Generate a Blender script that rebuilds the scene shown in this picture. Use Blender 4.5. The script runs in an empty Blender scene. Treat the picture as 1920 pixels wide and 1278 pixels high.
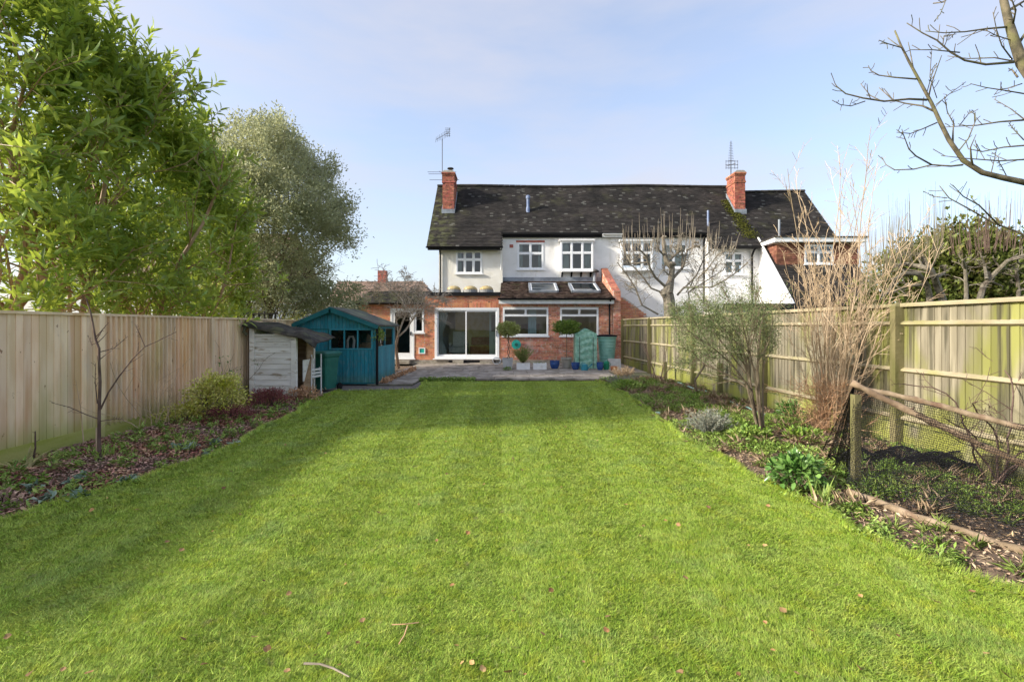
import bpy, math, random
import numpy as np
from mathutils import Vector, Matrix
R = math.radians
sc = bpy.context.scene
C = sc.collection

# ------------------------------------------------------------------ camera
CAM_H = 1.62
cam_d = bpy.data.cameras.new('camera')
cam_d.sensor_width = 36.0
cam_d.lens = 36.0 * 900 / 1920
cam_d.shift_y = -27 / 1920
cam_d.clip_start = 0.05
cam_d.clip_end = 3000
cam = bpy.data.objects.new('camera', cam_d)
cam.location = (0, 0, CAM_H)
cam.rotation_euler = (R(90), 0, 0)
C.objects.link(cam)
sc.camera = cam

# ------------------------------------------------------------------ sky, sun, exposure
SUN_EL, SUN_AZ = 26.0, 105.0          # azimuth measured from +Y towards -X
world = bpy.data.worlds.new('World')
sc.world = world
world.use_nodes = True
wn = world.node_tree
wn.nodes.clear()
w_out = wn.nodes.new('ShaderNodeOutputWorld')
w_bg = wn.nodes.new('ShaderNodeBackground')
w_bg.inputs['Strength'].default_value = 0.133
sky = wn.nodes.new('ShaderNodeTexSky')
sky.sky_type = 'NISHITA'
sky.sun_disc = False
sky.sun_elevation = R(SUN_EL)
sky.sun_rotation = R(-SUN_AZ)
sky.air_density = 1.0
sky.dust_density = 2.2
sky.ozone_density = 2.0
# thin high cloud veil over the whole sky
w_tc = wn.nodes.new('ShaderNodeTexCoord')
w_map = wn.nodes.new('ShaderNodeMapping')
w_map.inputs['Scale'].default_value = (1.2, 0.7, 4.5)
w_map.inputs['Rotation'].default_value = (0, R(20), R(15))
w_noi = wn.nodes.new('ShaderNodeTexNoise')
w_noi.inputs['Scale'].default_value = 1.6
w_noi.inputs['Detail'].default_value = 5
w_noi.inputs['Roughness'].default_value = 0.55
w_mr = wn.nodes.new('ShaderNodeMapRange')
w_mr.inputs['From Min'].default_value = 0.35
w_mr.inputs['From Max'].default_value = 0.75
w_mr.inputs['To Min'].default_value = 0.34
w_mr.inputs['To Max'].default_value = 0.92
w_mix = wn.nodes.new('ShaderNodeMix')
w_mix.data_type = 'RGBA'
VEIL = (2.2, 2.18, 2.42, 1)
w_mix.inputs[7].default_value = VEIL
wn.links.new(w_tc.outputs['Generated'], w_map.inputs['Vector'])
wn.links.new(w_map.outputs[0], w_noi.inputs['Vector'])
wn.links.new(w_noi.outputs['Fac'], w_mr.inputs['Value'])
wn.links.new(w_mr.outputs[0], w_mix.inputs[0])
wn.links.new(sky.outputs[0], w_mix.inputs[6])
wn.links.new(w_mix.outputs[2], w_bg.inputs['Color'])
wn.links.new(w_bg.outputs[0], w_out.inputs['Surface'])

sun_d = bpy.data.lights.new('sun', 'SUN')
sun_d.energy = 2.55
sun_d.angle = R(4.0)
sun_d.color = (1.0, 0.93, 0.80)
sun = bpy.data.objects.new('sun', sun_d)
_sd = Vector((-math.sin(R(SUN_AZ)) * math.cos(R(SUN_EL)), math.cos(R(SUN_AZ)) * math.cos(R(SUN_EL)), math.sin(R(SUN_EL))))
sun.rotation_euler = _sd.to_track_quat('Z', 'Y').to_euler()
sun.location = (-30, 12, 20)
C.objects.link(sun)

vs = sc.view_settings
vs.view_transform = 'Standard'
vs.look = 'None'
vs.exposure = 1.42
vs.gamma = 1.0
vs.use_curve_mapping = False
sc.cycles.max_bounces = 7
sc.cycles.diffuse_bounces = 3
sc.cycles.glossy_bounces = 3
sc.cycles.transmission_bounces = 4
sc.cycles.transparent_max_bounces = 12
sc.cycles.use_denoising = True

# ------------------------------------------------------------------ helpers
def P(px, py, Y):
    """photo pixel at a given depth -> world point"""
    return Vector(((px - 960) / 900 * Y, Y, CAM_H - (py - 612) / 900 * Y))

def G(px, py, z=0.0):
    """photo pixel on the ground -> world point"""
    Y = (CAM_H - z) * 900 / (py - 612)
    return Vector(((px - 960) / 900 * Y, Y, z))

def S(h, k=1.0):
    h = h.lstrip('#')
    out = []
    for i in (0, 2, 4):
        c = int(h[i:i + 2], 16) / 255
        out.append((c / 12.92 if c <= 0.04045 else ((c + 0.055) / 1.055) ** 2.4) * k)
    return tuple(out)

OFF = {}
def reg(o, off):
    OFF[o.name] = Vector(off)

def thing(name, label, cat, loc=(0, 0, 0), group=None):
    o = bpy.data.objects.new(name, None)
    o.empty_display_size = 0.2
    C.objects.link(o)
    o.location = loc
    reg(o, loc)
    o['label'] = label
    o['category'] = cat
    if group:
        o['group'] = group
    return o

def tag(o, label, cat, group=None):
    o['label'] = label
    o['category'] = cat
    if group:
        o['group'] = group
    return o

def link(name, me, mat, parent=None, loc=None):
    o = bpy.data.objects.new(name, me)
    C.objects.link(o)
    if mat is not None and not me.materials:
        me.materials.append(mat)
    if parent is not None:
        o.parent = parent
        reg(o, OFF[parent.name])
    else:
        reg(o, loc if loc is not None else (0, 0, 0))
        if loc is not None:
            o.location = loc
    return o

class MB:
    def __init__(s):
        s.v = []
        s.f = []

    def quad(s, a, b, c, d):
        n = len(s.v)
        s.v += [tuple(a), tuple(b), tuple(c), tuple(d)]
        s.f.append((n, n + 1, n + 2, n + 3))

    def box(s, x0, x1, y0, y1, z0, z1):
        n = len(s.v)
        s.v += [(x0, y0, z0), (x1, y0, z0), (x1, y1, z0), (x0, y1, z0), (x0, y0, z1), (x1, y0, z1), (x1, y1, z1), (x0, y1, z1)]
        s.f += [(n, n + 3, n + 2, n + 1), (n + 4, n + 5, n + 6, n + 7), (n, n + 1, n + 5, n + 4), (n + 1, n + 2, n + 6, n + 5), (n + 2, n + 3, n + 7, n + 6), (n + 3, n, n + 4, n + 7)]
        return s

    def obox(s, c, size, m=None):
        n0 = len(s.v)
        hx, hy, hz = size[0] / 2, size[1] / 2, size[2] / 2
        s.box(-hx, hx, -hy, hy, -hz, hz)
        m = m or Matrix.Identity(3)
        c = Vector(c)
        for i in range(n0, len(s.v)):
            s.v[i] = tuple(m @ Vector(s.v[i]) + c)
        return s

    def bar(s, a, b, w, h, up=(0, 0, 1)):
        """rectangular bar from a to b, w across, h along up"""
        a, b = Vector(a), Vector(b)
        d = (b - a).normalized()
        u = Vector(up)
        sd = d.cross(u)
        if sd.length < 1e-4:
            sd = d.cross(Vector((1, 0, 0)))
        sd.normalize()
        u = sd.cross(d).normalized()
        n = len(s.v)
        for p in (a, b):
            for (i, j) in ((-1, -1), (1, -1), (1, 1), (-1, 1)):
                s.v.append(tuple(p + sd * (w / 2 * i) + u * (h / 2 * j)))
        s.f += [(n, n + 1, n + 2, n + 3), (n + 7, n + 6, n + 5, n + 4)]
        for k in range(4):
            l = (k + 1) % 4
            s.f.append((n + l, n + k, n + 4 + k, n + 4 + l))
        return s

    def tube(s, pts, rad, n=5, cap=True):
        pts = [Vector(p) for p in pts]
        m = len(pts)
        if not hasattr(rad, '__len__'):
            rad = [rad] * m
        t = (pts[1] - pts[0]).normalized()
        u = t.cross(Vector((0.31, 0.87, 0.4)))
        if u.length < 1e-3:
            u = t.cross(Vector((1, 0, 0)))
        u.normalize()
        base = len(s.v)
        for i in range(m):
            if i < m - 1:
                t2 = pts[i + 1] - pts[i]
                if i > 0:
                    t2 = t2.normalized() + (pts[i] - pts[i - 1]).normalized()
            else:
                t2 = pts[i] - pts[i - 1]
            if t2.length < 1e-9:
                t2 = t
            t = t2.normalized()
            u = (u - t * u.dot(t))
            if u.length < 1e-6:
                u = t.orthogonal()
            u.normalize()
            w = t.cross(u)
            for k in range(n):
                a = 2 * math.pi * k / n
                s.v.append(tuple(pts[i] + (u * math.cos(a) + w * math.sin(a)) * rad[i]))
        for i in range(m - 1):
            for k in range(n):
                l = (k + 1) % n
                s.f.append((base + i * n + k, base + i * n + l, base + (i + 1) * n + l, base + (i + 1) * n + k))
        if cap:
            s.f.append(tuple(base + k for k in reversed(range(n))))
            s.f.append(tuple(base + (m - 1) * n + k for k in range(n)))
        return s

    def lathe(s, prof, c, n=20, sq=0.0):
        """profile [(r,z)] about a vertical axis through c"""
        base = len(s.v)
        for (r, z) in prof:
            for k in range(n):
                a = 2 * math.pi * (k + 0.5) / n
                s.v.append((c[0] + r * math.cos(a), c[1] + r * math.sin(a), c[2] + z))
        for i in range(len(prof) - 1):
            for k in range(n):
                l = (k + 1) % n
                s.f.append((base + i * n + k, base + i * n + l, base + (i + 1) * n + l, base + (i + 1) * n + k))
        s.f.append(tuple(base + k for k in reversed(range(n))))
        s.f.append(tuple(base + (len(prof) - 1) * n + k for k in range(n)))
        return s

    def prism(s, poly, axis, a, b):
        """extrude a 2-D polygon along an axis ('x','y','z') from a to b"""
        n = len(s.v)
        k = len(poly)
        def pt(p, t):
            if axis == 'x':
                return (t, p[0], p[1])
            if axis == 'y':
                return (p[0], t, p[1])
            return (p[0], p[1], t)
        for p in poly:
            s.v.append(pt(p, a))
        for p in poly:
            s.v.append(pt(p, b))
        s.f.append(tuple(n + i for i in range(k)))
        s.f.append(tuple(n + k + i for i in reversed(range(k))))
        for i in range(k):
            j = (i + 1) % k
            s.f.append((n + j, n + i, n + k + i, n + k + j))
        return s

    def holes(s, x0, x1, z0, z1, y0, y1, hs):
        """wall slab with rectangular openings (hx0,hx1,hz0,hz1)"""
        xs = sorted({x0, x1} | {h[0] for h in hs} | {h[1] for h in hs})
        zs = sorted({z0, z1} | {h[2] for h in hs} | {h[3] for h in hs})
        for i in range(len(xs) - 1):
            for j in range(len(zs) - 1):
                cx, cz = (xs[i] + xs[i + 1]) / 2, (zs[j] + zs[j + 1]) / 2
                if cx < x0 or cx > x1 or cz < z0 or cz > z1:
                    continue
                if any(h[0] < cx < h[1] and h[2] < cz < h[3] for h in hs):
                    continue
                s.box(xs[i], xs[i + 1], y0, y1, zs[j], zs[j + 1])
        return s

    def build(s, name, mat, parent=None, smooth=False, loc=None, bevel=0.0, fix=False):
        me = bpy.data.meshes.new(name)
        off = OFF[parent.name] if parent is not None else Vector(loc if loc is not None else (0, 0, 0))
        vv = s.v
        if off.length > 0:
            vv = [(x - off.x, y - off.y, z - off.z) for (x, y, z) in s.v]
        me.from_pydata(vv, [], s.f)
        if fix:
            import bmesh
            bm = bmesh.new()
            bm.from_mesh(me)
            bmesh.ops.recalc_face_normals(bm, faces=bm.faces)
            bm.to_mesh(me)
            bm.free()
        if smooth:
            me.polygons.foreach_set('use_smooth', [True] * len(me.polygons))
        me.update()
        o = link(name, me, mat, parent, loc)
        if bevel:
            b = o.modifiers.new('bevel', 'BEVEL')
            b.width = bevel
            b.segments = 2
            b.limit_method = 'ANGLE'
        return o

def np_mesh(name, V, F, mat, parent=None, loc=None, smooth=False):
    """triangle mesh straight from arrays"""
    off = OFF[parent.name] if parent is not None else Vector(loc if loc is not None else (0, 0, 0))
    V = np.ascontiguousarray(V - np.array(off[:]), dtype=np.float32)
    F = np.ascontiguousarray(F, dtype=np.int32)
    me = bpy.data.meshes.new(name)
    me.vertices.add(len(V))
    me.vertices.foreach_set('co', V.ravel())
    me.loops.add(F.size)
    me.loops.foreach_set('vertex_index', F.ravel())
    me.polygons.add(len(F))
    me.polygons.foreach_set('loop_start', np.arange(0, F.size, 3, dtype=np.int32))
    if smooth:
        me.polygons.foreach_set('use_smooth', np.ones(len(F), dtype=bool))
    me.update(calc_edges=True)
    return link(name, me, mat, parent, loc)

def unit(a):
    return a / np.maximum(np.linalg.norm(a, axis=1, keepdims=True), 1e-9)

def leaves(pos, d, nrm, L, W, kind='diamond', fold=0.25, droop=0.15):
    """leaf blades as arrays (V,F): pos, direction, face normal, length, width"""
    d = unit(d)
    sd = unit(np.cross(d, nrm))
    nm = np.cross(sd, d)
    L = np.broadcast_to(np.asarray(L, float), (len(pos),))[:, None]
    W = np.broadcast_to(np.asarray(W, float), (len(pos),))[:, None]
    n = len(pos)
    if kind == 'diamond':
        tip = pos + d * L - nm * L * droop
        m = pos + d * L * 0.45 + nm * W * fold
        V = np.stack([pos, m + sd * W / 2, tip, m - sd * W / 2], 1).reshape(-1, 3)
        F = np.array([[0, 1, 2], [0, 2, 3]])
        k = 4
    else:
        def at(t):
            return pos + d * L * t - nm * L * droop * t * t
        up = nm * W * fold
        V = np.stack([pos, at(.3), at(.7), at(1.0), at(.3) + sd * W * .48 + up, at(.3) - sd * W * .48 + up,
                      at(.68) + sd * W * .4 + up * .8, at(.68) - sd * W * .4 + up * .8], 1).reshape(-1, 3)
        F = np.array([[0, 4, 1], [0, 1, 5], [1, 4, 6], [1, 6, 2], [5, 1, 2], [5, 2, 7], [2, 6, 3], [7, 2, 3]])
        k = 8
    F = (F[None] + (np.arange(n) * k)[:, None, None]).reshape(-1, 3)
    return V, F

def join(parts):
    V, F, o = [], [], 0
    for v, f in parts:
        V.append(v)
        F.append(f + o)
        o += len(v)
    return np.concatenate(V), np.concatenate(F)

def rdir(rs, n):
    a = rs.normal(size=(n, 3))
    return unit(a)

def grow(mb, p, d, L, r, lv, o, rng, tips, path=None):
    """a branch with its side branches; tips collects the ends"""
    d = Vector(d).normalized()
    if path is None:
        n = max(2, int(L / o.get('seg', 0.25)))
        pts = [Vector(p)]
        w = o.get('wob', 0.15)
        up = o['up'][min(lv, len(o['up']) - 1)] if hasattr(o.get('up', 0), '__len__') else o.get('up', 0)
        for i in range(n):
            d = (d + Vector((rng.gauss(0, w), rng.gauss(0, w), rng.gauss(0, w) + up))).normalized()
            pts.append(pts[-1] + d * (L / n))
    else:
        pts = [Vector(q) for q in path]
        n = len(pts) - 1
        L = sum((pts[i + 1] - pts[i]).length for i in range(n))
    r1 = max(r * o.get('tap', 0.45), o.get('rmin', 0.002))
    rad = [r + (r1 - r) * i / n for i in range(n + 1)]
    mb.tube(pts, rad, o['sides'][min(lv, len(o['sides']) - 1)], cap=lv < 1)
    if lv < o['lv']:
        k = o['n'][min(lv, len(o['n']) - 1)]
        k = max(1, int(round(k * rng.uniform(.75, 1.25))))
        t0 = o.get('t0', 0.2)
        for j in range(k):
            t = t0 + (1 - t0) * (j + rng.random()) / k
            x = t * n
            i = min(n - 1, int(x))
            q = pts[i].lerp(pts[i + 1], x - i)
            dd = (pts[i + 1] - pts[i]).normalized()
            ax = dd.orthogonal().normalized()
            ax.rotate(Matrix.Rotation(rng.uniform(0, 6.283), 3, dd))
            ang = R(rng.gauss(o.get('ang', 45), 10))
            cd = dd.copy()
            cd.rotate(Matrix.Rotation(ang, 3, ax))
            lr = o['lr'][min(lv, len(o['lr']) - 1)] if hasattr(o['lr'], '__len__') else o['lr']
            cl = L * lr * rng.uniform(.6, 1.2) * (1.15 - 0.5 * t)
            cr = max(min(rad[i] * o.get('rr', 0.6), rad[i]), o.get('rmin', 0.002))
            grow(mb, q, cd, cl, cr, lv + 1, o, rng, tips)
    else:
        tips.append((pts[-1], d))
    return pts

# ------------------------------------------------------------------ materials
def M(name, c1, c2=None, s=4.0, lo=0.35, hi=0.65, rough=0.75, isl=0.0, objr=0.0, hue=0.0, bump=0.0, bs=40.0, bd=0.02,
      st=(1, 1, 1), layers=(), spec=0.3, metal=0.0, trans=0.0, tcol=None, detail=5.0, alpha=1.0, upn=0.0):
    m = bpy.data.materials.new(name)
    m.use_nodes = True
    nt = m.node_tree
    nt.nodes.clear()
    N = nt.nodes.new
    Lk = nt.links.new
    out = N('ShaderNodeOutputMaterial')
    b = N('ShaderNodeBsdfPrincipled')
    b.inputs['Roughness'].default_value = rough
    b.inputs['Specular IOR Level'].default_value = spec
    b.inputs['Metallic'].default_value = metal
    geo = N('ShaderNodeNewGeometry')
    def nz(scale, stretch=(1, 1, 1), det=detail):
        mp = N('ShaderNodeMapping')
        mp.inputs['Scale'].default_value = stretch
        Lk(geo.outputs['Position'], mp.inputs['Vector'])
        t = N('ShaderNodeTexNoise')
        t.inputs['Scale'].default_value = scale
        t.inputs['Detail'].default_value = det
        Lk(mp.outputs[0], t.inputs['Vector'])
        return t
    def rng_(sock, a, c, ta=0.0, tb=1.0):
        r = N('ShaderNodeMapRange')
        r.interpolation_type = 'SMOOTHSTEP'
        r.inputs['From Min'].default_value = a
        r.inputs['From Max'].default_value = c
        r.inputs['To Min'].default_value = ta
        r.inputs['To Max'].default_value = tb
        Lk(sock, r.inputs['Value'])
        return r.outputs[0]
    def mixc(fac, a, c):
        x = N('ShaderNodeMix')
        x.data_type = 'RGBA'
        if isinstance(fac, float):
            x.inputs[0].default_value = fac
        else:
            Lk(fac, x.inputs[0])
        for i, q in ((6, a), (7, c)):
            if isinstance(q, tuple):
                x.inputs[i].default_value = (*q[:3], 1)
            else:
                Lk(q, x.inputs[i])
        return x.outputs[2]
    col = tuple(c1)
    if c2 is not None:
        t = nz(s, st)
        col = mixc(rng_(t.outputs['Fac'], lo, hi), tuple(c1), tuple(c2))
    def mul(a, bb):
        x = N('ShaderNodeMath')
        x.operation = 'MULTIPLY'
        Lk(a, x.inputs[0])
        Lk(bb, x.inputs[1])
        return x.outputs[0]
    for ly in layers:
        t = nz(ly['s'], ly.get('st', (1, 1, 1)))
        f = rng_(t.outputs['Fac'], ly.get('lo', .45), ly.get('hi', .65), 0.0, ly.get('k', 1.0))
        for axis in 'xyz':
            if axis in ly:
                sp = N('ShaderNodeSeparateXYZ')
                Lk(geo.outputs['Position'], sp.inputs[0])
                f = mul(f, rng_(sp.outputs['XYZ'.index(axis.upper())], ly[axis][0], ly[axis][1], 1.0, 0.0))
        if 'isl' in ly:
            f = mul(f, rng_(geo.outputs['Random Per Island'], ly['isl'][0], ly['isl'][1]))
        col = mixc(f, col, tuple(ly['c']))
    if isl or objr or hue:
        h = N('ShaderNodeHueSaturation')
        if isinstance(col, tuple):
            h.inputs['Color'].default_value = (*col[:3], 1)
        else:
            Lk(col, h.inputs['Color'])
        if isl:
            src = geo.outputs['Random Per Island']
        else:
            oi = N('ShaderNodeObjectInfo')
            src = oi.outputs['Random']
        k = isl or objr
        r = N('ShaderNodeMapRange')
        r.inputs['To Min'].default_value = 1 - k
        r.inputs['To Max'].default_value = 1 + k
        Lk(src, r.inputs['Value'])
        Lk(r.outputs[0], h.inputs['Value'])
        if hue:
            w = N('ShaderNodeTexWhiteNoise')
            w.noise_dimensions = '1D'
            Lk(src, w.inputs['W'])
            r2 = N('ShaderNodeMapRange')
            r2.inputs['To Min'].default_value = .5 - hue
            r2.inputs['To Max'].default_value = .5 + hue
            Lk(w.outputs['Value'], r2.inputs['Value'])
            Lk(r2.outputs[0], h.inputs['Hue'])
        col = h.outputs[0]
    if isinstance(col, tuple):
        b.inputs['Base Color'].default_value = (*col[:3], 1)
    else:
        Lk(col, b.inputs['Base Color'])
    if bump:
        t = nz(bs, st if bump < 0 else (1, 1, 1), 3.0)
        bp = N('ShaderNodeBump')
        bp.inputs['Strength'].default_value = abs(bump)
        bp.inputs['Distance'].default_value = bd
        Lk(t.outputs['Fac'], bp.inputs['Height'])
        Lk(bp.outputs[0], b.inputs['Normal'])
    if upn:                                   # soft blades: shade them partly like the sward they form
        v1 = N('ShaderNodeVectorMath')
        v1.operation = 'SCALE'
        v1.inputs['Scale'].default_value = 1 - upn
        Lk(geo.outputs['Normal'], v1.inputs[0])
        v2 = N('ShaderNodeVectorMath')
        v2.operation = 'ADD'
        v2.inputs[1].default_value = (0, 0, upn)
        Lk(v1.outputs[0], v2.inputs[0])
        v3 = N('ShaderNodeVectorMath')
        v3.operation = 'NORMALIZE'
        Lk(v2.outputs[0], v3.inputs[0])
        Lk(v3.outputs[0], b.inputs['Normal'])
    sh = b.outputs[0]
    if trans:
        tr = N('ShaderNodeBsdfTranslucent')
        if tcol is not None:
            tr.inputs['Color'].default_value = (*tcol, 1)
        elif isinstance(col, tuple):
            tr.inputs['Color'].default_value = (*col[:3], 1)
        else:
            Lk(col, tr.inputs['Color'])
        x = N('ShaderNodeMixShader')
        x.inputs[0].default_value = trans
        Lk(sh, x.inputs[1])
        Lk(tr.outputs[0], x.inputs[2])
        sh = x.outputs[0]
    if alpha < 1:
        tp = N('ShaderNodeBsdfTransparent')
        x = N('ShaderNodeMixShader')
        x.inputs[0].default_value = alpha
        Lk(tp.outputs[0], x.inputs[1])
        Lk(sh, x.inputs[2])
        sh = x.outputs[0]
    Lk(sh, out.inputs['Surface'])
    return m

def glass(name, ior=1.75, tint=(.93, .96, .95), rough=0.0):
    m = bpy.data.materials.new(name)
    m.use_nodes = True
    nt = m.node_tree
    nt.nodes.clear()
    N = nt.nodes.new
    out = N('ShaderNodeOutputMaterial')
    tp = N('ShaderNodeBsdfTransparent')
    tp.inputs['Color'].default_value = (*tint, 1)
    gl = N('ShaderNodeBsdfGlossy')
    gl.inputs['Roughness'].default_value = rough
    fr = N('ShaderNodeFresnel')
    fr.inputs['IOR'].default_value = ior
    tcn = N('ShaderNodeNewGeometry')
    noi = N('ShaderNodeTexNoise')
    noi.inputs['Scale'].default_value = 2.5
    bp = N('ShaderNodeBump')
    bp.inputs['Strength'].default_value = 0.08
    bp.inputs['Distance'].default_value = 0.01
    nt.links.new(tcn.outputs['Position'], noi.inputs['Vector'])
    nt.links.new(noi.outputs['Fac'], bp.inputs['Height'])
    nt.links.new(bp.outputs[0], gl.inputs['Normal'])
    x = N('ShaderNodeMixShader')
    nt.links.new(fr.outputs[0], x.inputs[0])
    nt.links.new(tp.outputs[0], x.inputs[1])
    nt.links.new(gl.outputs[0], x.inputs[2])
    nt.links.new(x.outputs[0], out.inputs['Surface'])
    return m

GREEN_ALGAE = (0.13, 0.145, 0.03)
m_soil = M('soil', (.11, .076, .052), (.22, .16, .11), s=9, rough=.95, bump=.8, bs=30, bd=.03)
m_turf = M('turf', (.23, .33, .035), (.33, .43, .06), s=5, rough=.9, bump=.5, bs=90, layers=[dict(c=(.20, .25, .04), s=14, lo=.5, hi=.7, k=.6)])
m_grass = M('grass_blades', (.335, .475, .055), (.45, .58, .10), s=5, lo=.38, hi=.62, rough=.6, isl=.38, hue=.02, spec=.2, trans=.2, upn=.62,
            layers=[dict(c=(.46, .52, .05), s=6, lo=.50, hi=.68, k=.6), dict(c=(.33, .46, .15), s=2.2, lo=.52, hi=.70, k=.45), dict(c=(.26, .22, .11), s=7.5, lo=.65, hi=.73, k=.65), dict(c=(.17, .27, .02), s=16, lo=.50, hi=.64, k=.55), dict(c=(.50, .50, .18), s=34, lo=.56, hi=.68, k=.6)])
m_field = M('field', (.06, .10, .03), (.10, .13, .04), s=.2, rough=.95)
m_slab = M('paving_stone', (.26, .22, .185), (.40, .35, .30), s=3, rough=.9, objr=.2, bump=.4, bs=50, bd=.01,
           layers=[dict(c=(.11, .11, .075), s=2.2, lo=.5, hi=.68, k=.6), dict(c=(.40, .37, .33), s=12, lo=.62, hi=.7, k=.6)])
m_joint = M('joint_dirt', (.06, .055, .04), (.09, .10, .05), s=12, rough=.95)
m_brick = M('brick', (.50, .19, .115), (.60, .27, .17), s=6, rough=.88, isl=.26, hue=.013, bump=.4, bs=90, bd=.006,
            layers=[dict(c=(.60, .50, .44), s=1.1, lo=.50, hi=.66, k=.5), dict(c=(.62, .56, .5), s=9, lo=.56, hi=.66, k=.55), dict(c=(.14, .055, .04), s=25, lo=.4, hi=.5, isl=(.86, .9), k=.8)])
m_brick_o = M('orange_brick', (.54, .205, .105), (.63, .285, .16), s=6, rough=.88, isl=.22, hue=.013, bump=.4, bs=90, bd=.006,
              layers=[dict(c=(.56, .40, .32), s=1.6, lo=.56, hi=.7, k=.4), dict(c=(.10, .06, .05), s=25, lo=.4, hi=.5, isl=(.92, .95), k=.8)])
m_brick_c = M('chimney_brick', (.34, .105, .07), (.43, .165, .11), s=6, rough=.9, isl=.3, hue=.012, bump=.5, bs=90, bd=.006, layers=[dict(c=(.06, .045, .04), s=9, lo=.52, hi=.66, k=.8)])
m_mortar = M('mortar', (.50, .43, .37), (.62, .55, .48), s=20, rough=.95, bump=.3, bs=120)
m_mortar_d = M('dark_mortar', (.17, .13, .11), (.26, .2, .17), s=20, rough=.95)
m_render = M('roughcast_render', (.82, .81, .79), (.88, .87, .86), s=2.2, rough=.95, bump=.8, bs=55, bd=.03, layers=[dict(c=(.58, .56, .50), s=1.6, st=(1.5, 1.5, .25), lo=.52, hi=.74, k=.6), dict(c=(.55, .53, .47), s=5, lo=.6, hi=.72, k=.4)])
m_render_c = M('cream_render', (.80, .77, .69), (.86, .84, .78), s=2.2, rough=.95, bump=.8, bs=55, bd=.03)
m_white = M('white_frame', (.82, .83, .84), rough=.35, spec=.5)
m_whitep = M('white_fascia', (.70, .71, .70), (.80, .80, .79), s=5, rough=.5)
m_tile = M('roof_tile', (.022, .020, .019), (.044, .038, .035), s=1.3, rough=.9, isl=.3, bump=.4, bs=60, bd=.01,
           layers=[dict(c=(.075, .075, .035), s=1.4, lo=.55, hi=.75, k=.5), dict(c=(.42, .42, .38), s=17, lo=.72, hi=.75, k=.7),
                   dict(c=(.12, .13, .05), s=4.0, lo=.42, hi=.62, k=.55, x=(-3.5, -2.4)),
                   dict(c=(.15, .15, .135), s=30, lo=.3, hi=.4, isl=(.95, .97), k=.5)])
m_tile_b = M('brown_tile', (.085, .058, .045), (.15, .105, .085), s=3, rough=.9, isl=.4, hue=.01, bump=.4, bs=60, bd=.01, layers=[dict(c=(.12, .12, .06), s=2.2, lo=.55, hi=.7, k=.7), dict(c=(.4, .38, .33), s=11, lo=.66, hi=.7, k=.6)])
m_tile_bg = M('far_tile', (.17, .115, .085), (.24, .17, .13), s=2, rough=.9, isl=.3)
m_tilehung = M('tile_hanging', (.17, .07, .045), (.25, .11, .07), s=4, rough=.9, isl=.3, hue=.01)
m_lead = M('lead', (.16, .18, .21), (.26, .29, .33), s=4, rough=.5, spec=.4)
m_black = M('black_plastic', (.012, .012, .014), rough=.65, spec=.15)
m_dark = M('dark_timber', (.018, .018, .018), (.03, .03, .03), s=8, rough=.6)
m_glass = glass('window_glass', 1.9)
m_glass_d = glass('door_glass', 1.75)
m_glass_r = glass('rooflight_glass', 2.6)
m_room = M('room_wall', (.80, .74, .58), (.88, .82, .68), s=1.5, rough=.9)
m_twig_p = M('pale_twig', (.50, .40, .30), (.64, .54, .42), s=6, rough=.85)
m_room_y = M('yellow_wall', (.74, .58, .24), (.82, .68, .36), s=4, rough=.9)
m_carpet = M('green_carpet', (.16, .21, .06), (.24, .28, .09), s=30, rough=1)
m_curtain = M('curtain', (.70, .78, .74), (.80, .86, .82), s=3, rough=.95, trans=.3)
m_sage = M('sage_paint', (.56, .66, .58), rough=.6)
m_wood_in = M('brown_wood', (.13, .06, .03), (.2, .1, .05), s=8, rough=.5, st=(1, 1, .2))
m_upholst = M('chair_fabric', (.52, .55, .52), (.62, .65, .62), s=14, rough=.95)
m_red_in = M('red_fabric', (.30, .09, .06), (.4, .16, .1), s=8, rough=.95)
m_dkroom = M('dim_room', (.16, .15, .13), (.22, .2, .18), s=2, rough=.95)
m_fence_l = M('pale_pine_board', (.76, .55, .35), (.86, .67, .465), s=5, st=(2.2, 2.2, .35), rough=.85, objr=.14, hue=.008, bump=-.3, bs=12, bd=.005,
              layers=[dict(c=(.40, .39, .13), s=1.1, st=(1, 1, .3), lo=.52, hi=.72, k=.55), dict(c=(.26, .13, .06), s=13, st=(1, 1, .8), lo=.69, hi=.73, k=.85), dict(c=(.62, .33, .14), s=1.7, st=(2.5, 2.5, .12), lo=.56, hi=.66, k=.5),
                      dict(c=(.30, .34, .07), s=2.0, lo=.25, hi=.5, z=(.05, .55), k=.8), dict(c=(.57, .47, .37), s=2.6, st=(1, 1, .4), lo=.5, hi=.7, k=.5)])
m_gravel_l = M('mossy_gravel_board', (.40, .40, .12), (.30, .34, .06), s=3, st=(.4, .4, 2), rough=.9, bump=.3, bs=30)
m_fence_r = M('weathered_board', (.21, .185, .13), (.31, .275, .20), s=4, st=(2.5, 2.5, .3), rough=.9, objr=.24, bump=-.4, bs=10, bd=.006,
              layers=[dict(c=(.24, .245, .06), s=1.3, st=(1.5, 1.5, .45), lo=.44, hi=.62, k=.85), dict(c=(.10, .09, .06), s=3.2, st=(3, 3, .22), lo=.48, hi=.64, k=.85), dict(c=(.30, .32, .06), s=2.5, lo=.3, hi=.55, z=(.1, .6), k=.8)])
m_rail_r = M('weathered_rail', (.33, .28, .175), (.43, .37, .25), s=6, st=(.4, .4, 2), rough=.9, bump=.3, bs=30, layers=[dict(c=(.33, .33, .10), s=2.2, lo=.50, hi=.70, k=.5)])
m_post_g = M('green_post', (.13, .125, .045), (.20, .175, .085), s=5, st=(1, 1, .3), rough=.9, bump=.3, bs=30)
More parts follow.
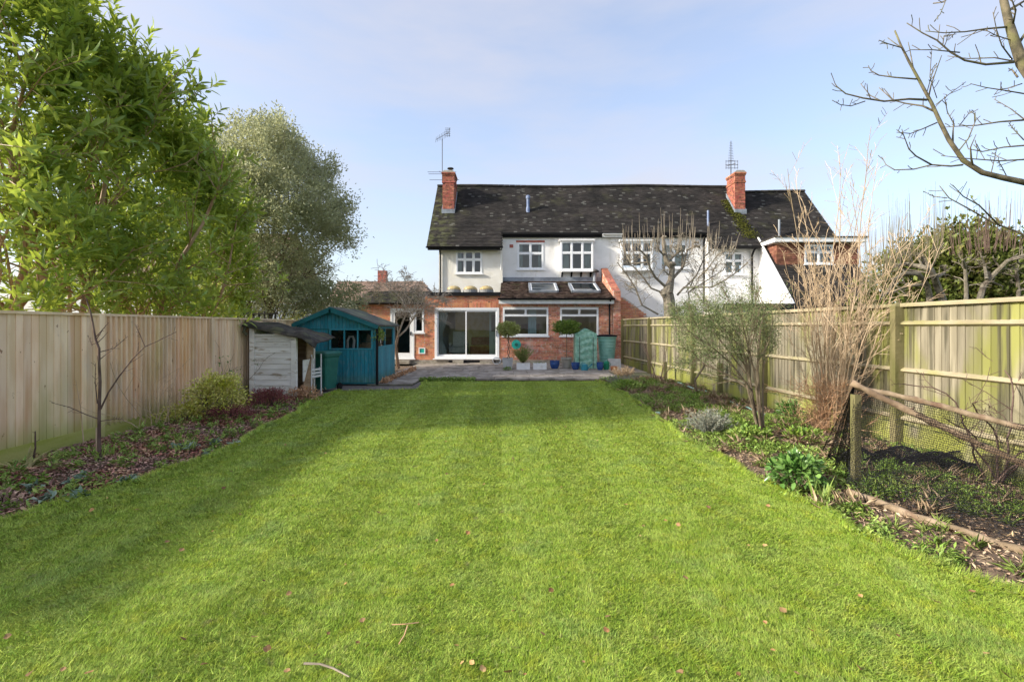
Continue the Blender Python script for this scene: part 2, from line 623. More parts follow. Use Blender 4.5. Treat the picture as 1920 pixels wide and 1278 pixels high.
m_shed = M('teal_paint', (.02, .215, .285), (.032, .265, .345), s=3, st=(1, 1, .4), rough=.55, objr=.14,
           layers=[dict(c=(.10, .17, .07), s=4, lo=.25, hi=.55, z=(.05, .42), k=.65), dict(c=(.05, .15, .18), s=9, lo=.52, hi=.7, k=.6), dict(c=(.10, .26, .31), s=26, st=(1, 1, .15), lo=.52, hi=.62, k=.6)])
m_shed_d = M('dark_teal_paint', (.010, .12, .14), (.016, .15, .17), s=3, rough=.5)
m_felt = M('roofing_felt', (.075, .08, .072), (.12, .125, .115), s=4, rough=.95, bump=.4, bs=120, bd=.005, layers=[dict(c=(.24, .27, .16), s=1.5, lo=.45, hi=.65, k=.6)])
m_felt_d = M('dark_felt', (.040, .036, .034), (.085, .078, .07), s=6, rough=.95, bump=.5, bs=60, layers=[dict(c=(.11, .12, .05), s=3, lo=.5, hi=.7, k=.5)])
m_plank = M('peeling_white_plank', (.70, .68, .63), (.80, .79, .75), s=4, st=(.5, 1, 2), rough=.8, objr=.07, bump=.4, bs=30, bd=.006,
            layers=[dict(c=(.36, .29, .20), s=9, st=(.35, 1, 2), lo=.58, hi=.68, k=.8), dict(c=(.42, .44, .30), s=4, lo=.4, hi=.6, z=(.02, .35), k=.7)])
m_rawwood = M('raw_wood', (.26, .17, .10), (.38, .27, .17), s=6, st=(.5, .5, 2), rough=.9)
m_bark = M('bark', (.13, .10, .07), (.24, .19, .13), s=18, st=(1, 1, .4), rough=.95, bump=.6, bs=45, bd=.01)
m_bark_p = M('pale_bark', (.17, .145, .11), (.28, .245, .185), s=14, rough=.95, bump=.6, bs=40, bd=.015, layers=[dict(c=(.12, .09, .07), s=5, lo=.55, hi=.7, k=.8)])
m_bark_g = M('grey_branch', (.10, .088, .06), (.21, .175, .115), s=10, rough=.9, layers=[dict(c=(.2, .2, .07), s=4, lo=.5, hi=.65, k=.5)])
m_bark_r = M('smooth_brown_bark', (.30, .17, .10), (.42, .28, .18), s=6, st=(1, 1, .3), rough=.6, layers=[dict(c=(.33, .31, .16), s=3, lo=.5, hi=.7, k=.6)])
m_twig_t = M('tan_stem', (.40, .29, .18), (.54, .41, .28), s=5, rough=.8, isl=.2)
m_twig_o = M('orange_twig', (.50, .28, .15), (.64, .41, .25), s=7, rough=.85, isl=.3)
m_twig_g = M('grey_twig', (.22, .18, .14), (.32, .27, .20), s=5, rough=.9, isl=.15)
m_twig_d = M('dark_twig', (.09, .055, .045), (.15, .10, .08), s=8, rough=.8)
m_laurel = M('laurel_leaf', (.19, .29, .06), (.38, .48, .13), s=1.2, rough=.32, isl=.45, hue=.025, spec=.45, trans=.5, tcol=(.40, .48, .06))
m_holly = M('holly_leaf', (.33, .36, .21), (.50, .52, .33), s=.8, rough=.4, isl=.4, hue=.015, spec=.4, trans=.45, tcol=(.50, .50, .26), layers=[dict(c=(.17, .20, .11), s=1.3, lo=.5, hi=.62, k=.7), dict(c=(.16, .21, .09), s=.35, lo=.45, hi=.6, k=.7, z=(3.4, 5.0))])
m_feather = M('feathery_leaf', (.14, .19, .07), (.25, .29, .13), s=3, rough=.6, isl=.3, trans=.25)
m_euon = M('euonymus_leaf', (.50, .52, .06), (.75, .70, .25), s=7, rough=.4, isl=.3, hue=.02, trans=.25)
m_bay = M('bay_leaf', (.10, .19, .025), (.24, .32, .06), s=9, rough=.35, isl=.35, trans=.3)
m_bay_v = M('variegated_leaf', (.28, .34, .07), (.46, .48, .20), s=12, rough=.4, isl=.35, trans=.25)
m_rosem = M('rosemary_leaf', (.18, .27, .05), (.32, .40, .11), s=9, rough=.6, isl=.3, trans=.2)
m_lav = M('lavender_leaf', (.28, .30, .24), (.40, .42, .35), s=9, rough=.8, isl=.25, trans=.15)
m_lit = M('leaf_litter', (.32, .14, .09), (.56, .33, .21), s=5, rough=.8, isl=.55, hue=.03, layers=[dict(c=(.36, .26, .21), s=.9, lo=.45, hi=.6, k=.7)])
m_lit_r = M('dry_litter', (.30, .20, .12), (.50, .37, .25), s=5, rough=.85, isl=.5, hue=.02)
m_lleaf = M('fallen_leaf_brown', (.27, .14, .05), (.40, .25, .11), s=12, rough=.75, objr=.5, hue=.008)
m_cover = M('ground_cover_leaf', (.20, .31, .05), (.36, .47, .12), s=3, rough=.5, isl=.35, hue=.02, trans=.25)
m_blue = M('blue_green_leaf', (.20, .29, .20), (.36, .43, .33), s=6, rough=.55, isl=.3, trans=.15)
m_purple = M('purple_leaf', (.20, .06, .06), (.34, .13, .12), s=6, rough=.7, isl=.35, trans=.15)
m_strap = M('strap_leaf', (.22, .25, .07), (.42, .36, .17), s=5, rough=.6, isl=.3, trans=.2)
m_glossy = M('glossy_leaf', (.09, .20, .04), (.20, .34, .09), s=6, rough=.25, isl=.3, spec=.5, trans=.2)
m_ivy = M('ivy_leaf', (.11, .145, .03), (.20, .23, .05), s=1.6, rough=.5, isl=.4, trans=.3, layers=[dict(c=(.20, .13, .065), s=2.2, lo=.5, hi=.64, k=.55)])
m_hosegr = M('pale_green_hose', (.36, .58, .50), rough=.45, spec=.4)
m_net = M('black_net', (.012, .012, .015), rough=.6)
m_pole = M('rough_pole', (.20, .145, .09), (.33, .25, .17), s=10, rough=.95, bump=.6, bs=35, bd=.01, layers=[dict(c=(.16, .09, .06), s=7, lo=.52, hi=.66, k=.7)])
m_pole_d = M('dark_rough_pole', (.17, .115, .075), (.29, .21, .14), s=10, rough=.95, bump=.6, bs=35, bd=.01)
m_bin = M('green_bin_plastic', (.010, .12, .095), (.018, .15, .12), s=4, rough=.45, spec=.45)
m_pot_grey = M('grey_planter', (.42, .42, .43), (.52, .52, .52), s=6, rough=.6)
m_pot_warm = M('taupe_pot', (.30, .28, .24), (.37, .345, .30), s=6, rough=.6)
m_pot_blue = M('blue_glaze', (.012, .05, .20), (.025, .085, .28), s=6, rough=.18, spec=.6)
m_terra = M('terracotta', (.42, .16, .07), (.5, .24, .13), s=8, rough=.85)
m_whitebox = M('white_planter', (.72, .73, .74), (.80, .80, .80), s=6, rough=.6, layers=[dict(c=(.5, .48, .42), s=5, lo=.55, hi=.7, k=.4)])
m_pvc = M('green_cover', (.26, .56, .42), (.46, .76, .62), s=9, rough=.25, spec=.5, trans=.3, bump=.9, bs=16, bd=.04)
m_butt = M('water_butt_green', (.20, .42, .36), (.27, .50, .43), s=4, rough=.45, spec=.4)
m_teal = M('teal_plastic', (.03, .42, .34), rough=.4, spec=.4)
m_cap = M('concrete_flaunching', (.33, .30, .26), (.44, .41, .36), s=9, rough=.95)
m_metal = M('aerial_metal', (.10, .10, .11), rough=.6, metal=.3)
m_bluepipe = M('blue_grey_pipe', (.14, .19, .33), (.22, .27, .40), s=5, rough=.4)
m_dome = M('dome_amber', (.60, .46, .20), (.72, .58, .32), s=5, rough=.2, spec=.6, trans=.3)
m_domeb = M('dome_kerb', (.26, .26, .26), (.34, .34, .33), s=5, rough=.6)
m_plinth = M('old_concrete', (.25, .22, .18), (.36, .33, .27), s=8, rough=.95, bump=.4, bs=40)
m_signw = M('white_sticker', (.8, .8, .8), rough=.5)
m_moss = M('moss', (.075, .085, .015), (.12, .125, .022), s=8, rough=1, isl=.3)
m_frost = M('chair_plastic', (.66, .67, .66), rough=.5)

# ================================================================== THE SETTING
def structure(o):
    o['kind'] = 'structure'
    return o

rng = random.Random(7)
rs = np.random.RandomState(11)

mb = MB()
mb.quad((-700, -300, -.08), (700, -300, -.08), (700, 1200, -.08), (-700, 1200, -.08))
structure(mb.build('ground', m_field))

# lawn outline
LE = [(-.5, -4.35), (2.5, -4.30), (3.96, -4.23), (4.38, -4.18), (4.98, -3.93), (6.0, -3.73), (7.76, -3.96), (9.11, -4.05), (10.7, -4.42), (12.05, -4.28)]
RE = [(-.5, 3.35), (2.93, 3.12), (3.41, 2.80), (3.81, 2.71), (4.44, 2.67), (5.34, 2.61), (7.01, 2.49), (8.19, 2.55), (8.94, 2.63), (11.85, 2.70), (14.25, 2.54)]
_ly, _lx = np.array([p[0] for p in LE]), np.array([p[1] for p in LE])
_ry, _rx = np.array([p[0] for p in RE]), np.array([p[1] for p in RE])
def wav(y):
    return .035 * np.sin(y * 3.1) + .02 * np.sin(y * 7.7 + 1)
def XL(y):
    y = np.asarray(y, float)
    x = np.interp(y, _ly, _lx)
    x = np.where(y > 12.05, -4.28 + (y - 12.05) / .35 * 1.9, x)
    x = np.where(y > 12.4, -2.42 - (y - 12.4) * .06, x)
    return x + wav(y)
def XR(y):
    y = np.asarray(y, float)
    return np.interp(y, _ry, _rx) + wav(y * 1.1 + 2)

mb = MB()
ys = np.concatenate([np.arange(-.5, 12.0, .15), np.arange(12.0, 12.45, .05), np.arange(12.5, 14.26, .15)])
for i, y in enumerate(ys):
    a, b_ = float(XL(y)), float(XR(y))
    for t in np.linspace(0, 1, 9):
        mb.v.append((a + (b_ - a) * t, y, -.008 + .002 * math.sin(a * 3 + t * 9 + y * 1.3)))
nrow = len(ys)
for i in range(nrow - 1):
    for k in range(8):
        mb.f.append((9 * i + k, 9 * i + k + 1, 9 * i + 10 + k, 9 * i + 9 + k))
for k0, flip in ((0, 1), (8, 0)):          # cut edge of the turf
    base = len(mb.v)
    for i in range(nrow):
        x, y, z = mb.v[9 * i + k0]
        mb.v.append((x, y, -.07))
    for i in range(nrow - 1):
        q = (9 * i + k0, 9 * i + 9 + k0, base + i + 1, base + i)
        mb.f.append(q if not flip else q[::-1])
lawn = structure(mb.build('lawn', m_turf, smooth=True))

# grass blades of the lawn (one triangle each; bent along the mowing stripes)
def blades_on_lawn(N):
    u = rs.rand(N)
    a, y0, y1 = -1.05, 1.6, 14.22
    Y = (y0 ** (a + 1) + u * (y1 ** (a + 1) - y0 ** (a + 1))) ** (1 / (a + 1))
    hw = np.minimum(Y * 1.07 + 1.4, 6.0)
    X = (rs.rand(N) * 2 - 1) * hw
    ok = (X > XL(Y) - .03) & (X < XR(Y) + .02) & (rs.rand(N) < hw / 6.0 * 1.0 + .12)
    return X[ok], Y[ok]
X, Y = blades_on_lawn(2000000)
n = len(X)
stripe = np.sign(np.sin((X + .02 * Y) * math.pi / .56))
patch = .5 + .5 * np.sin(X * 2.3 + 1.7 * np.sin(Y * 1.9)) * np.sin(Y * 2.9 + 1.3 * np.sin(X * 2.1))
h = (.012 + .014 * rs.rand(n)) * (.8 + .5 * patch) * (.72 + .28 * np.clip((Y - 2) / 4, 0, 1))
wd = .0020 * np.maximum(1, Y / 3.0) ** .9 * (.7 + .7 * rs.rand(n))
ang = rs.rand(n) * 6.283
lean = rs.rand(n) * 1.1 + .5
dx = np.cos(ang) * lean
dy = np.sin(ang) * lean + stripe * (.46 - .20 * np.clip((Y - 7) / 5, 0, 1))
base = np.stack([X, Y, np.full(n, -.004)], 1)
a2 = ang + 1.57 + rs.normal(0, .5, n)
sd = np.stack([np.cos(a2), np.sin(a2), np.zeros(n)], 1) * wd[:, None]
tip = base + np.stack([dx * h, dy * h, h], 1)
V = np.stack([base - sd, base + sd, tip], 1).reshape(-1, 3)
# longer stray blades, and a ragged fringe hanging over the cut edges
def strays(N, fringe):
    if fringe:
        Yf = 1.6 + 12.6 * rs.rand(N) ** 1.3
        side = rs.rand(N) < .5
        Xf = np.where(side, XL(Yf) + .03 * rs.rand(N), XR(Yf) - .03 * rs.rand(N))
        ox = np.where(side, -1.0, 1.0) * (.3 + rs.rand(N))
        hf = .03 + .04 * rs.rand(N)
        dxf, dyf = ox, rs.normal(0, .6, N)
    else:
        Yf = 1.8 + 7 * rs.rand(N) ** 1.7
        Xf = (rs.rand(N) * 2 - 1) * (Yf * 1.07 + .6)
        okf = (Xf > XL(Yf)) & (Xf < XR(Yf))
        Xf, Yf = Xf[okf], Yf[okf]
        N = len(Xf)
        hf = .018 + .016 * rs.rand(N)
        dxf, dyf = rs.normal(0, 1.1, N), rs.normal(0, 1.1, N)
    wf = .0022 * np.maximum(1, Yf / 3.5) * (.7 + .6 * rs.rand(N))
    bf = np.stack([Xf, Yf, np.full(N, .004)], 1)
    nn = np.hypot(dxf, dyf) + 1e-6
    sf = np.stack([-dyf / nn, dxf / nn, np.zeros(N)], 1) * wf[:, None]
    tf = bf + np.stack([dxf * hf, dyf * hf, hf * .9], 1)
    return np.stack([bf - sf, bf + sf, tf], 1).reshape(-1, 3)
V = np.concatenate([V, strays(14000, False), strays(26000, True)])
F = np.arange(len(V)).reshape(-1, 3)
o = np_mesh('lawn_grass', V, F, m_grass)
o['kind'] = 'stuff'
o['label'] = 'short mown green grass of the striped lawn'

# flower beds: mounded soil either side
def bed(name, fa, fb, y0, y1):
    mb = MB()
    yy = np.arange(y0, y1 + .01, .12)
    K = 26
    r2 = np.random.RandomState(5)
    for y in yy:
        a, b_ = float(fa(y)), float(fb(y))
        for k in range(K + 1):
            t = k / K
            z = -.055 + .10 * math.sin(math.pi * min(1, t * 1.05)) ** .6 + .03 * math.sin(y * 2.1 + t * 7) * t + r2.normal(0, .009)
            mb.v.append((a + (b_ - a) * t, y, z))
    for i in range(len(yy) - 1):
        for k in range(K):
            mb.f.append((i * (K + 1) + k, i * (K + 1) + k + 1, (i + 1) * (K + 1) + k + 1, (i + 1) * (K + 1) + k))
    return structure(mb.build(name, m_soil, smooth=True, fix=False))
def bedz(t, y):
    return -.055 + .10 * math.sin(math.pi * min(1, max(0, t) * 1.05)) ** .6 + .03 * math.sin(y * 2.1 + t * 7) * t
def FR(y):                                   # line of the right-hand fence
    return 5.65 - .05 * y
bed('flower_bed_left', lambda y: XL(y) + .01, lambda y: -6.0 + 0 * y, -.5, 11.6)
bed('flower_bed_right', lambda y: XR(y) - .01, lambda y: FR(y) + .02, -.5, 14.9)
mb = MB()
mb.quad((-6.4, 11.4, -.03), (-4.0, 11.4, -.03), (-4.0, 20.3, -.03), (-6.4, 20.3, -.03))
structure(mb.build('soil_strip', m_soil))
mb = MB()
mb.quad((2.2, 14.2, -.02), (5.2, 14.2, -.02), (5.2, 20.6, -.02), (2.2, 20.6, -.02))
structure(mb.build('soil_corner', m_soil))

# patio of rectangular slabs, raised a little above the lawn, and the path beside the shed
unit_slab = MB().box(-.5, .5, -.5, .5, -.05, 0)
_sm = bpy.data.meshes.new('paving_slab')
_sm.from_pydata(unit_slab.v, [], unit_slab.f)
_sm.materials.append(m_slab)
def lay(parent, x0, x1, y0, y1, ztop, rows, seed, skip=None):
    r = random.Random(seed)
    y = y0
    k = 0
    while y < y1 - .05:
        d = min(r.choice(rows), y1 - y)
        x = x0 - r.uniform(0, .3)
        while x < x1 - .05:
            w = r.choice((.45, .6, .6, .75, .9))
            xa, xb = max(x, x0), min(x + w, x1)
            if xb - xa > .08 and not (skip and skip((xa + xb) / 2, y + d / 2)):
                o = bpy.data.objects.new('slab', _sm)
                C.objects.link(o)
                o.parent = parent
                g = .012
                o.location = ((xa + xb) / 2, y + d / 2, ztop + r.uniform(-.006, .004))
                o.scale = (xb - xa - g, d - g, 1)
                o.rotation_euler = (R(r.uniform(-.5, .5)), R(r.uniform(-.5, .5)), R(r.uniform(-.4, .4)))
            x += w
        y += d
mb = MB().box(-2.74, 4.6, 14.40, 20.52, -.06, .045)
patio = structure(mb.build('patio', m_joint))
lay(patio, -2.76, 3.3, 14.34, 20.5, .07, (.45, .6, .6), 3)
lay(patio, 3.3, 4.6, 16.4, 20.5, .07, (.45, .6, .6), 5)
mb = MB().box(-4.0, -2.74, 13.2, 20.52, -.06, .012)
path = structure(mb.build('path', m_joint))
lay(path, -4.0, -2.76, 13.25, 20.5, .04, (.45, .6, .75), 8)
mb = MB()
mb.quad((-5.1, 11.7, -.012), (-2.2, 11.9, -.012), (-2.2, 14.5, -.012), (-5.1, 14.5, -.012))
structure(mb.build('tarmac_strip', M('worn_tarmac', (.14, .12, .11), (.22, .19, .175), s=7, rough=.95, bump=.4, bs=80)))
# low weeds growing along the patio's front edge
def scatter_leaves(name, n, fpos, L, W, mat, up=.8, kind='diamond', seed=1, parent=None):
    r = np.random.RandomState(seed)
    pos = fpos(r, n)
    d = rdir(r, n)
    d[:, 2] = np.abs(d[:, 2]) * up + .1
    nr = rdir(r, n)
    nr[:, 2] += 1.0
    V, F = leaves(pos, d, nr, L * (.6 + .8 * r.rand(n)), W * (.6 + .8 * r.rand(n)), kind)
    return np_mesh(name, V, F, mat, parent)
def edge_strip(x0, x1, y, z, h, sy=.05):
    def f(r, n):
        return np.stack([x0 + (x1 - x0) * r.rand(n), y + r.normal(0, sy, n), z + h * r.rand(n) ** 1.6], 1)
    return f
o = scatter_leaves('edge_weeds', 1500, edge_strip(-2.75, -1.1, 14.3, .0, .10), .05, .03, m_cover, seed=4)
o['kind'] = 'stuff'
o['label'] = 'low green weeds along the front edge of the patio'

# ================================================================== BRICKWORK AND ROOF HELPERS
def bricks_front(mb, x0, x1, z0, z1, y, holes_=(), proud=.008, top=None, seed=1):
    """courses of bricks on a wall facing the camera (y is the mortar face)"""
    r = random.Random(seed)
    z = z0
    row = 0
    while z < z1 - .02:
        x = x0 - (.11 if row % 2 else 0)
        while x < x1:
            xa, xb = max(x, x0), min(x + .215, x1)
            segs = [(xa, xb)]
            for h in holes_:
                if h[2] < z + .065 and h[3] > z:
                    ns = []
                    for (p, q) in segs:
                        if h[1] <= p or h[0] >= q:
                            ns.append((p, q))
                        else:
                            if h[0] > p:
                                ns.append((p, h[0]))
                            if h[1] < q:
                                ns.append((h[1], q))
                    segs = ns
            for (p, q) in segs:
                if q - p < .03:
                    continue
                zt = min(z + .065, z1)
                if top and zt > top((p + q) / 2):
                    continue
                yy = y - proud - r.uniform(-.003, .003)
                n = len(mb.v)
                mb.v += [(p, yy, z), (q, yy, z), (q, yy, zt), (p, yy, zt), (p, y + .003, z), (q, y + .003, z), (q, y + .003, zt), (p, y + .003, zt)]
                mb.f += [(n, n + 1, n + 2, n + 3), (n + 1, n + 5, n + 6, n + 2), (n + 4, n, n + 3, n + 7), (n + 3, n + 2, n + 6, n + 7), (n + 4, n + 5, n + 1, n)]
            x += .225
        z += .075
        row += 1
    return mb

def bricks_side(mb, y0, y1, z0, z1, x, sgn, proud=.008, top=None, seed=1):
    t = MB()
    bricks_front(t, y0, y1, z0, z1, 0, proud=proud, top=top, seed=seed)
    n = len(mb.v)
    for (a, b_, c) in t.v:
        mb.v.append((x - sgn * b_, a, c))
    for f in t.f:
        f2 = tuple(n + i for i in f)
        mb.f.append(f2 if sgn > 0 else f2[::-1])
    return mb

def tiles(mb, x0, x1, Ya, za, Yb, zb, w=.17, g=.105, seed=2, keep=None, jit=.006, th=.016, sag=0.0):
    """plain tiles on a slope from the eave line (Ya,za) to the ridge line (Yb,zb)"""
    r = random.Random(seed)
    L = math.hypot(Yb - Ya, zb - za)
    ey, ez = (Yb - Ya) / L, (zb - za) / L
    ny, nz = -ez, ey
    rows = int(L / g)
    for i in range(rows):
        v = i * L / rows
        v2 = v + L / rows * 1.12
        x = x0 - (w / 2 if i % 2 else 0)
        while x < x1:
            xa, xb = max(x, x0) + .002, min(x + w, x1) - .002
            if xb - xa > .02:
                cx = (xa + xb) / 2
                yy = Ya + ey * v
                if keep is None or keep(cx, yy):
                    j = r.uniform(-jit, jit)
                    sg = sag * math.sin(cx * .7) * (v / L)
                    t0 = th + r.uniform(0, .01)
                    p = []
                    for xx in (xa, xb):
                        p.append((xx, yy + ny * t0 + ey * j, za + ez * v + nz * t0 + ez * j - sg))
                    q = []
                    for xx in (xb, xa):
                        q.append((xx, Ya + ey * v2 + ny * .003, za + ez * v2 + nz * .003 - sg))
                    n = len(mb.v)
                    mb.v += p + q + [(xa, yy - ny * .004, za + ez * v - nz * .004 - sg), (xb, yy - ny * .004, za + ez * v - nz * .004 - sg)]
                    mb.f += [(n, n + 1, n + 2, n + 3), (n + 4, n + 5, n + 1, n)]
            x += w
    return mb

def window(root, x0, x1, z0, z1, Y, cols=(.5,), transom=None, gm=None, sill=.05, fw=.065, label=None, blind=None, sash=.028, name='window'):
    """white casement window facing the camera: frame, one pane per light, sill"""
    gm = gm or m_glass
    f = MB()
    ya, yb = Y - .02, Y + .06
    f.box(x0, x0 + fw, ya, yb, z0, z1)
    f.box(x1 - fw, x1, ya, yb, z0, z1)
    f.box(x0 + fw, x1 - fw, ya, yb, z0, z0 + fw)
    f.box(x0 + fw, x1 - fw, ya, yb, z1 - fw, z1)
    edges = [x0 + fw] + [x0 + (x1 - x0) * c for c in cols] + [x1 - fw]
    cells = []
    for i in range(len(edges) - 1):
        a = edges[i] + (fw / 2 if i > 0 else 0)
        c = edges[i + 1] - (fw / 2 if i < len(edges) - 2 else 0)
        if i < len(edges) - 2:
            f.box(c, c + fw, ya + .004, yb, z0 + fw, z1 - fw)
        if transom:
            zt = z0 + (z1 - z0) * transom
            f.box(a, c, ya + .006, yb, zt - fw / 2, zt + fw / 2)
            cells += [(a, c, z0 + fw, zt - fw / 2), (a, c, zt + fw / 2, z1 - fw)]
        else:
            cells.append((a, c, z0 + fw, z1 - fw))
    w = f.build(name, m_white, root)
    if label:
        w['label'] = label
    for (a, c, p, q) in cells:
        s = MB()
        s.box(a, a + sash, ya + .012, yb - .004, p, q)
        s.box(c - sash, c, ya + .012, yb - .004, p, q)
        s.box(a + sash, c - sash, ya + .012, yb - .004, p, p + sash)
        s.box(a + sash, c - sash, ya + .012, yb - .004, q - sash, q)
        s.build('sash', m_white, w)
        g = MB()
        g.quad((a + sash, Y + .02, p + sash), (c - sash, Y + .02, p + sash), (c - sash, Y + .02, q - sash), (a + sash, Y + .02, q - sash))
        g.build('pane', gm, w)
    if sill:
        MB().box(x0 - .06, x1 + .06, Y - .09, Y - .022, z0 - sill, z0 - .003).build('sill', m_white, w)
    if blind:
        cm = MB()
        for (a, c) in blind:
            n = 14
            for i in range(n):
                u0, u1 = a + (c - a) * i / n, a + (c - a) * (i + 1) / n
                cm.quad((u0, Y + .16 + .02 * math.sin(i * 2.2), z0), (u1, Y + .16 + .02 * math.sin((i + 1) * 2.2), z0),
                        (u1, Y + .16 + .02 * math.sin((i + 1) * 2.2), z1), (u0, Y + .16 + .02 * math.sin(i * 2.2), z1))
        cm.build('curtain', m_curtain, w)
    return w

def gutter(mb, x0, x1, y, z, r=.06):
    """half-round gutter running in x"""
    n = 8
    pr = []
    for k in range(n + 1):
        a = math.pi + math.pi * k / n
        pr.append((y + r * math.cos(a), z + r * math.sin(a)))
    for k in range(n, -1, -1):
        a = math.pi + math.pi * k / n
        pr.append((y + (r - .008) * math.cos(a), z + (r - .008) * math.sin(a)))
    mb.prism(pr, 'x', x0, x1)
    return mb

# ================================================================== THE BRICK AND RENDER HOUSE (left half of the pair)
YE = 20.5                                     # rear wall of the extension
YW, YC = 22.85, 23.3                          # upper walls: wing, centre
EY, EZ, TP = 19.9, 2.48, 1.13                 # the main slope: z = EZ + (Y-EY)*TP
def slope(y):
    return EZ + (y - EY) * TP
RY = 25.8
RZ = slope(RY)
XP = 4.33                                     # party line
house = thing('house', 'white rendered house with dark tiled roof, red brick rear extension and wide sliding door', 'house', (0, 22, 0))

# --- extension walls
dl = (-5.19, -4.21, .27, 2.40)                # glazed door
sw = (-4.17, -3.76, 1.36, 2.40)               # side light
sd_ = (-3.30, -.55, .27, 2.42)                # sliding door
w1 = (-.39, 1.55, 1.23, 2.42)
w2 = (2.05, 3.69, 1.23, 2.42)
H_ALL = [dl, sw, sd_, w1, w2]
mb = MB()
mb.holes(-6.56, -3.72, .0, 2.62, YE, YE + .25, [dl, (-4.21, -3.76, 1.36, 2.40)])
mb.holes(-3.72, -.46, .0, 2.98, YE, YE + .25, [sd_])
mb.holes(-.46, 4.30, .0, 2.60, YE, YE + .25, [w1, w2])
mb.box(-6.56, -6.31, YE + .25, 24.5, 0, 2.62)
ext_wall = mb.build('extension_wall', m_mortar, house)
mb = MB()
bricks_front(mb, -6.56, -3.72, .075, 2.62, YE, [dl, (-4.21, -3.76, 1.36, 2.40)], seed=2)
bricks_front(mb, -3.72, -.46, .075, 2.98, YE, [sd_], seed=3)
o = mb.build('bricks', m_brick_o, ext_wall)
o['kind'] = 'stuff'
mb = MB()
bricks_front(mb, -.46, 4.30, .075, 2.58, YE, [w1, w2], seed=4)
o = mb.build('bricks', m_brick, ext_wall)
o['kind'] = 'stuff'
mb = MB()                                     # soldier course over the sliding door
for i in range(37):
    x = -3.33 + i * .0755
    mb.box(x, x + .065, YE - .016, YE + .004, 2.425, 2.635)
mb.build('lintel_bricks', m_brick_o, ext_wall)['kind'] = 'stuff'
MB().box(-6.55, 4.29, YE - .05, YE - .012, .0, .20).build('plinth', m_plinth, house)
MB().box(-5.0, -4.3, YE - .45, YE - .055, .06, .19).build('door_step', m_plinth, house)
MB().box(-2.5, -2.05, YE - .30, YE - .055, .07, .20).build('step_block', m_plinth, house)
o = MB().box(-1.35, -.75, YE - .45, YE - .055, .07, .165).build('step_block', m_plinth, house)
MB().box(-1.33, -.77, YE - .43, YE - .055, .167, .235).build('step_slab', m_slab, house)
MB().box(-2.7, -.7, YE - .10, YE - .053, .10, .185).build('recess_shade_strip', m_black, house)  # solid black strip standing in for the shade of a hollow under the door

# --- glazed back door with its side light
f = MB()
f.box(-5.19, -5.11, YE - .03, YE + .06, .27, 2.40)
f.box(-4.25, -4.17, YE - .03, YE + .06, .27, 2.40)
f.box(-5.11, -4.25, YE - .03, YE + .06, 2.32, 2.40)
f.box(-5.11, -4.25, YE - .03, YE + .06, .27, .33)
f.box(-5.27, -4.12, YE - .10, YE - .035, .22, .27)
door = f.build('door_frame', m_white, house)
d = MB()
d.box(-5.11, -5.0, YE - .015, YE + .045, .335, 2.315)
d.box(-4.36, -4.25, YE - .015, YE + .045, .335, 2.315)
d.box(-5.0, -4.36, YE - .015, YE + .045, 2.22, 2.315)
d.box(-5.0, -4.36, YE - .015, YE + .045, .335, .50)
d.build('door_leaf', m_white, door)
g = MB()
g.quad((-5.0, YE + .02, .5), (-4.36, YE + .02, .5), (-4.36, YE + .02, 2.22), (-5.0, YE + .02, 2.22))
g.build('pane', m_glass_d, door)
MB().box(-4.34, -4.30, YE - .06, YE - .016, 1.25, 1.40).build('handle', m_black, door)
window(house, -4.165, -3.76, 1.36, 2.40, YE, cols=(), sill=.05, fw=.055, gm=m_glass_d)

# --- sliding patio door
f = MB()
f.box(-3.30, -3.20, YE - .03, YE + .09, .27, 2.42)
f.box(-.65, -.55, YE - .03, YE + .09, .27, 2.42)
f.box(-3.20, -.65, YE - .03, YE + .09, 2.32, 2.42)
f.box(-3.20, -.65, YE - .03, YE + .09, .27, .36)
f.box(-3.36, -.49, YE - .12, YE - .035, .22, .268)
slider = f.build('sliding_door', m_white, house)
for (a, c, yy) in ((-3.20, -1.93, YE + .045), (-1.99, -.65, YE - .005)):
    s = MB()
    t = .055
    s.box(a, a + t, yy, yy + .04, .362, 2.318)
    s.box(c - t, c, yy, yy + .04, .362, 2.318)
    s.box(a + t, c - t, yy, yy + .04, .362, .43)
    s.box(a + t, c - t, yy, yy + .04, 2.26, 2.318)
    s.build('sliding_leaf', m_white, slider)
    g = MB()
    g.quad((a + t, yy + .02, .43), (c - t, yy + .02, .43), (c - t, yy + .02, 2.26), (a + t, yy + .02, 2.26))
    g.build('pane', m_glass_d, slider)
MB().box(-.69, -.66, YE - .06, YE - .006, 1.2, 1.45).build('handle', m_domeb, slider)
# cat flap
f = MB()
f.box(-3.98, -3.94, YE - .04, YE - .005, .46, .72)
f.box(-3.74, -3.70, YE - .04, YE - .005, .46, .72)
f.box(-3.94, -3.74, YE - .04, YE - .005, .46, .50)
f.box(-3.94, -3.74, YE - .04, YE - .005, .68, .72)
cf = f.build('cat_flap', m_white, house)
MB().box(-3.94, -3.74, YE - .022, YE - .012, .5, .68).build('flap', m_teal, cf)

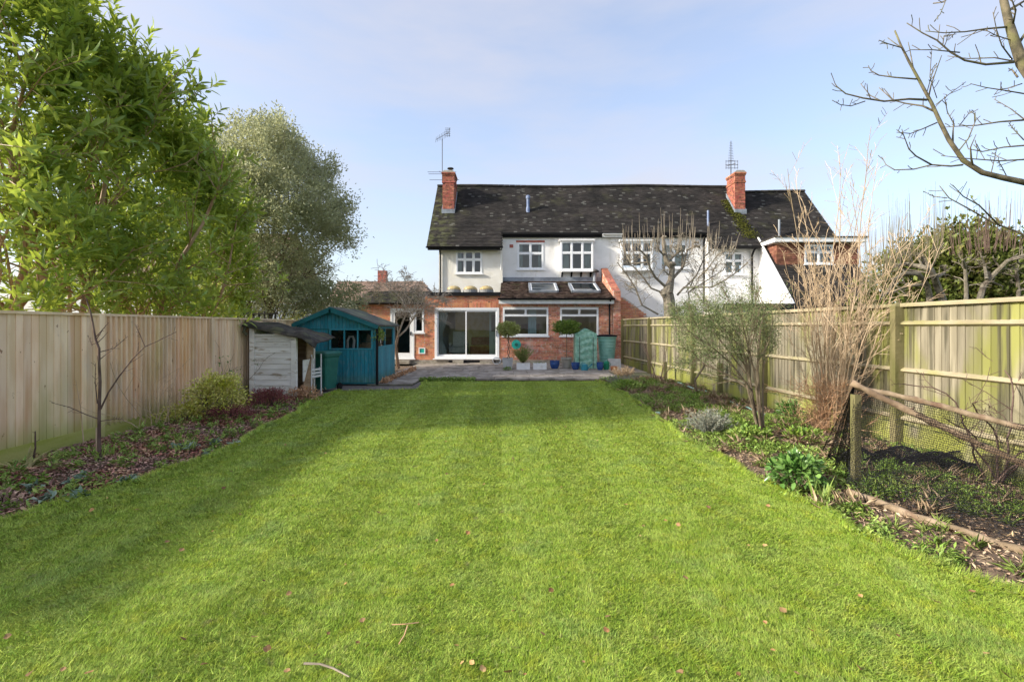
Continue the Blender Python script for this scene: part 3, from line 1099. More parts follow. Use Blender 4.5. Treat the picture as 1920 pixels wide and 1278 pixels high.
# --- rooms seen through the glass
def room(x0, x1, y0, y1, z0, z1, wall, floor):
    m = MB()
    m.quad((x0, y1, z0), (x1, y1, z0), (x1, y1, z1), (x0, y1, z1))
    m.quad((x0, y0, z0), (x0, y1, z0), (x0, y1, z1), (x0, y0, z1))
    m.quad((x1, y1, z0), (x1, y0, z0), (x1, y0, z1), (x1, y1, z1))
    m.quad((x0, y1, z1), (x1, y1, z1), (x1, y0, z1), (x0, y0, z1))
    o = m.build('room_walls', wall, house)
    f = MB()
    f.quad((x0, y0, z0), (x1, y0, z0), (x1, y1, z0), (x0, y1, z0))
    f.build('room_floor', floor, house)
    return o
room(-3.6, -.5, YE + .252, 24.6, .28, 2.6, m_room, m_carpet)
MB().box(-2.75, -1.05, 23.3, 23.38, .29, 2.55).build('alcove_wall', m_room_y, house)
cm = MB()
for i in range(26):
    u0, u1 = -3.22 + i * .016 * 1.1, -3.22 + (i + 1) * .016 * 1.1
    for k in range(6):
        za, zb = .32 + k * .34, .32 + (k + 1) * .34
        def sq(u, z):
            t = (z - .32) / 2.04
            pinch = 1 - .55 * math.exp(-((t - .42) / .25) ** 2) if True else 1
            return -3.22 + (u + 3.22) * pinch * (1 if t < .42 else 1.0)
        cm.quad((sq(u0, za), YE + .2 + .03 * math.sin(i * 1.5), za), (sq(u1, za), YE + .2 + .03 * math.sin((i + 1) * 1.5), za),
                (sq(u1, zb), YE + .2 + .03 * math.sin((i + 1) * 1.5), zb), (sq(u0, zb), YE + .2 + .03 * math.sin(i * 1.5), zb))
cm.build('curtain', m_curtain, house, smooth=True)
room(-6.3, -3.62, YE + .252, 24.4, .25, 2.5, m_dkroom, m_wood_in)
room(-.44, 4.2, YE + .252, 24.0, .25, 2.55, m_room, m_wood_in)
# furniture in the sitting room
arm = thing('armchair', 'pale grey armchair standing inside the sliding door', 'armchair', (-2.45, 22.2, .28))
MB().box(-2.80, -2.15, 21.9, 22.5, .40, .70).build('seat', m_upholst, arm, bevel=.05)
m3 = Matrix.Rotation(R(-14), 3, 'X')
MB().obox((-2.48, 22.55, .98), (.62, .16, .85), m3).build('backrest', m_upholst, arm, bevel=.06)
for x in (-2.84, -2.10):
    MB().box(x - .06, x + .06, 21.9, 22.5, .42, .86).build('armrest', m_upholst, arm, bevel=.04)
for x in (-2.78, -2.16):
    for y in (21.95, 22.45):
        MB().box(x - .02, x + .02, y - .02, y + .02, .28, .42).build('leg', m_wood_in, arm)
sofa = thing('sofa', 'dark red sofa along the back wall of the sitting room', 'sofa', (-1.5, 22.7, .28))
MB().box(-1.95, -.95, 22.3, 23.1, .30, .72).build('seat', m_red_in, sofa, bevel=.05)
MB().box(-1.95, -.95, 22.95, 23.2, .72, 1.12).build('backrest', m_red_in, sofa, bevel=.05)
idr = thing('inner_door', 'pale sage inner door standing open behind the sliding door', 'door', (-.8, 21.6, .28))
MB().box(-1.02, -.62, 21.55, 21.6, .29, 2.3).build('door_leaf', m_sage, idr)
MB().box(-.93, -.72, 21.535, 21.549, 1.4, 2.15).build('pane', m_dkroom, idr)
plant_in = thing('wooden_dresser', 'brown wooden dresser against the dining room wall', 'dresser', (.9, 23.4, .25))
MB().box(.2, 1.3, 23.2, 23.8, .25, 1.7).build('body', m_wood_in, plant_in)
MB().box(.18, 1.32, 23.17, 23.82, 1.702, 1.74).build('top', m_wood_in, plant_in)
ch2 = thing('blue_curtain', 'pale blue curtain hanging behind the dining room window', 'curtain', (.85, 20.95, 1.2))
cm = MB()
for i in range(18):
    u0, u1 = .70 + i * .02, .70 + (i + 1) * .02
    cm.quad((u0, 20.95 + .02 * math.sin(i * 2), .5), (u1, 20.95 + .02 * math.sin(i * 2 + 2), .5), (u1, 20.95 + .02 * math.sin(i * 2 + 2), 2.5), (u0, 20.95 + .02 * math.sin(i * 2), 2.5))
cm.build('cloth', M('pale_blue_cloth', (.45, .62, .66), rough=.9), ch2)

# --- extension windows
def picture_window(x0, x1, z0, z1, lab):
    """one wide light below, two top lights"""
    Y = YE
    fw = .075
    f = MB()
    f.box(x0, x0 + fw, Y - .02, Y + .06, z0, z1)
    f.box(x1 - fw, x1, Y - .02, Y + .06, z0, z1)
    f.box(x0 + fw, x1 - fw, Y - .02, Y + .06, z0, z0 + fw)
    f.box(x0 + fw, x1 - fw, Y - .02, Y + .06, z1 - fw, z1)
    zt = z0 + (z1 - z0) * .73
    xm = (x0 + x1) / 2
    f.box(x0 + fw, x1 - fw, Y - .016, Y + .06, zt - .045, zt + .045)
    f.box(xm - .045, xm + .045, Y - .016, Y + .06, zt + .045, z1 - fw)
    w = f.build('window', m_white, house)
    w['label'] = lab
    for (a, c, p, q) in ((x0 + fw, x1 - fw, z0 + fw, zt - .045), (x0 + fw, xm - .045, zt + .045, z1 - fw), (xm + .045, x1 - fw, zt + .045, z1 - fw)):
        g = MB()
        g.quad((a, Y + .02, p), (c, Y + .02, p), (c, Y + .02, q), (a, Y + .02, q))
        g.build('pane', m_glass_d, w)
    MB().box(x0 - .05, x1 + .05, Y - .09, Y - .022, z0 - .06, z0 - .003).build('sill', m_white, w)
picture_window(*w1, 'wide white window beside the sliding door')
picture_window(*w2, 'white window behind the mini greenhouse')

# --- roof edges of the extension: flat felt roof with black fascia, tiled left end
f = MB()
f.box(-3.72, -.5, YE - .10, YE - .012, 2.93, 3.08)
f.build('fascia', m_black, house)
MB().box(-3.72, -.5, YE - .012, YW, 2.985, 3.075).build('flat_roof', m_felt_d, house)
mb = MB()
tiles(mb, -6.7, -3.73, YE - .18, 2.60, 22.6, 3.28, seed=9)
mb.build('tiled_roof_end', m_tile, house)['kind'] = 'stuff'
MB().prism([(YE - .16, 2.60), (22.6, 3.26), (22.6, 2.7), (YE - .16, 2.56)], 'x', -6.66, -3.74).build('roof_board', m_dark, house)
gutter(MB(), -6.72, -3.74, YE - .22, 2.62).build('gutter', m_black, house)
MB().tube([(-6.55, YE - .2, 2.56), (-6.55, YE - .06, 2.40), (-6.55, YE - .06, .1)], .035, 8).build('downpipe', m_black, house)
for i, px in enumerate((851, 882, 912)):      # amber roof domes
    x = (px - 960) / 900 * 21.2
    mb = MB().lathe([(.31, 0), (.32, .16), (.29, .17)], (x, 21.2, 3.07), 20)
    k = mb.build('roof_dome', m_domeb, house, smooth=False)
    MB().lathe([(.30, .17), (.30, .21), (.26, .27), (.17, .325), (.06, .35), (.005, .352)], (x, 21.2, 3.07), 20).build('dome_light', m_dome, k, smooth=True)

# --- lean-to roof with two rooflights
LA, LB = (YE - .22, 2.83), (YC - .02, 3.83)
def lz(y):
    return LA[1] + (y - LA[0]) * (LB[1] - LA[1]) / (LB[0] - LA[0])
s1 = (.80, 2.02)
s2 = (2.66, 3.86)
def keep_l(x, y):
    return not any(a - .05 < x < c + .05 and 21.05 < y < 22.5 for (a, c) in (s1, s2))
mb = MB()
tiles(mb, -.52, 4.30, LA[0], LA[1], LB[0], LB[1], seed=5, keep=keep_l, jit=.01, th=.03)
o = mb.build('lean_to_tiles', m_tile_b, house)
o['kind'] = 'stuff'
mb = MB()
mb.prism([(LA[0] + .02, LA[1] - .015), (LB[0], LB[1] - .015), (LB[0], LB[1] - .16), (LA[0] + .02, LA[1] - .10)], 'x', -.50, 4.29)
mb.build('lean_to_deck', m_dark, house)
MB().box(-.50, 4.29, YC - .16, YC - .012, 3.80, 3.99).build('flashing', m_lead, house)
MB().box(-.56, 4.31, LA[0] - .035, LA[0] + .012, 2.58, 2.74).build('fascia', m_whitep, house)
gutter(MB(), -.60, 4.33, LA[0] - .10, 2.81, .07).build('gutter', m_black, house)
MB().tube([(4.15, LA[0] - .06, 2.76), (4.15, YE - .08, 2.5), (4.15, YE - .08, .95)], .036, 8).build('downpipe', m_black, house)
for (a, c) in (s1, s2):
    ya, yb = 21.10, 22.46
    f = MB()
    up = Vector((0, -(lz(yb) - lz(ya)), yb - ya)).normalized()
    def q(x, y, hh):
        return Vector((x, y, lz(y))) + up * hh
    for (p0, p1) in (((a, ya), (a, yb)), ((c, ya), (c, yb))):
        f.bar(q(*p0, .05), q(*p1, .05), .08, .13, up)
    for y in (ya, yb):
        f.bar(q(a + .041, y, .045), q(c - .041, y, .045), .09, .12, up)
    w = f.build('rooflight', m_lead, house)
    s = MB()
    for (p0, p1) in (((a + .065, ya + .05), (a + .065, yb - .05)), ((c - .065, ya + .05), (c - .065, yb - .05))):
        s.bar(q(*p0, .07), q(*p1, .07), .045, .06, up)
    s.build('white_lining', m_white, w)
    g = MB()
    g.quad(q(a + .04, ya + .04, .085), q(c - .04, ya + .04, .085), q(c - .04, yb - .04, .085), q(a + .04, yb - .04, .085))
    g.build('pane', m_glass_r, w)
    g = MB()
    g.quad(q(a + .09, ya + .06, .045), q(c - .09, ya + .06, .045), q(c - .09, yb - .06, .045), q(a + .09, yb - .06, .045))
    g.build('blind', m_curtain, w)  # pale sheet added under the glass, standing in for bright sky reflected in it

# --- party parapet and pier
mb = MB()
mb.prism([(YE + .0, .0), (YC - .01, .0), (YC - .01, 4.38), (YE + .0, 3.06)], 'x', 4.335, 4.60)
par = mb.build('parapet_wall', m_mortar, house)
mb = MB()
bricks_side(mb, YE, YC - .02, .1, 4.4, 4.337, -1, top=lambda y: 3.06 + (y - YE) * .471 - .02)
bricks_side(mb, YE, YC - .02, .1, 4.4, 4.598, 1, top=lambda y: 3.06 + (y - YE) * .471 - .02)
bricks_front(mb, 4.34, 4.595, .1, 3.0, YE)
mb.build('bricks', m_brick, par)['kind'] = 'stuff'
mb = MB()
N = 14
for i in range(N):
    y0 = YE - .03 + i * (YC - YE) / N
    y1 = y0 + (YC - YE) / N - .012
    z0, z1 = 3.07 + (y0 - YE) * .471, 3.07 + (y1 - YE) * .471
    mb.prism([(y0, z0), (y1, z1), (y1, z1 + .08), (y0, z0 + .08)], 'x', 4.315, 4.62)
mb.build('coping_bricks', m_brick_c, par)['kind'] = 'stuff'
MB().box(4.31, 4.62, YE - .09, YE - .025, .0, 3.15).build('pier', m_mortar, par)
mb = MB()
bricks_front(mb, 4.312, 4.618, .1, 3.14, YE - .09, seed=8)
mb.build('pier_bricks', m_brick, par)['kind'] = 'stuff'
# flue with a cowl in front of the upper wall
mb = MB().lathe([(.09, 0), (.09, .50), (.12, .52), (.12, .56)], (3.98, YC - .22, 3.66), 14)
fl = mb.build('flue', m_lead, house)
MB().lathe([(.21, .58), (.20, .63), (.10, .70), (.02, .72)], (3.98, YC - .22, 3.66), 14).build('cowl', m_felt_d, fl)

# --- upper walls
uw = (-2.67, -1.42, 4.13, 5.22)              # wing window (X at YW)
c1 = (.26, 1.53, 4.39, 5.69)
c2 = (2.33, 3.89, 4.31, 5.71)
mb = MB()
mb.holes(-3.48, -.45, 3.08, 5.62, YW, YW + .25, [uw])
mb.box(-3.48, -3.23, YW + .25, 28.4, 2.6, 5.9)
mb.box(-.70, -.452, YW + .25, YC + .25, 3.08, 5.9)
mb.build('wing_wall', m_render_c, house)
mb = MB()
mb.holes(-.45, 4.355, 3.4, 5.93, YC, YC + .25, [c1, c2])
mb.build('centre_wall', m_render, house)
MB().prism([(22.9, 5.6), (RY, RZ - .12), (28.7, 5.6)], 'x', -3.475, -3.3).build('gable_wall', m_render, house)
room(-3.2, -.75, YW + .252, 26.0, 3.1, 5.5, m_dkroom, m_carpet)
room(-.40, 1.9, YC + .252, 26.0, 3.1, 5.9, m_room, m_carpet)
room(1.92, 4.25, YC + .252, 26.0, 3.1, 5.9, m_room, m_carpet)
window(house, *uw, YW, cols=(.34, .67), transom=.62, blind=[(-2.60, -2.42)], label='three-light casement window above the roof domes')
window(house, *c1, YC, cols=(.5,), transom=.60, blind=[(.33, .52), (1.28, 1.46)], label='two-light casement window under a brick lintel')
w = window(house, 2.33, 3.89, 4.31, 5.71, YC - .30, cols=(.34, .67), transom=.60, blind=[(2.45, 2.75), (3.45, 3.8)], label='projecting oriel window on small black brackets', sill=.07)
f = MB()
f.box(2.33, 2.39, YC - .235, YC - .003, 4.31, 5.71)
f.box(3.83, 3.89, YC - .235, YC - .003, 4.31, 5.71)
f.box(2.39, 3.83, YC - .235, YC - .003, 4.24, 4.31)
f.build('oriel_cheeks', m_white, w)
f = MB().box(2.25, 3.97, YC - .40, YC - .003, 5.715, 5.80)
f.build('oriel_roof', m_whitep, w)
for x in (2.42, 2.88, 3.34, 3.80):
    MB().prism([(YC - .28, 4.235), (YC - .002, 4.235), (YC - .002, 4.02)], 'x', x - .035, x + .035).build('bracket', m_black, w)
MB().box(.20, 1.59, YC - .02, YC - .003, 5.70, 5.79).build('brick_lintel', m_brick_c, house)
MB().box(2.25, 3.97, YC - .03, YC - .003, 5.803, 5.85).build('brick_lintel', m_brick_c, house)
MB().box(-.12, .06, YC - .02, YC - .003, 5.44, 5.60).build('air_brick', m_brick_c, house)

# --- main roof
RX = XP + .02
def keep_m(x, y):
    if x > -.47 and y < 23.10:
        return False
    if -3.55 < x < -2.86 and 24.24 < y < 25.3:
        return False
    return True
mb = MB()
tiles(mb, -4.0, RX, 22.45, slope(22.45), RY, RZ, seed=21, keep=keep_m, sag=.03, th=.024)
roof = mb.build('roof', m_tile, house)
roof['kind'] = 'stuff'
mb = MB()
mb.prism([(22.47, slope(22.47) - .02), (RY, RZ - .02), (28.9, slope(22.47) - .02), (28.7, slope(22.47) - .12), (RY, RZ - .16), (22.6, slope(22.47) - .12)], 'x', -3.98, -.48)
mb.prism([(23.12, slope(23.12) - .02), (RY, RZ - .02), (28.9, slope(22.47) - .02), (28.7, slope(22.47) - .12), (RY, RZ - .16), (23.2, slope(23.12) - .12)], 'x', -.478, RX)
mb.build('roof_deck', m_dark, house)
mb = MB()
n = 28
for i in range(n):                            # half-round ridge tiles
    x0 = -4.0 + i * (RX + 4.0) / n
    x1 = x0 + (RX + 4.0) / n - .008
    dz = -.03 * math.sin(((x0 + x1) / 2) * .7)
    pr = [(RY + .13 * math.cos(a), RZ + dz - .03 + .12 * math.sin(a)) for a in [math.pi * k / 6 for k in range(7)]]
    mb.prism(pr, 'x', x0, x1)
mb.build('ridge_tiles', m_tile, house)['kind'] = 'stuff'
MB().box(-3.95, -.47, 22.48, 22.55, slope(22.45) - .16, slope(22.45) - .015).build('eaves_board', m_dark, house)
gutter(MB(), -4.02, -.42, 22.40, slope(22.45) - .02).build('gutter', m_black, house)
MB().box(-.44, 4.25, 23.14, 23.20, 5.93, 6.08).build('fascia', m_black, house)
gutter(MB(), -.50, 4.28, 23.07, 6.08, .065).build('gutter', m_black, house)
for i in range(9):
    x = -3.3 + i * .34
    MB().box(x, x + .06, 22.56, YW - .003, slope(22.45) - .11, slope(22.45) - .02).build('rafter_end', m_dark, house)
MB().tube([(-3.40, 22.42, 5.28), (-3.40, 22.78, 5.12), (-3.40, YW - .06, 4.9), (-3.40, YW - .06, 3.1)], .035, 8).build('downpipe', m_black, house)
MB().tube([(-.53, 22.42, 5.30), (-.53, 22.62, 5.22), (-.53, YW - .06, 5.05), (-.53, YW - .06, 4.3)], .03, 8).build('downpipe', m_whitep, house)
# soil vent pipe through the tiles
vx, vy = (990 - 960) / 900 * 24.3, 24.3
MB().lathe([(.10, -.2), (.10, .12), (.075, .2), (.075, .60), (.11, .62), (.11, .74), (.07, .78)], (vx, vy, slope(vy) + .02), 12).build('vent_pipe', m_bluepipe, house)

def chimney(root, x0, x1, y0, y1, z0, z1, mat, seed):
    """stack with corbelled courses, a flaunched cap and lead apron"""
    c = MB().box(x0, x1, y0, y1, z0, z1 - .10).build('chimney', m_mortar_d, root)
    mb = MB()
    bricks_front(mb, x0, x1, z0, z1 - .12, y0, seed=seed)
    bricks_side(mb, y0, y1, z0, z1 - .12, x0, -1, seed=seed)
    bricks_side(mb, y0, y1, z0, z1 - .12, x1, 1, seed=seed)
    for (za, zb, e) in ((z1 - .62, z1 - .555, .035), (z1 - .55, z1 - .485, .02), (z1 - .25, z1 - .185, .03), (z1 - .18, z1 - .10, .055)):
        mb.box(x0 - e, x1 + e, y0 - e, y1 + e, za, zb)
    mb.build('bricks', mat, c)['kind'] = 'stuff'
    f = MB()
    f.prism([(x0 - .05, z1 - .10), (x1 + .05, z1 - .10), (x1 - .08, z1), (x0 + .08, z1)], 'y', y0 - .05, y1 + .05)
    f.build('cap', m_cap, c)
    zb = slope(y0)
    f = MB()
    f.box(x0 - .04, x1 + .04, y0 - .09, y0 - .012, zb - .12, zb + .14)
    for (xa, xb) in ((x0 - .05, x0 - .012), (x1 + .012, x1 + .05)):
        f.prism([(y0 - .05, slope(y0 - .05) - .1), (y1, slope(min(y1, RY)) - .1), (y1, slope(min(y1, RY)) + .17), (y0 - .05, slope(y0 - .05) + .17)], 'x', xa, xb)
    f.build('lead_flashing', m_lead, c)
    return c
c = chimney(house, -3.50, -2.92, 24.24, 25.25, 6.9, 9.50, m_brick_c, 31)
MB().lathe([(.10, 0), (.09, .14)], (-3.15, 24.6, 9.48), 12).build('chimney_pot', m_felt_d, c)
MB().lathe([(.03, .12), (.03, .20), (.17, .21), (.15, .25), (.04, .28)], (-3.15, 24.6, 9.48), 12).build('cowl', m_felt_d, c)

# TV aerials
def aerial(name, label, base, h, kind):
    t = thing(name, label, 'aerial', base)
    b0 = Vector(base)
    MB().tube([b0, b0 + Vector((0, 0, h))], .022, 6).build('mast', m_metal, t)
    mb = MB()
    if kind == 0:
        a = b0 + Vector((-.32, 0, h - .05))
        c = b0 + Vector((.38, -.1, h + .30))
        mb.tube([a, c], .012, 5)
        for i in range(9):
            p = a.lerp(c, i / 8)
            mb.tube([p + Vector((-.02, 0, -.14 - .01 * i)), p + Vector((.02, 0, .14 + .01 * i))], .009, 4)
        mb.tube([c + Vector((0, 0, -.26)), c + Vector((0, 0, .2))], .010, 4)
        for z in (-.2, -.1, 0, .1, .19):
            mb.tube([c + Vector((-.22, 0, z)), c + Vector((.05, 0, z))], .010, 4)
        mb.build('yagi_head', m_metal, t)
        mb = MB()
        for z, w0, w1 in ((.15, -.75, .70), (.05, -.7, .62), (-.25, -.65, .85)):
            mb.tube([b0 + Vector((w0, 0, z + .35)), b0 + Vector((w1, .1, z + .38))], .011, 4)
        mb.tube([b0 + Vector((-.1, -.4, .42)), b0 + Vector((.1, .4, .42))], .011, 4)
        mb.build('lower_dipoles', m_metal, t)
    else:
        a = b0 + Vector((0, -.5, h - .35))
        c = b0 + Vector((0, .5, h - .15))
        mb.tube([a, c], .016, 5)
        for i in range(12):
            p = b0 + Vector((0, 0, h - .05 + i * .085))
            w = .15 - .008 * i
            mb.tube([p + Vector((-w, 0, 0)), p + Vector((w, 0, .02))], .009, 4)
        mb.tube([b0 + Vector((0, 0, h - .3)), b0 + Vector((.0, 0, h + .98))], .014, 5)
        for x in (-.3, -.15, .15, .3):
            mb.tube([b0 + Vector((x, -.1, h - .5)), b0 + Vector((x, -.1, h - .05))], .012, 4)
        for z in (-.45, -.28, -.1):
            mb.tube([b0 + Vector((-.32, -.1, h + z)), b0 + Vector((.32, -.1, h + z))], .012, 4)
        mb.build('yagi_head', m_metal, t)
    return t
aerial('television_aerial', 'tall grey aerial mast on the left chimney with lower bars', (-3.56, 24.5, 9.0), 2.2, 0)
aerial('television_aerial', 'upright grey aerial beside the right-hand chimney', (11.22, 24.6, 9.2), .95, 1)

# ================================================================== THE NEIGHBOUR'S HALF
nb = thing('house', 'white neighbouring half of the pair with tile-hung dormer and long sloping roof', 'house', (10, 23, 0))
XA, XB, XV, XE = XP + .03, 9.35, 11.75, 15.5
n1 = (5.3, 6.9, 4.35, 5.70)
n2 = (8.2 - 1.0, 8.5, 4.45, 5.65)
n3 = (10.1, 11.0, 4.10, 5.15)
mb = MB()
mb.holes(XA, XB, .0, 5.93, YC + .02, YC + .27, [(5.25, 6.75, 4.35, 5.70), n2])
mb.holes(XB, XV, .0, 5.62, YW, YW + .25, [n3])
mb.box(XB, XB + .25, YW + .25, YC + .3, .0, 5.9)
mb.prism([(20.2, .0), (YW + .25, .0), (YW + .25, slope(YW + .25) - .1), (20.2, slope(20.2) - .1)], 'x', XV, XV + .25)
mb.build('wall', m_render, nb)
MB().box(XV + .26, XE - .3, 20.6, 20.8, 0, 3.1).build('catslide_wall', m_render, nb)
MB().prism([(20.6, 0), (28.7, 0), (28.7, 5.6), (RY, RZ - .4), (20.6, 3.0)], 'x', XE - .30, XE - .10).build('gable_wall', m_render, nb)
window(nb, 5.25, 6.75, 4.35, 5.70, YC - .25, cols=(.34, .67), transom=.6, label='oriel window of the neighbouring house')
MB().box(5.15, 6.85, YC - .35, YC + .015, 5.705, 5.79).build('oriel_roof', m_whitep, nb)
f = MB()
f.box(5.25, 5.31, YC - .185, YC + .017, 4.35, 5.70)
f.box(6.69, 6.75, YC - .185, YC + .017, 4.35, 5.70)
f.box(5.31, 6.69, YC - .185, YC + .017, 4.27, 4.345)
f.build('oriel_cheeks', m_white, nb)
window(nb, *n2, YC + .02, cols=(.5,), transom=.6, blind=[(7.3, 8.4)])
window(nb, *n3, YW, cols=(.5,), transom=.62, blind=[(10.2, 10.5), (10.6, 10.9)])
def keep_n(x, y):
    if x < XB and y < 23.10:
        return False
    if x < XV - .05 and y < 22.45:
        return False
    if x > 11.8 and y > RY - .32:
        return False
    if 11.24 < x < 11.79 and 24.24 < y < 25.2:
        return False
    if 11.9 < x < 15.55 and 21.62 < y < 22.55:
        return False
    return True
mb = MB()
tiles(mb, RX + .002, XE, EY, EZ, RY, RZ, seed=41, keep=keep_n, sag=.03, th=.024)
mb.build('roof', m_tile, nb)['kind'] = 'stuff'
mb = MB()
def deck(x0, x1, ya, yr):
    mb.prism([(ya, slope(ya) - .02), (yr, slope(yr) - .02), (28.9, slope(22.47) - .02), (28.7, slope(22.47) - .12), (yr, slope(yr) - .16), (ya + .1, slope(ya) - .12)], 'x', x0, x1)
deck(RX + .003, XB, 23.12, RY)
deck(XB + .002, XV - .06, 22.47, RY)
deck(XV - .058, 11.86, EY + .02, RY)
deck(11.862, XE - .02, EY + .02, RY - .34)
mb.build('roof_deck', m_dark, nb)
mb = MB()
for i in range(34):
    x0 = RX + i * (XE - RX) / 34
    x1 = x0 + (XE - RX) / 34 - .008
    yr = RY if x0 < 11.7 else RY - .34
    dz = -.03 * math.sin(((x0 + x1) / 2) * .7)
    pr = [(yr + .13 * math.cos(a), slope(yr) + dz - .03 + .12 * math.sin(a)) for a in [math.pi * k / 6 for k in range(7)]]
    mb.prism(pr, 'x', x0, x1)
mb.build('ridge_tiles', m_tile, nb)['kind'] = 'stuff'
MB().bar((XV - .03, 20.0, slope(20.0) - .06), (XV - .03, 22.9, slope(22.9) - .06), .07, .17, (0, -.75, .66)).build('verge_board', m_whitep, nb)
MB().box(XA, 5.3, 23.14, 23.20, 5.93, 6.06).build('fascia', m_whitep, nb)
gutter(MB(), XA, 5.3, 23.07, 6.08, .065).build('gutter', m_whitep, nb)
MB().box(5.31, XB + .05, 23.14, 23.20, 5.93, 6.06).build('fascia', m_black, nb)
gutter(MB(), 5.31, XB + .08, 23.07, 6.08, .065).build('gutter', m_black, nb)
gutter(MB(), XB - .05, XV - .1, 22.40, slope(22.45) - .02).build('gutter', m_black, nb)
MB().tube([(XV - .35, 22.42, 5.30), (XV - .35, 22.62, 5.2), (XV - .35, YW - .06, 5.0), (XV - .35, YW - .06, .3)], .045, 8).build('downpipe', m_black, nb)
MB().tube([(XB - .06, 23.1, 5.98), (XB - .06, YC - .06, 5.7), (XB - .06, YC - .06, .3)], .035, 8).build('downpipe', m_black, nb)
chimney(nb, 11.26, 11.77, 24.24, 25.15, 6.9, 9.50, m_brick_c, 33)
MB().lathe([(.05, -.2), (.05, .75)], (9.6, 23.5, slope(23.5)), 10).build('vent_pipe', m_bluepipe, nb)
MB().lathe([(.05, -.2), (.05, .85)], (12.75, 22.9, slope(22.9)), 10).build('vent_pipe', m_lead, nb)
# dormer
YD, DX0, DX1, DZ0, DZ1 = 21.6, 11.93, 15.55, 4.25, 5.38
mb = MB()
dw = (13.15, 14.45, 4.42, 5.30)
mb.holes(DX0, DX1, DZ0, DZ1, YD, YD + .12, [dw])
mb.box(DX0, DX0 + .12, YD + .12, 22.6, DZ0, DZ1)
mb.box(DX1 - .12, DX1, YD + .12, 22.6, DZ0, DZ1)
dm = mb.build('dormer', m_tilehung, nb)
mb = MB()
def hang(x0, x1):
    tiles(mb, x0, x1, YD - .012, DZ0, YD - .010, DZ1, w=.165, g=.10, seed=int(x0 * 10), th=.012)
hang(DX0, 13.1)
hang(14.5, DX1)
t2 = MB()
tiles(t2, YD, 22.6, -.012, DZ0, -.010, DZ1, w=.165, g=.10, seed=77, th=.012)
n = len(mb.v)
for (a, b_, c_) in t2.v:
    mb.v.append((DX0 + b_, a, c_))
for f_ in t2.f:
    mb.f.append(tuple(n + i for i in f_[::-1]))
mb.build('hung_tiles', m_tilehung, dm)['kind'] = 'stuff'
MB().prism([(YD - .28, DZ1 + .005), (22.9, DZ1 + .005), (22.9, DZ1 + .16), (YD - .28, DZ1 + .20)], 'x', DX0 - .25, DX1 + .25).build('dormer_roof', m_white, dm)
MB().prism([(YD - .32, DZ1 + .203), (22.9, DZ1 + .163), (22.9, DZ1 + .20), (YD - .32, DZ1 + .25)], 'x', DX0 - .29, DX1 + .29).build('dormer_felt', m_felt_d, dm)
window(nb, *dw, YD - .01, cols=(.5,), transom=.62, blind=[(13.25, 14.35)], label='white dormer window with pale blind')
MB().box(12.1, 15.4, YD - .10, YD - .02, 4.10, 4.24).build('dormer_apron', m_lead, dm)
# low flat outbuilding roof behind the fence and the sloping brick garden wall
ob = thing('outbuilding', 'low grey flat-roofed outbuilding behind the weathered fence', 'outbuilding', (10.4, 20.5, 0))
MB().box(8.6, 12.0, 19.4, 21.6, 0, 2.35).build('wall', m_render_c, ob)
MB().box(8.45, 12.2, 19.2, 21.8, 2.353, 2.52).build('flat_roof', m_domeb, ob)
MB().box(8.44, 12.21, 19.16, 19.198, 2.30, 2.54).build('fascia', m_dark, ob)
bw = thing('garden_wall', 'orange brick garden wall stepping down to the right behind the fence', 'wall', (5.4, 21, 0))
def wtop(x):
    return 2.95 - max(0, x - 4.75) ** 1.25 * .72
prof = [(4.64, 0), (6.45, 0)] + [(x, wtop(x)) for x in (6.45, 6.1, 5.8, 5.4, 5.1, 4.9, 4.64)]
MB().prism(prof, 'y', 21.0, 21.22).build('wall', m_mortar, bw)
mb = MB()
bricks_front(mb, 4.64, 6.45, .1, 2.95, 21.0, top=lambda x: wtop(x) - .02, seed=14)
mb.build('bricks', m_brick_o, bw)['kind'] = 'stuff'

# ================================================================== HOUSES FARTHER OFF
bh = thing('house', 'brown tiled bungalow with a small brick chimney, farther back on the left', 'house', (-9, 36, 0))
MB().box(-13.5, -6.0, 35.5, 42, 0, 3.0).build('wall', m_render_c, bh)
mb = MB()
def keep_h(x, y):
    return x < -5.2 - (y - 35) * .55
tiles(mb, -14, -5.2, 35.0, 2.75, 38.6, 5.25, w=.30, g=.22, seed=51, keep=keep_h)
mb.build('roof', m_tile_bg, bh)['kind'] = 'stuff'
m = MB()
a, b_, c_, d_ = (-14, 35.02, 2.72), (-5.2, 35.02, 2.72), (-7.2, 38.6, 5.2), (-14, 38.6, 5.2)
m.f = []
m.quad(a, b_, c_, d_)
m.quad(b_, (-5.2, 42.5, 2.72), (-7.2, 39.2, 5.2), c_)
m.build('roof_deck', m_tile_bg, bh)
MB().box(-10.75, -10.1, 38.4, 39.0, 4.8, 6.1).build('chimney', m_brick_c, bh)
sb = thing('outbuilding', 'grey slate-hung outbuilding left of the brick extension', 'outbuilding', (-8, 24, 0))
MB().box(-9.2, -6.9, 22.5, 25, 0, 2.75).build('wall', m_plinth, sb)
mb = MB()
tiles(mb, -9.25, -6.85, 22.46, .3, 22.47, 2.8, w=.25, g=.16, seed=52)
mb.build('hung_slates', M('slate_hanging', (.24, .23, .19), (.33, .31, .26), s=4, rough=.9, isl=.2), sb)['kind'] = 'stuff'
wh = thing('house', 'bright white house half hidden behind the laurel', 'house', (-18, 26, 0))
mb = MB()
mb.holes(-25, -13.4, 0, 4.2, 25.0, 25.25, [(-15.85, -15.3, 1.9, 2.35), (-14.6, -14.15, 1.7, 2.15), (-20, -18.6, 2.2, 3.4)])
mb.box(-13.65, -13.4, 25.25, 33, 0, 4.2)
mb.build('wall', m_render, wh)
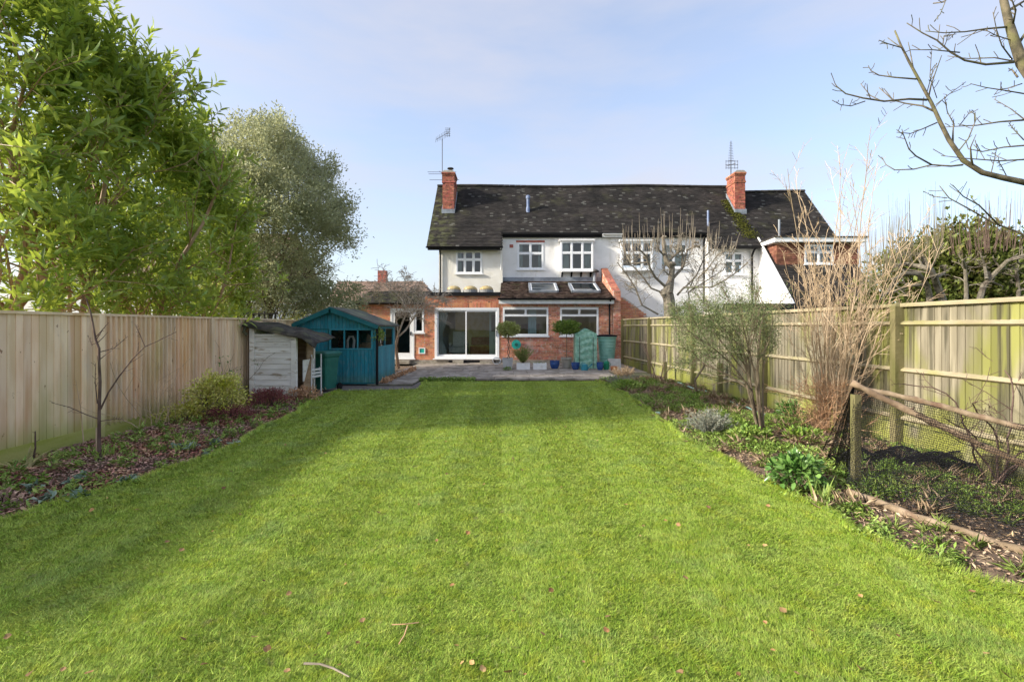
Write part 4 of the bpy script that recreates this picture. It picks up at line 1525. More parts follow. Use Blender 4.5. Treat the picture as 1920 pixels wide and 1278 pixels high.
for w_ in ((-15.85, -15.3, 1.9, 2.35), (-14.6, -14.15, 1.7, 2.15), (-20, -18.6, 2.2, 3.4)):
    window(wh, *w_, 25.0, cols=(), sill=.05, fw=.05)
m = MB()
m.prism([(24.6, 4.0), (29, 7.2), (33.4, 4.0)], 'x', -25.4, -13.0)
m.build('roof', m_tile_bg, wh)

# ================================================================== FENCES
def share(name, mb, mat):
    me = bpy.data.meshes.new(name)
    me.from_pydata(mb.v, [], mb.f)
    me.materials.append(mat)
    return me

def put(name, me, parent, loc, rotz=0.0, scale=(1, 1, 1), rot=None):
    o = bpy.data.objects.new(name, me)
    C.objects.link(o)
    o.parent = parent
    off = OFF[parent.name]
    o.location = (loc[0] - off.x, loc[1] - off.y, loc[2] - off.z)
    o.rotation_euler = rot if rot else (0, 0, rotz)
    o.scale = scale
    reg(o, (0, 0, 0))
    return o

r_f = random.Random(99)
# --- left: pale close-board fence, smooth side towards the garden
fl_ = thing('fence', 'pale pine close-board fence along the left flower bed', 'fence', (-6.03, 7.5, 0))
def feather(w, h, t0, t1):
    """tapered feather-edge board: x is thickness (towards +x), y across, z up"""
    m = MB()
    m.v = [(0, 0, 0), (t0, 0, 0), (t1, w, 0), (0, w, 0), (0, 0, h), (t0, 0, h), (t1, w, h), (0, w, h)]
    m.f = [(0, 3, 2, 1), (4, 5, 6, 7), (0, 1, 5, 4), (1, 2, 6, 5), (2, 3, 7, 6), (3, 0, 4, 7)]
    return m
b_flat = share('fence_board', feather(.0965, 1.634, .016, .009), m_fence_l)
b_lip = share('fence_board_lipped', feather(.099, 1.634, .046, .004), m_fence_l)
bays = [(1.8, 4.4, 0), (4.4, 7.0, 0), (7.0, 9.6, 1), (9.6, 12.2, 0), (12.2, 13.3, 0)]
for (ya, yb, lip) in bays:
    n = int(round((yb - ya - .06) / .0985))
    for i in range(n):
        y = ya + .05 + i * (yb - ya - .06) / n
        put('board', b_lip if lip else b_flat, fl_, (-6.03 + r_f.uniform(-.002, .003), y, .15 + r_f.uniform(-.004, .004)))
    MB().box(-6.045, -5.985, ya + .045, yb - .005, 1.775, 1.81).build('capping_rail', m_fence_l, fl_)
    MB().box(-6.06, -6.003, ya + .045, yb - .005, -.08, .168).build('gravel_board', m_gravel_l, fl_)
    MB().box(-6.12, -6.06, ya + .04, yb, .55, .64).build('rail', m_fence_l, fl_)
    MB().box(-6.12, -6.06, ya + .04, yb, 1.4, 1.49).build('rail', m_fence_l, fl_)
for y in (1.8, 4.4, 7.0, 9.6, 12.2, 13.3):
    MB().box(-6.13, -5.970, y - .05, y + .043, -.08, 1.80).build('post', m_fence_l, fl_)

# --- right: weathered fence, posts and rails towards the garden
fr = thing('fence', 'weathered mossy fence with three rails along the right border', 'fence', (5.1, 12, 0))
posts_r = [1.6, 3.6, 6.67, 9.9, 13.3, 16.9, 20.25]
b_r = share('fence_board_weathered', feather(.102, 1.62, -.017, -.007), m_fence_r)
th = math.atan2(-.05, 1.0)
for k in range(len(posts_r) - 1):
    ya, yb = posts_r[k], posts_r[k + 1]
    n = int((yb - ya) / .098)
    for i in range(n):
        y = ya + (i + .5) * (yb - ya) / n - .05
        put('board', b_r, fr, (FR(y) + .105 + r_f.uniform(-.003, .003), y, .28 + r_f.uniform(-.012, .006)), rot=(0, 0, -th + math.pi * 0))
    def rl(z, name, w=.075, h=.085, x=.055, mat=m_rail_r):
        a = Vector((FR(ya) + x, ya + .05, z))
        c_ = Vector((FR(yb) + x, yb - .05, z))
        m = MB()
        d_ = (c_ - a)
        # triangular arris rail: flat back on the boards, point towards the garden
        prof = [(.048, -h / 2), (.048, h / 2), (-.012, h * .12), (-.012, -h * .12)]
        nn = len(m.v)
        for p in (a, c_):
            for (u, v) in prof:
                m.v.append((p.x + u, p.y, p.z + v))
        m.f += [(0, 1, 2, 3), (7, 6, 5, 4)]
        for i in range(4):
            j = (i + 1) % 4
            m.f.append((j, i, 4 + i, 4 + j))
        m.build(name, mat, fr, fix=True)
    rl(1.66, 'rail')
    rl(1.02, 'rail')
    rl(.36, 'rail')
    m = MB()
    m.bar((FR(ya) + .075, ya + .045, 1.915), (FR(yb) + .075, yb - .045, 1.915), .075, .05)
    m.build('capping_rail', m_rail_r, fr)
    m = MB()
    m.bar((FR(ya) + .10, ya + .045, .10), (FR(yb) + .10, yb - .045, .10), .035, .33)
    m.build('gravel_board', m_fence_r, fr)
for y in posts_r:
    x = FR(y)
    m = MB()
    m.box(x - .03, x + .10, y - .05, y + .05, -.08, 1.90)
    m.v += [(x - .03, y - .05, 1.90), (x + .10, y - .05, 1.90), (x + .10, y + .05, 1.90), (x - .03, y + .05, 1.90), (x + .035, y, 1.965)]
    m.f += [(8, 9, 12), (9, 10, 12), (10, 11, 12), (11, 8, 12)]
    m.build('post', m_post_g, fr)
# short repair posts against the right fence
for i, (px, py, hh) in enumerate(((1350, 739, .75), (1247, 712, .55))):
    p = G(px, py)
    tag(MB().box(p.x - .05, p.x + .05, p.y - .05, p.y + .05, -.05, hh).build('repair_post', m_post_g, loc=None),
        ('short mossy repair post below the feathery shrub' if i == 0 else 'short mossy repair post near the house end of the fence'), 'post')
# dark trellis of the neighbour's garden on the left
tr = thing('trellis', 'dark wooden trellis beyond the left fence under the holly', 'trellis', (-7.6, 14.2, 0))
for i in range(8):
    x = -8.15 + i * .16
    MB().box(x, x + .045, 14.2, 14.23, .0, 2.02 + .03 * (i % 3)).build('slat', m_dark, tr)
for z in (1.72, 1.98):
    MB().box(-8.2, -6.9, 14.17, 14.197, z, z + .04).build('rail', m_dark, tr)

# ================================================================== SHEDS
# --- small peeling white log store, open on its right side
ws = thing('log_store', 'peeling white plank log store with a sloping felt roof', 'shed', (-5.3, 11.0, 0))
wx0, wx1, wy = -5.84, -4.82, 10.72
for i in range(11):
    z = .06 + i * .122
    x1 = wx1 - .10
    m = MB()
    m.prism([(wy + .012, z), (wy - .012, z), (wy + .002, z + .118), (wy + .018, z + .118)], 'x', wx0 + .10, x1)
    m.build('plank', m_plank, ws)
MB().box(wx0 - .01, wx0 + .098, wy - .03, wy + .05, -.03, 1.66).build('corner_post', m_plank, ws)
MB().box(wx1 - .098, wx1 + .01, wy - .03, wy + .05, -.03, 1.40).build('corner_post', m_plank, ws)
MB().box(wx0 + .10, wx1 - .10, wy - .025, wy + .03, 1.405, 1.45).build('top_rail', m_plank, ws)
MB().box(wx0 + .02, wx0 + .06, wy + .06, wy + .95, .0, 1.6).build('side_panel', m_plank, ws)
MB().box(wx0 + .06, wx1 - .05, wy + .90, wy + .95, .0, 1.40).build('back_panel', m_rawwood, ws)
MB().box(wx1 - .02, wx1 + .01, wy + .56, wy + .92, .08, 1.40).build('side_board', m_rawwood, ws)
MB().box(wx1 + .012, wx1 + .03, wy + .30, wy + .92, .35, .85).build('white_board', m_plank, ws)
MB().box(wx1 - .03, wx1 + .03, wy + .90, wy + .96, .0, 1.38).build('corner_post', m_plank, ws)
m = MB().bar((wx0 + .02, wy + .45, 1.60), (wx1 + .02, wy + .45, 1.38), .9, .03)
m.build('roof_board', m_rawwood, ws)
# felt sheet that sags over the edge
m = MB()
K, J = 16, 9
for i in range(K + 1):
    t = i / K
    x = wx0 - .12 + t * 1.62
    for j in range(J + 1):
        u = j / J
        y = wy - .14 + u * 1.2
        z = 1.735 - .335 * t - (.13 * max(0, t - .82) / .18 if t > .82 else 0) * (1.2 - u * .7) - (.10 if j == 0 else 0) + .018 * math.sin(t * 17 + u * 5) * (u > 0) + .02 * math.sin(u * 8)
        m.v.append((x, y, z))
for i in range(K):
    for j in range(J):
        a = i * (J + 1) + j
        m.f.append((a, a + J + 1, a + J + 2, a + 1))
o = m.build('felt_roof', m_felt_d, ws, smooth=True)
sm = o.modifiers.new('solid', 'SOLIDIFY')
sm.thickness = .02
m = MB()
m.tube([(wx0 - .05, wy - .1, 1.66), (wx0 - .08, wy - .13, 1.50), (wx0 - .02, wy - .1, 1.44)], .035, 6)
m.build('felt_flap', m_felt_d, ws)
# old plastic chair and sheet of board leaning beside the log store
ch = thing('garden_chair', 'pale plastic garden chair folded between log store and wheelie bin', 'chair', (-4.72, 11.5, 0))
for x, y in ((-4.74, 11.35), (-4.62, 11.62)):
    MB().tube([(x, y, -.02), (x - .05, y + .12, .95)], .018, 6).build('leg', m_frost, ch)
for z in (.42, .50, .58):
    MB().bar((-4.80, 11.40, z), (-4.62, 11.62, z + .02), .03, .05).build('slat', m_frost, ch)
bd = MB()
bd.prism([(11.0, -.02), (11.5, -.02), (11.5, .95), (11.35, .8), (11.0, .25)], 'x', -4.80, -4.775)
tag(bd.build('plywood_offcut', m_rawwood), 'slanted brown plywood offcut leaning on the log store', 'board')
for i, (a, c_) in enumerate((((-4.75, 10.6, .0), (-4.35, 11.0, .06)), ((-4.9, 10.62, .03), (-4.42, 10.85, .10)))):
    tag(MB().bar(a, c_, .12, .025).build('loose_plank', m_rawwood), ('short loose plank on the ground by the log store corner' if i == 0 else 'second loose plank lying tilted on the first by the log store'), 'plank')

# --- wheelie bin
wb = thing('wheelie_bin', 'dark green wheelie bin beside the teal shed', 'bin', (-4.72, 12.1, 0))
m = MB()
bx, by = -4.72, 12.15
rot = Matrix.Rotation(R(-18), 3, 'Z')
def ring(w, d_, z, cx=0, cy=0):
    out = []
    rr = .05
    for (sx, sy) in ((-1, -1), (1, -1), (1, 1), (-1, 1)):
        for a in ((0, .4, 1) if True else ()):
            ca = math.atan2(sy, sx) + (a - .5) * 1.2
            out.append(Vector((sx * (w / 2 - rr) + rr * math.cos(ca), sy * (d_ / 2 - rr) + rr * math.sin(ca), z)))
    return [tuple(rot @ v + Vector((bx, by, 0))) for v in out]
lv = [ring(.36, .42, .06), ring(.44, .52, .84), ring(.50, .58, .88), ring(.50, .58, .92)]
for q_ in lv:
    m.v += q_
for i in range(3):
    for k in range(12):
        l = (k + 1) % 12
        m.f.append((12 * i + k, 12 * i + l, 12 * i + 12 + l, 12 * i + 12 + k))
m.f.append(tuple(range(11, -1, -1)))
m.f.append(tuple(36 + k for k in range(12)))
m.build('body', m_bin, wb)
m = MB()
for q_ in (ring(.54, .64, .923), ring(.54, .64, .955), ring(.44, .52, 1.0)):
    m.v += q_
for i in range(2):
    for k in range(12):
        l = (k + 1) % 12
        m.f.append((12 * i + k, 12 * i + l, 12 * i + 12 + l, 12 * i + 12 + k))
m.f.append(tuple(range(11, -1, -1)))
m.f.append(tuple(24 + k for k in range(12)))
m.build('lid', m_bin, wb)
for s_ in (-1, 1):
    m = MB()
    c0 = rot @ Vector((s_ * .20, .26, .09)) + Vector((bx, by, 0))
    ax = rot @ Vector((s_ * .05, 0, 0))
    m.tube([c0, c0 + ax], .09, 14)
    m.build('wheel', m_black, wb)
a = rot @ Vector((-.2, .36, .93)) + Vector((bx, by, 0))
c_ = rot @ Vector((.2, .36, .93)) + Vector((bx, by, 0))
MB().tube([a, c_], .018, 6).build('handle', m_bin, wb)
p0 = rot @ Vector((.06, -.275, .58)) + Vector((bx, by, 0))
MB().obox(p0, (.06, .012, .09), rot).build('number_sticker', m_signw, wb)

# --- teal summer-house shed
ts = thing('garden_shed', 'teal painted timber shed with windows and felt gable roof', 'shed', (-4.9, 14.4, 0))
sx0, sx1, sy0, sy1 = -6.02, -3.78, 13.3, 15.5
xr, zr, ze = -4.98, 2.12, 1.66
vb = MB().box(0, .096, 0, .02, 0, 1)
vb.box(-.002, .002, .004, .02, 0, 1)
vboard = share('shed_board', MB().box(.003, .097, 0, .022, 0, 1), m_shed)
swz0, swz1 = 1.02, 1.52                       # window band
swx0, swx1 = -5.02, -3.90
MB().box(sx0 + .01, sx1 - .01, sy0 + .014, sy0 + .034, .06, 1.0).build('front_lining', m_shed_d, ts)
n = int((sx1 - sx0) / .1)
for i in range(n):
    x = sx0 + i * (sx1 - sx0) / n
    cx = x + .05
    ztop = ze + (zr - ze) * (1 - abs(cx - xr) / max(xr - sx0, sx1 - xr)) - .03
    if swx0 - .05 < cx < swx1 + .05:
        put('board', vboard, ts, (x, sy0, .06), scale=(1, 1, swz0 - .06 - .04))
        put('board', vboard, ts, (x, sy0, swz1 + .04), scale=(1, 1, ztop - swz1 - .04))
    else:
        put('board', vboard, ts, (x, sy0, .06), scale=(1, 1, ztop - .06))
n = 20
for i in range(n):
    y = sy0 + .03 + i * (sy1 - sy0 - .03) / n
    if i < 18:
        put('board', vboard, ts, (sx1, y, .06), rotz=R(90), scale=(1.06, 1, .96))
    else:
        put('board', vboard, ts, (sx1, y, .06), rotz=R(90), scale=(1.06, 1, 1.58))
# window band, front: frame with three lights
f = MB()
f.box(swx0 - .04, swx1 + .06, sy0 - .02, sy0 + .05, swz0 - .04, swz0)
f.box(swx0 - .04, swx1 + .06, sy0 - .02, sy0 + .05, swz1, swz1 + .04)
xs = [swx0, swx0 + (swx1 - swx0) / 3, swx0 + (swx1 - swx0) * 2 / 3, swx1]
f.box(swx0 - .04, swx0, sy0 - .018, sy0 + .05, swz0, swz1)
f.box(swx1, swx1 + .06, sy0 - .018, sy0 + .05, swz0, swz1)
for x in xs[1:3]:
    f.box(x - .015, x + .015, sy0 - .016, sy0 + .05, swz0, swz1)
wf = f.build('window', m_shed, ts)
for i in range(3):
    g = MB()
    a, c_ = xs[i] + (.015 if i else 0), xs[i + 1] - (.015 if i < 2 else 0)
    g.quad((a, sy0 + .02, swz0), (c_, sy0 + .02, swz0), (c_, sy0 + .02, swz1), (a, sy0 + .02, swz1))
    g.build('pane', m_glass_d, wf)
f = MB()                                      # side window
f.box(sx1 - .03, sx1 + .02, sy0 + .05, sy1 - .25, 1.02, 1.06)
f.box(sx1 - .03, sx1 + .02, sy0 + .05, sy1 - .25, 1.56, 1.62)
for y in (sy0 + .06, sy0 + .95, sy1 - .30):
    f.box(sx1 - .03, sx1 + .018, y - .02, y + .02, 1.06, 1.56)
wf = f.build('side_window', m_shed, ts)
g = MB()
g.quad((sx1 - .005, sy0 + .06, 1.06), (sx1 - .005, sy1 - .3, 1.06), (sx1 - .005, sy1 - .3, 1.56), (sx1 - .005, sy0 + .06, 1.56))
g.build('pane', m_glass_d, wf)
MB().box(sx0 + .02, sx1 - .04, sy1 - .03, sy1, 0, 1.7).build('back_wall', m_shed_d, ts)
MB().box(sx0, sx0 + .03, sy0 + .035, sy1 - .03, 0, 1.66).build('left_wall', m_shed_d, ts)
MB().box(sx0 + .04, sx1 - .05, sy0 + .04, sy1 - .04, .02, .06).build('floor', m_rawwood, ts)
MB().box(sx0 + .0, sx1 + .01, sy0 - .012, sy0 - .002, .03, .075).build('sill_beam', m_shed_d, ts)
f = MB()                                      # door on the left of the front
f.box(sx0 + .12, sx0 + .15, sy0 - .014, sy0 - .002, .1, 1.56)
f.box(-5.10, -5.075, sy0 - .014, sy0 - .002, .1, 1.56)
f.box(sx0 + .15, -5.10, sy0 - .014, sy0 - .002, 1.53, 1.56)
dr = f.build('door', m_shed_d, ts)
MB().box(-5.17, -5.09, sy0 - .05, sy0 - .015, .92, .96).build('handle', m_black, dr)
MB().box(sx1 - .035, sx1 + .03, sy0 - .03, sy0 + .028, .03, 1.63).build('corner_post', m_shed, ts)
MB().tube([(sx1 + .06, sy0 - .06, .0), (sx1 + .06, sy0 - .06, 1.60)], .035, 8).build('downpipe', m_black, ts)
for (xa, xb, za, zb) in ((xr, sx0 - .14, zr, ze - .06), (xr, sx1 + .12, zr, ze - .04)):
    s_ = 1 if xb > xr else -1
    m = MB()
    d_ = Vector((xb - xa, 0, zb - za))
    up = Vector((-d_.z * s_, 0, d_.x * s_)).normalized()
    p0, p1 = Vector((xa, 0, za)), Vector((xb, 0, zb))
    m.prism([(p0.x, p0.z), (p1.x, p1.z), ((p1 + up * .05).x, (p1 + up * .05).z), ((p0 + up * .05).x, (p0 + up * .05).z)], 'y', sy0 - .16, sy1 + .12)
    m.build('roof', m_felt, ts, fix=True)
    m = MB()
    q0, q1 = p0 - up * .10, p1 - up * .07
    m.prism([(q0.x, q0.z), (q1.x, q1.z), ((p1 + up * .03).x, (p1 + up * .03).z), ((p0 + up * .03).x, (p0 + up * .03).z)], 'y', sy0 - .20, sy0 - .162)
    m.build('barge_board', m_shed_d, ts, fix=True)
# things stored inside the shed
for i, (px, w_, h_, mm, lab) in enumerate(((655, .12, .38, m_frost, 'white curved garden tool behind the shed window'), (640, .25, .3, m_black, 'dark bundle standing behind the shed window'), (690, .4, .18, m_rawwood, 'pile of brown planks behind the right shed window'))):
    x = (px - 960) / 900 * 13.9
    t = thing('stored_item', lab, 'shed contents', (x, 13.9, .95))
    m = MB()
    if i == 0:
        pts = [(x - .05, 13.9, .95), (x - .05, 13.9, 1.2), (x, 13.9, 1.33), (x + .1, 13.9, 1.33), (x + .14, 13.9, 1.22), (x + .12, 13.9, 1.0)]
        m.tube(pts, .035, 6)
    elif i == 1:
        m.lathe([(.10, 0), (.14, .12), (.09, .25), (.12, .33), (.03, .4)], (x, 14.0, .95), 8)
    else:
        for k in range(4):
            m.bar((x - .35 + .05 * k, 13.95 + .02 * k, .98 + .05 * k), (x + .3, 13.9, 1.0 + .045 * k), .07, .03)
    m.build('body', mm, t)
shelf = tag(MB().box(sx0 + .1, sx1 - .08, sy0 + .35, sy0 + .95, .88, .93).build('workbench', m_rawwood), 'plain wooden bench running under the teal shed windows', 'bench')

# ================================================================== POTS AND OTHER THINGS ON THE PATIO
ZP = .072
def px(x, Y):
    return (x - 960) / 900 * Y
def soil_disc(m, c, r_):
    return m.lathe([(r_, 0), (r_ * .6, .02), (.01, .03)], c, 14)
def ball_tree(name, label, x, y, zb, stem_h, r_, flat, leafm, nleaf, twist, seed):
    """clipped standard: stem and leafy head"""
    t = thing(name, label, 'tree', (x, y, zb))
    m = MB()
    if twist:
        for ph in (0, 3.14):
            m.tube([(x + .045 * math.cos(k * .75 + ph) * (1 - k / 24), y + .045 * math.sin(k * .75 + ph) * (1 - k / 24), zb + stem_h * k / 16) for k in range(17)], .014, 5)
    else:
        m.tube([(x, y, zb), (x + .015, y, zb + stem_h * .5), (x, y, zb + stem_h)], [.017, .014, .013], 6)
    r = random.Random(seed)
    tips = []
    for k in range(14):
        d_ = Vector((r.gauss(0, 1), r.gauss(0, 1), r.uniform(-.1, 1.2))).normalized()
        grow(m, (x, y, zb + stem_h - .04), d_, r_ * .9, .008, 1, dict(seg=.08, wob=.2, up=.05, n=[3, 3], lv=2, lr=.5, sides=[4, 4, 3], rr=.6, rmin=.002), r, tips)
    m.build('stem', m_bark, t)
    q = np.random.RandomState(seed)
    n = nleaf
    d_ = rdir(q, n)
    rad = (q.rand(n) ** .33) * (1 + .13 * np.sin(d_[:, 0] * 7 + seed) * np.cos(d_[:, 2] * 6) + q.normal(0, .06, n))
    pos = np.array([x, y, zb + stem_h + r_ * flat * .45]) + d_ * rad[:, None] * np.array([r_, r_, r_ * flat])
    dd = d_ + rdir(q, n) * .9 + np.array([0, 0, .2])
    V, F = leaves(pos, dd, rdir(q, n) + np.array([0, 0, .8]), .065 * (.7 + .6 * q.rand(n)), .028, 'diamond')
    np_mesh('crown', V, F, leafm, t)
    return t
# square grey planter with twisted-stem standard
x, y = px(952, 17.6), 17.6
t = thing('planter', 'tall square grey planter under the variegated standard tree', 'planter', (x, y, ZP))
m = MB()
for (w, z) in ((.155, 0), (.195, .36), (.205, .36), (.205, .40), (.18, .40), (.18, .34)):
    m.v += [(x - w, y - w, ZP + z), (x + w, y - w, ZP + z), (x + w, y + w, ZP + z), (x - w, y + w, ZP + z)]
for i in range(5):
    for k in range(4):
        l = (k + 1) % 4
        m.f.append((4 * i + k, 4 * i + l, 4 * i + 4 + l, 4 * i + 4 + k))
m.f.append((20, 21, 22, 23))
m.build('pot', m_pot_grey, t)
MB().box(x - .178, x + .178, y - .178, y + .178, ZP + .345, ZP + .36).build('soil', m_soil, t)
ball_tree('bay_tree', 'variegated yellow-green standard tree with a twisted stem', x + .03, y, ZP + .36, .98, .42, .62, m_bay_v, 3000, True, 3)
# taupe round pot with bay tree
x, y = px(1062, 17.9), 17.9
t = thing('pot', 'large round taupe pot under the dark bay tree', 'pot', (x, y, ZP))
MB().lathe([(.14, 0), (.15, .03), (.185, .32), (.215, .33), (.215, .40), (.19, .40), (.185, .35), (.02, .35)], (x, y, ZP), 22).build('body', m_pot_warm, t, smooth=False)
ball_tree('bay_tree', 'glossy green mop-headed bay tree between the extension windows', x, y, ZP + .34, 1.06, .50, .52, m_bay, 3600, False, 5)
# two white planter boxes, one with rosemary
for i, pxx in enumerate((981, 1012)):
    x, y = px(pxx, 17.4), 17.4
    t = thing('planter', ('white planter box holding the bushy rosemary' if i == 0 else 'low white planter box with bare soil'), 'planter', (x, y, ZP))
    w, d_, h = .24, .14, .235
    m = MB()
    m.box(x - w, x + w, y - d_, y - d_ + .025, ZP, ZP + h)
    m.box(x - w, x + w, y + d_ - .025, y + d_, ZP, ZP + h)
    m.box(x - w, x - w + .025, y - d_ + .025, y + d_ - .025, ZP, ZP + h)
    m.box(x + w - .025, x + w, y - d_ + .025, y + d_ - .025, ZP, ZP + h)
    m.build('box', m_whitebox, t)
    MB().box(x - w + .026, x + w - .026, y - d_ + .026, y + d_ - .026, ZP + .05, ZP + h - .02).build('soil', m_soil, t)
    if i == 1:
        o = scatter_leaves('seedlings', 60, lambda r, n: np.stack([x + r.uniform(-.2, .2, n), y + r.uniform(-.1, .1, n), np.full(n, ZP + .2)], 1), .09, .02, m_rosem, seed=8)
        tag(o, 'few thin seedlings in the right-hand white planter box', 'seedlings')
def spiky_bush(name, label, cat, c, rx, rz, n, L, W, mat, seed, upk=1.2, stems=40, stemm=None):
    """bush of upright sprigs carrying narrow leaves"""
    t = thing(name, label, cat, c)
    q = np.random.RandomState(seed)
    r = random.Random(seed)
    m = MB()
    P_, D_ = [], []
    for k in range(stems):
        d_ = Vector((r.gauss(0, .55), r.gauss(0, .55), upk)).normalized()
        ln = rz * r.uniform(.7, 1.05)
        pts = [Vector(c)]
        for j in range(5):
            d_ = (d_ + Vector((d_.x * .08, d_.y * .08, .10)) + Vector((r.gauss(0, .08), r.gauss(0, .08), 0))).normalized()
            step = d_ * ln / 5
            step.x *= rx / rz * 1.3
            step.y *= rx / rz * 1.3
            pts.append(pts[-1] + step)
        m.tube(pts, [.006, .005, .004, .004, .003, .002], 3, cap=False)
        for j in range(n // stems):
            u = r.uniform(.8, 5)
            i = min(4, int(u))
            P_.append(pts[i].lerp(pts[i + 1], u - i))
            D_.append((pts[i + 1] - pts[i]).normalized())
    m.build('stems', stemm or m_bark, t)
    P_, D_ = np.array(P_), np.array(D_)
    k = len(P_)
    V, F = leaves(P_, D_ * .9 + rdir(q, k) * .75, rdir(q, k), L * (.6 + .7 * q.rand(k)), W, 'diamond')
    np_mesh('foliage', V, F, mat, t)
    return t
spiky_bush('rosemary', 'bushy green rosemary growing out of the white planter box', 'shrub', (px(981, 17.4), 17.4, ZP + .2), .50, .62, 4200, .05, .009, m_rosem, 12, stems=60)
# hose reel disc on the wall
t = thing('hose_reel', 'round green hose reel against the brick wall behind the rosemary', 'hose reel', (px(968, 19.9), 19.9, .5))
c0 = Vector((px(968, 20.2), 20.3, .86))
MB().tube([c0 + Vector((0, .10, 0)), c0 + Vector((0, -.02, 0))], .20, 22).build('drum', m_teal, t)
MB().tube([c0 + Vector((0, -.022, 0)), c0 + Vector((0, -.06, 0))], .07, 14).build('hub', m_bin, t)
MB().box(c0.x - .03, c0.x + .03, c0.y + .10, YE - .052, .7, 1.0).build('bracket', m_black, t)
# blue glazed pots
def glazed(label, pxx, Y, r_, h, mat, ball=True, extra=None, name='pot', z0=ZP):
    x = px(pxx, Y)
    t = thing(name, label, 'pot', (x, Y, z0))
    pr = [(r_ * .62, 0), (r_ * .8, h * .18), (r_, h * .55), (r_ * .98, h * .85), (r_ * 1.04, h * .93), (r_ * 1.04, h), (r_ * .9, h), (r_ * .86, h * .85), (.01, h * .84)]
    MB().lathe(pr, (x, Y, z0), 22).build('body', mat, t, smooth=False)
    return t
glazed('deep blue glazed pot standing alone right of the white planter box', 1040, 17.7, .18, .30, m_pot_blue)
glazed('deep blue glazed pot at the left foot of the mini greenhouse', 1079, 17.3, .155, .26, m_pot_blue)
glazed('small blue glazed pot at the right foot of the mini greenhouse', 1125, 17.1, .125, .28, m_pot_blue)
glazed('terracotta pot in front of the grey slab', 1151, 16.8, .12, .16, m_terra)
tw = MB()
for k in range(9):
    a = k * .7
    tw.tube([(px(1040, 17.7), 17.7, ZP + .24), (px(1040, 17.7) + .08 * math.cos(a), 17.7 + .08 * math.sin(a), ZP + .42), (px(1040, 17.7) + .14 * math.cos(a + .3), 17.7 + .14 * math.sin(a), ZP + .50)], .004, 3)
tag(tw.build('dead_plant', m_twig_t), 'dry brown stems in the blue pot beside the white planter', 'plant')
# watering can
x, y = px(1096, 17.0), 17.0
t = thing('watering_can', 'teal watering can before the mini greenhouse', 'watering can', (x, y, ZP))
MB().lathe([(.12, 0), (.125, .02), (.11, .20), (.06, .22)], (x, y, ZP), 16).build('body', M('teal_can', (.03, .22, .30), rough=.4), t)
MB().tube([(x + .10, y, ZP + .05), (x + .20, y, ZP + .16), (x + .27, y, ZP + .22)], [.025, .018, .03], 7).build('spout', bpy.data.materials['teal_can'], t)
MB().tube([(x - .10, y, ZP + .06), (x - .17, y, ZP + .16), (x - .08, y, ZP + .27), (x + .03, y, ZP + .25)], .012, 6).build('handle', bpy.data.materials['teal_can'], t)
x, y = px(1137, 17.3), 17.3
t = thing('watering_can', 'small green watering can at the foot of the water butt', 'watering can', (x, y, ZP))
MB().lathe([(.09, 0), (.10, .02), (.10, .24), (.05, .30)], (x, y, ZP), 14).build('body', M('green_can', (.01, .20, .11), rough=.4), t)
MB().tube([(x - .08, y, ZP + .08), (x - .16, y - .02, ZP + .24)], .015, 6).build('spout', bpy.data.materials['green_can'], t)
MB().tube([(x + .09, y, ZP + .08), (x + .15, y, ZP + .2), (x + .03, y, ZP + .34)], .010, 6).build('handle', bpy.data.materials['green_can'], t)
# grey slab leaning
tag(MB().obox((px(1152, 17.5), 17.5, ZP + .18), (.46, .05, .40), Matrix.Rotation(R(-10), 3, 'X')).build('leaning_slab', m_pot_grey), 'pale grey slab propped up before the water butt', 'slab')
# mini greenhouse with a crinkled green cover
x, y = px(1097, 17.9), 17.9
t = thing('mini_greenhouse', 'peaked mini greenhouse with a crinkled green plastic cover', 'greenhouse', (x, y, ZP))
q = np.random.RandomState(3)
def crinkle(pts):
    return pts
w, d_, h, hp = .40, .26, 1.27, 1.47
m = MB()
K, J = 20, 40
def face(fn):
    b0 = len(m.v)
    for j in range(J + 1):
        for k in range(K + 1):
            m.v.append(fn(k / K, j / J))
    for j in range(J):
        for k in range(K):
            a = b0 + j * (K + 1) + k
            m.f.append((a, a + 1, a + K + 2, a + K + 1))
def ztop(u):
    return h + (hp - h) * (1 - abs(2 * u - 1))
def fr_(u, v):
    z = v * ztop(u)
    dy = .012 * math.sin(z * 26 + math.sin(u * 7) * 1.5) + .008 * math.sin(u * 31 + z * 9) + q.normal(0, .0025)
    e = min(1, u * 8, (1 - u) * 8)
    return (x + (u - .5) * 2 * w, y - d_ + dy * e, ZP + .01 + z)
def bk_(u, v):
    return (x + (.5 - u) * 2 * w, y + d_, ZP + .01 + v * ztop(u))
def lf_(u, v):
    return (x - w, y + d_ - u * 2 * d_, ZP + .01 + v * h)
def rt_(u, v):
    return (x + w, y - d_ + u * 2 * d_, ZP + .01 + v * h)
def tp_(u, v):
    return (x + (u - .5) * 2 * w, y - d_ + v * 2 * d_, ZP + .01 + ztop(u) + .004 * math.sin(u * 40))
for fn in (fr_, bk_, lf_, rt_, tp_):
    face(fn)
m.build('cover', m_pvc, t, smooth=True)
for u in (.20, .82):
    m = MB()
    m.tube([(x + (u - .5) * 2 * w, y - d_ - .022, ZP + .02), (x + (u - .5) * 2 * w, y - d_ - .022, ZP + ztop(u) - .18)], .010, 5)
    m.build('zip', m_felt_d, t)
for z in (.3, .62, .94):
    m = MB().box(x - w + .02, x + w - .02, y - d_ + .03, y + d_ - .03, ZP + z, ZP + z + .012)
    m.build('shelf', m_frost, t)
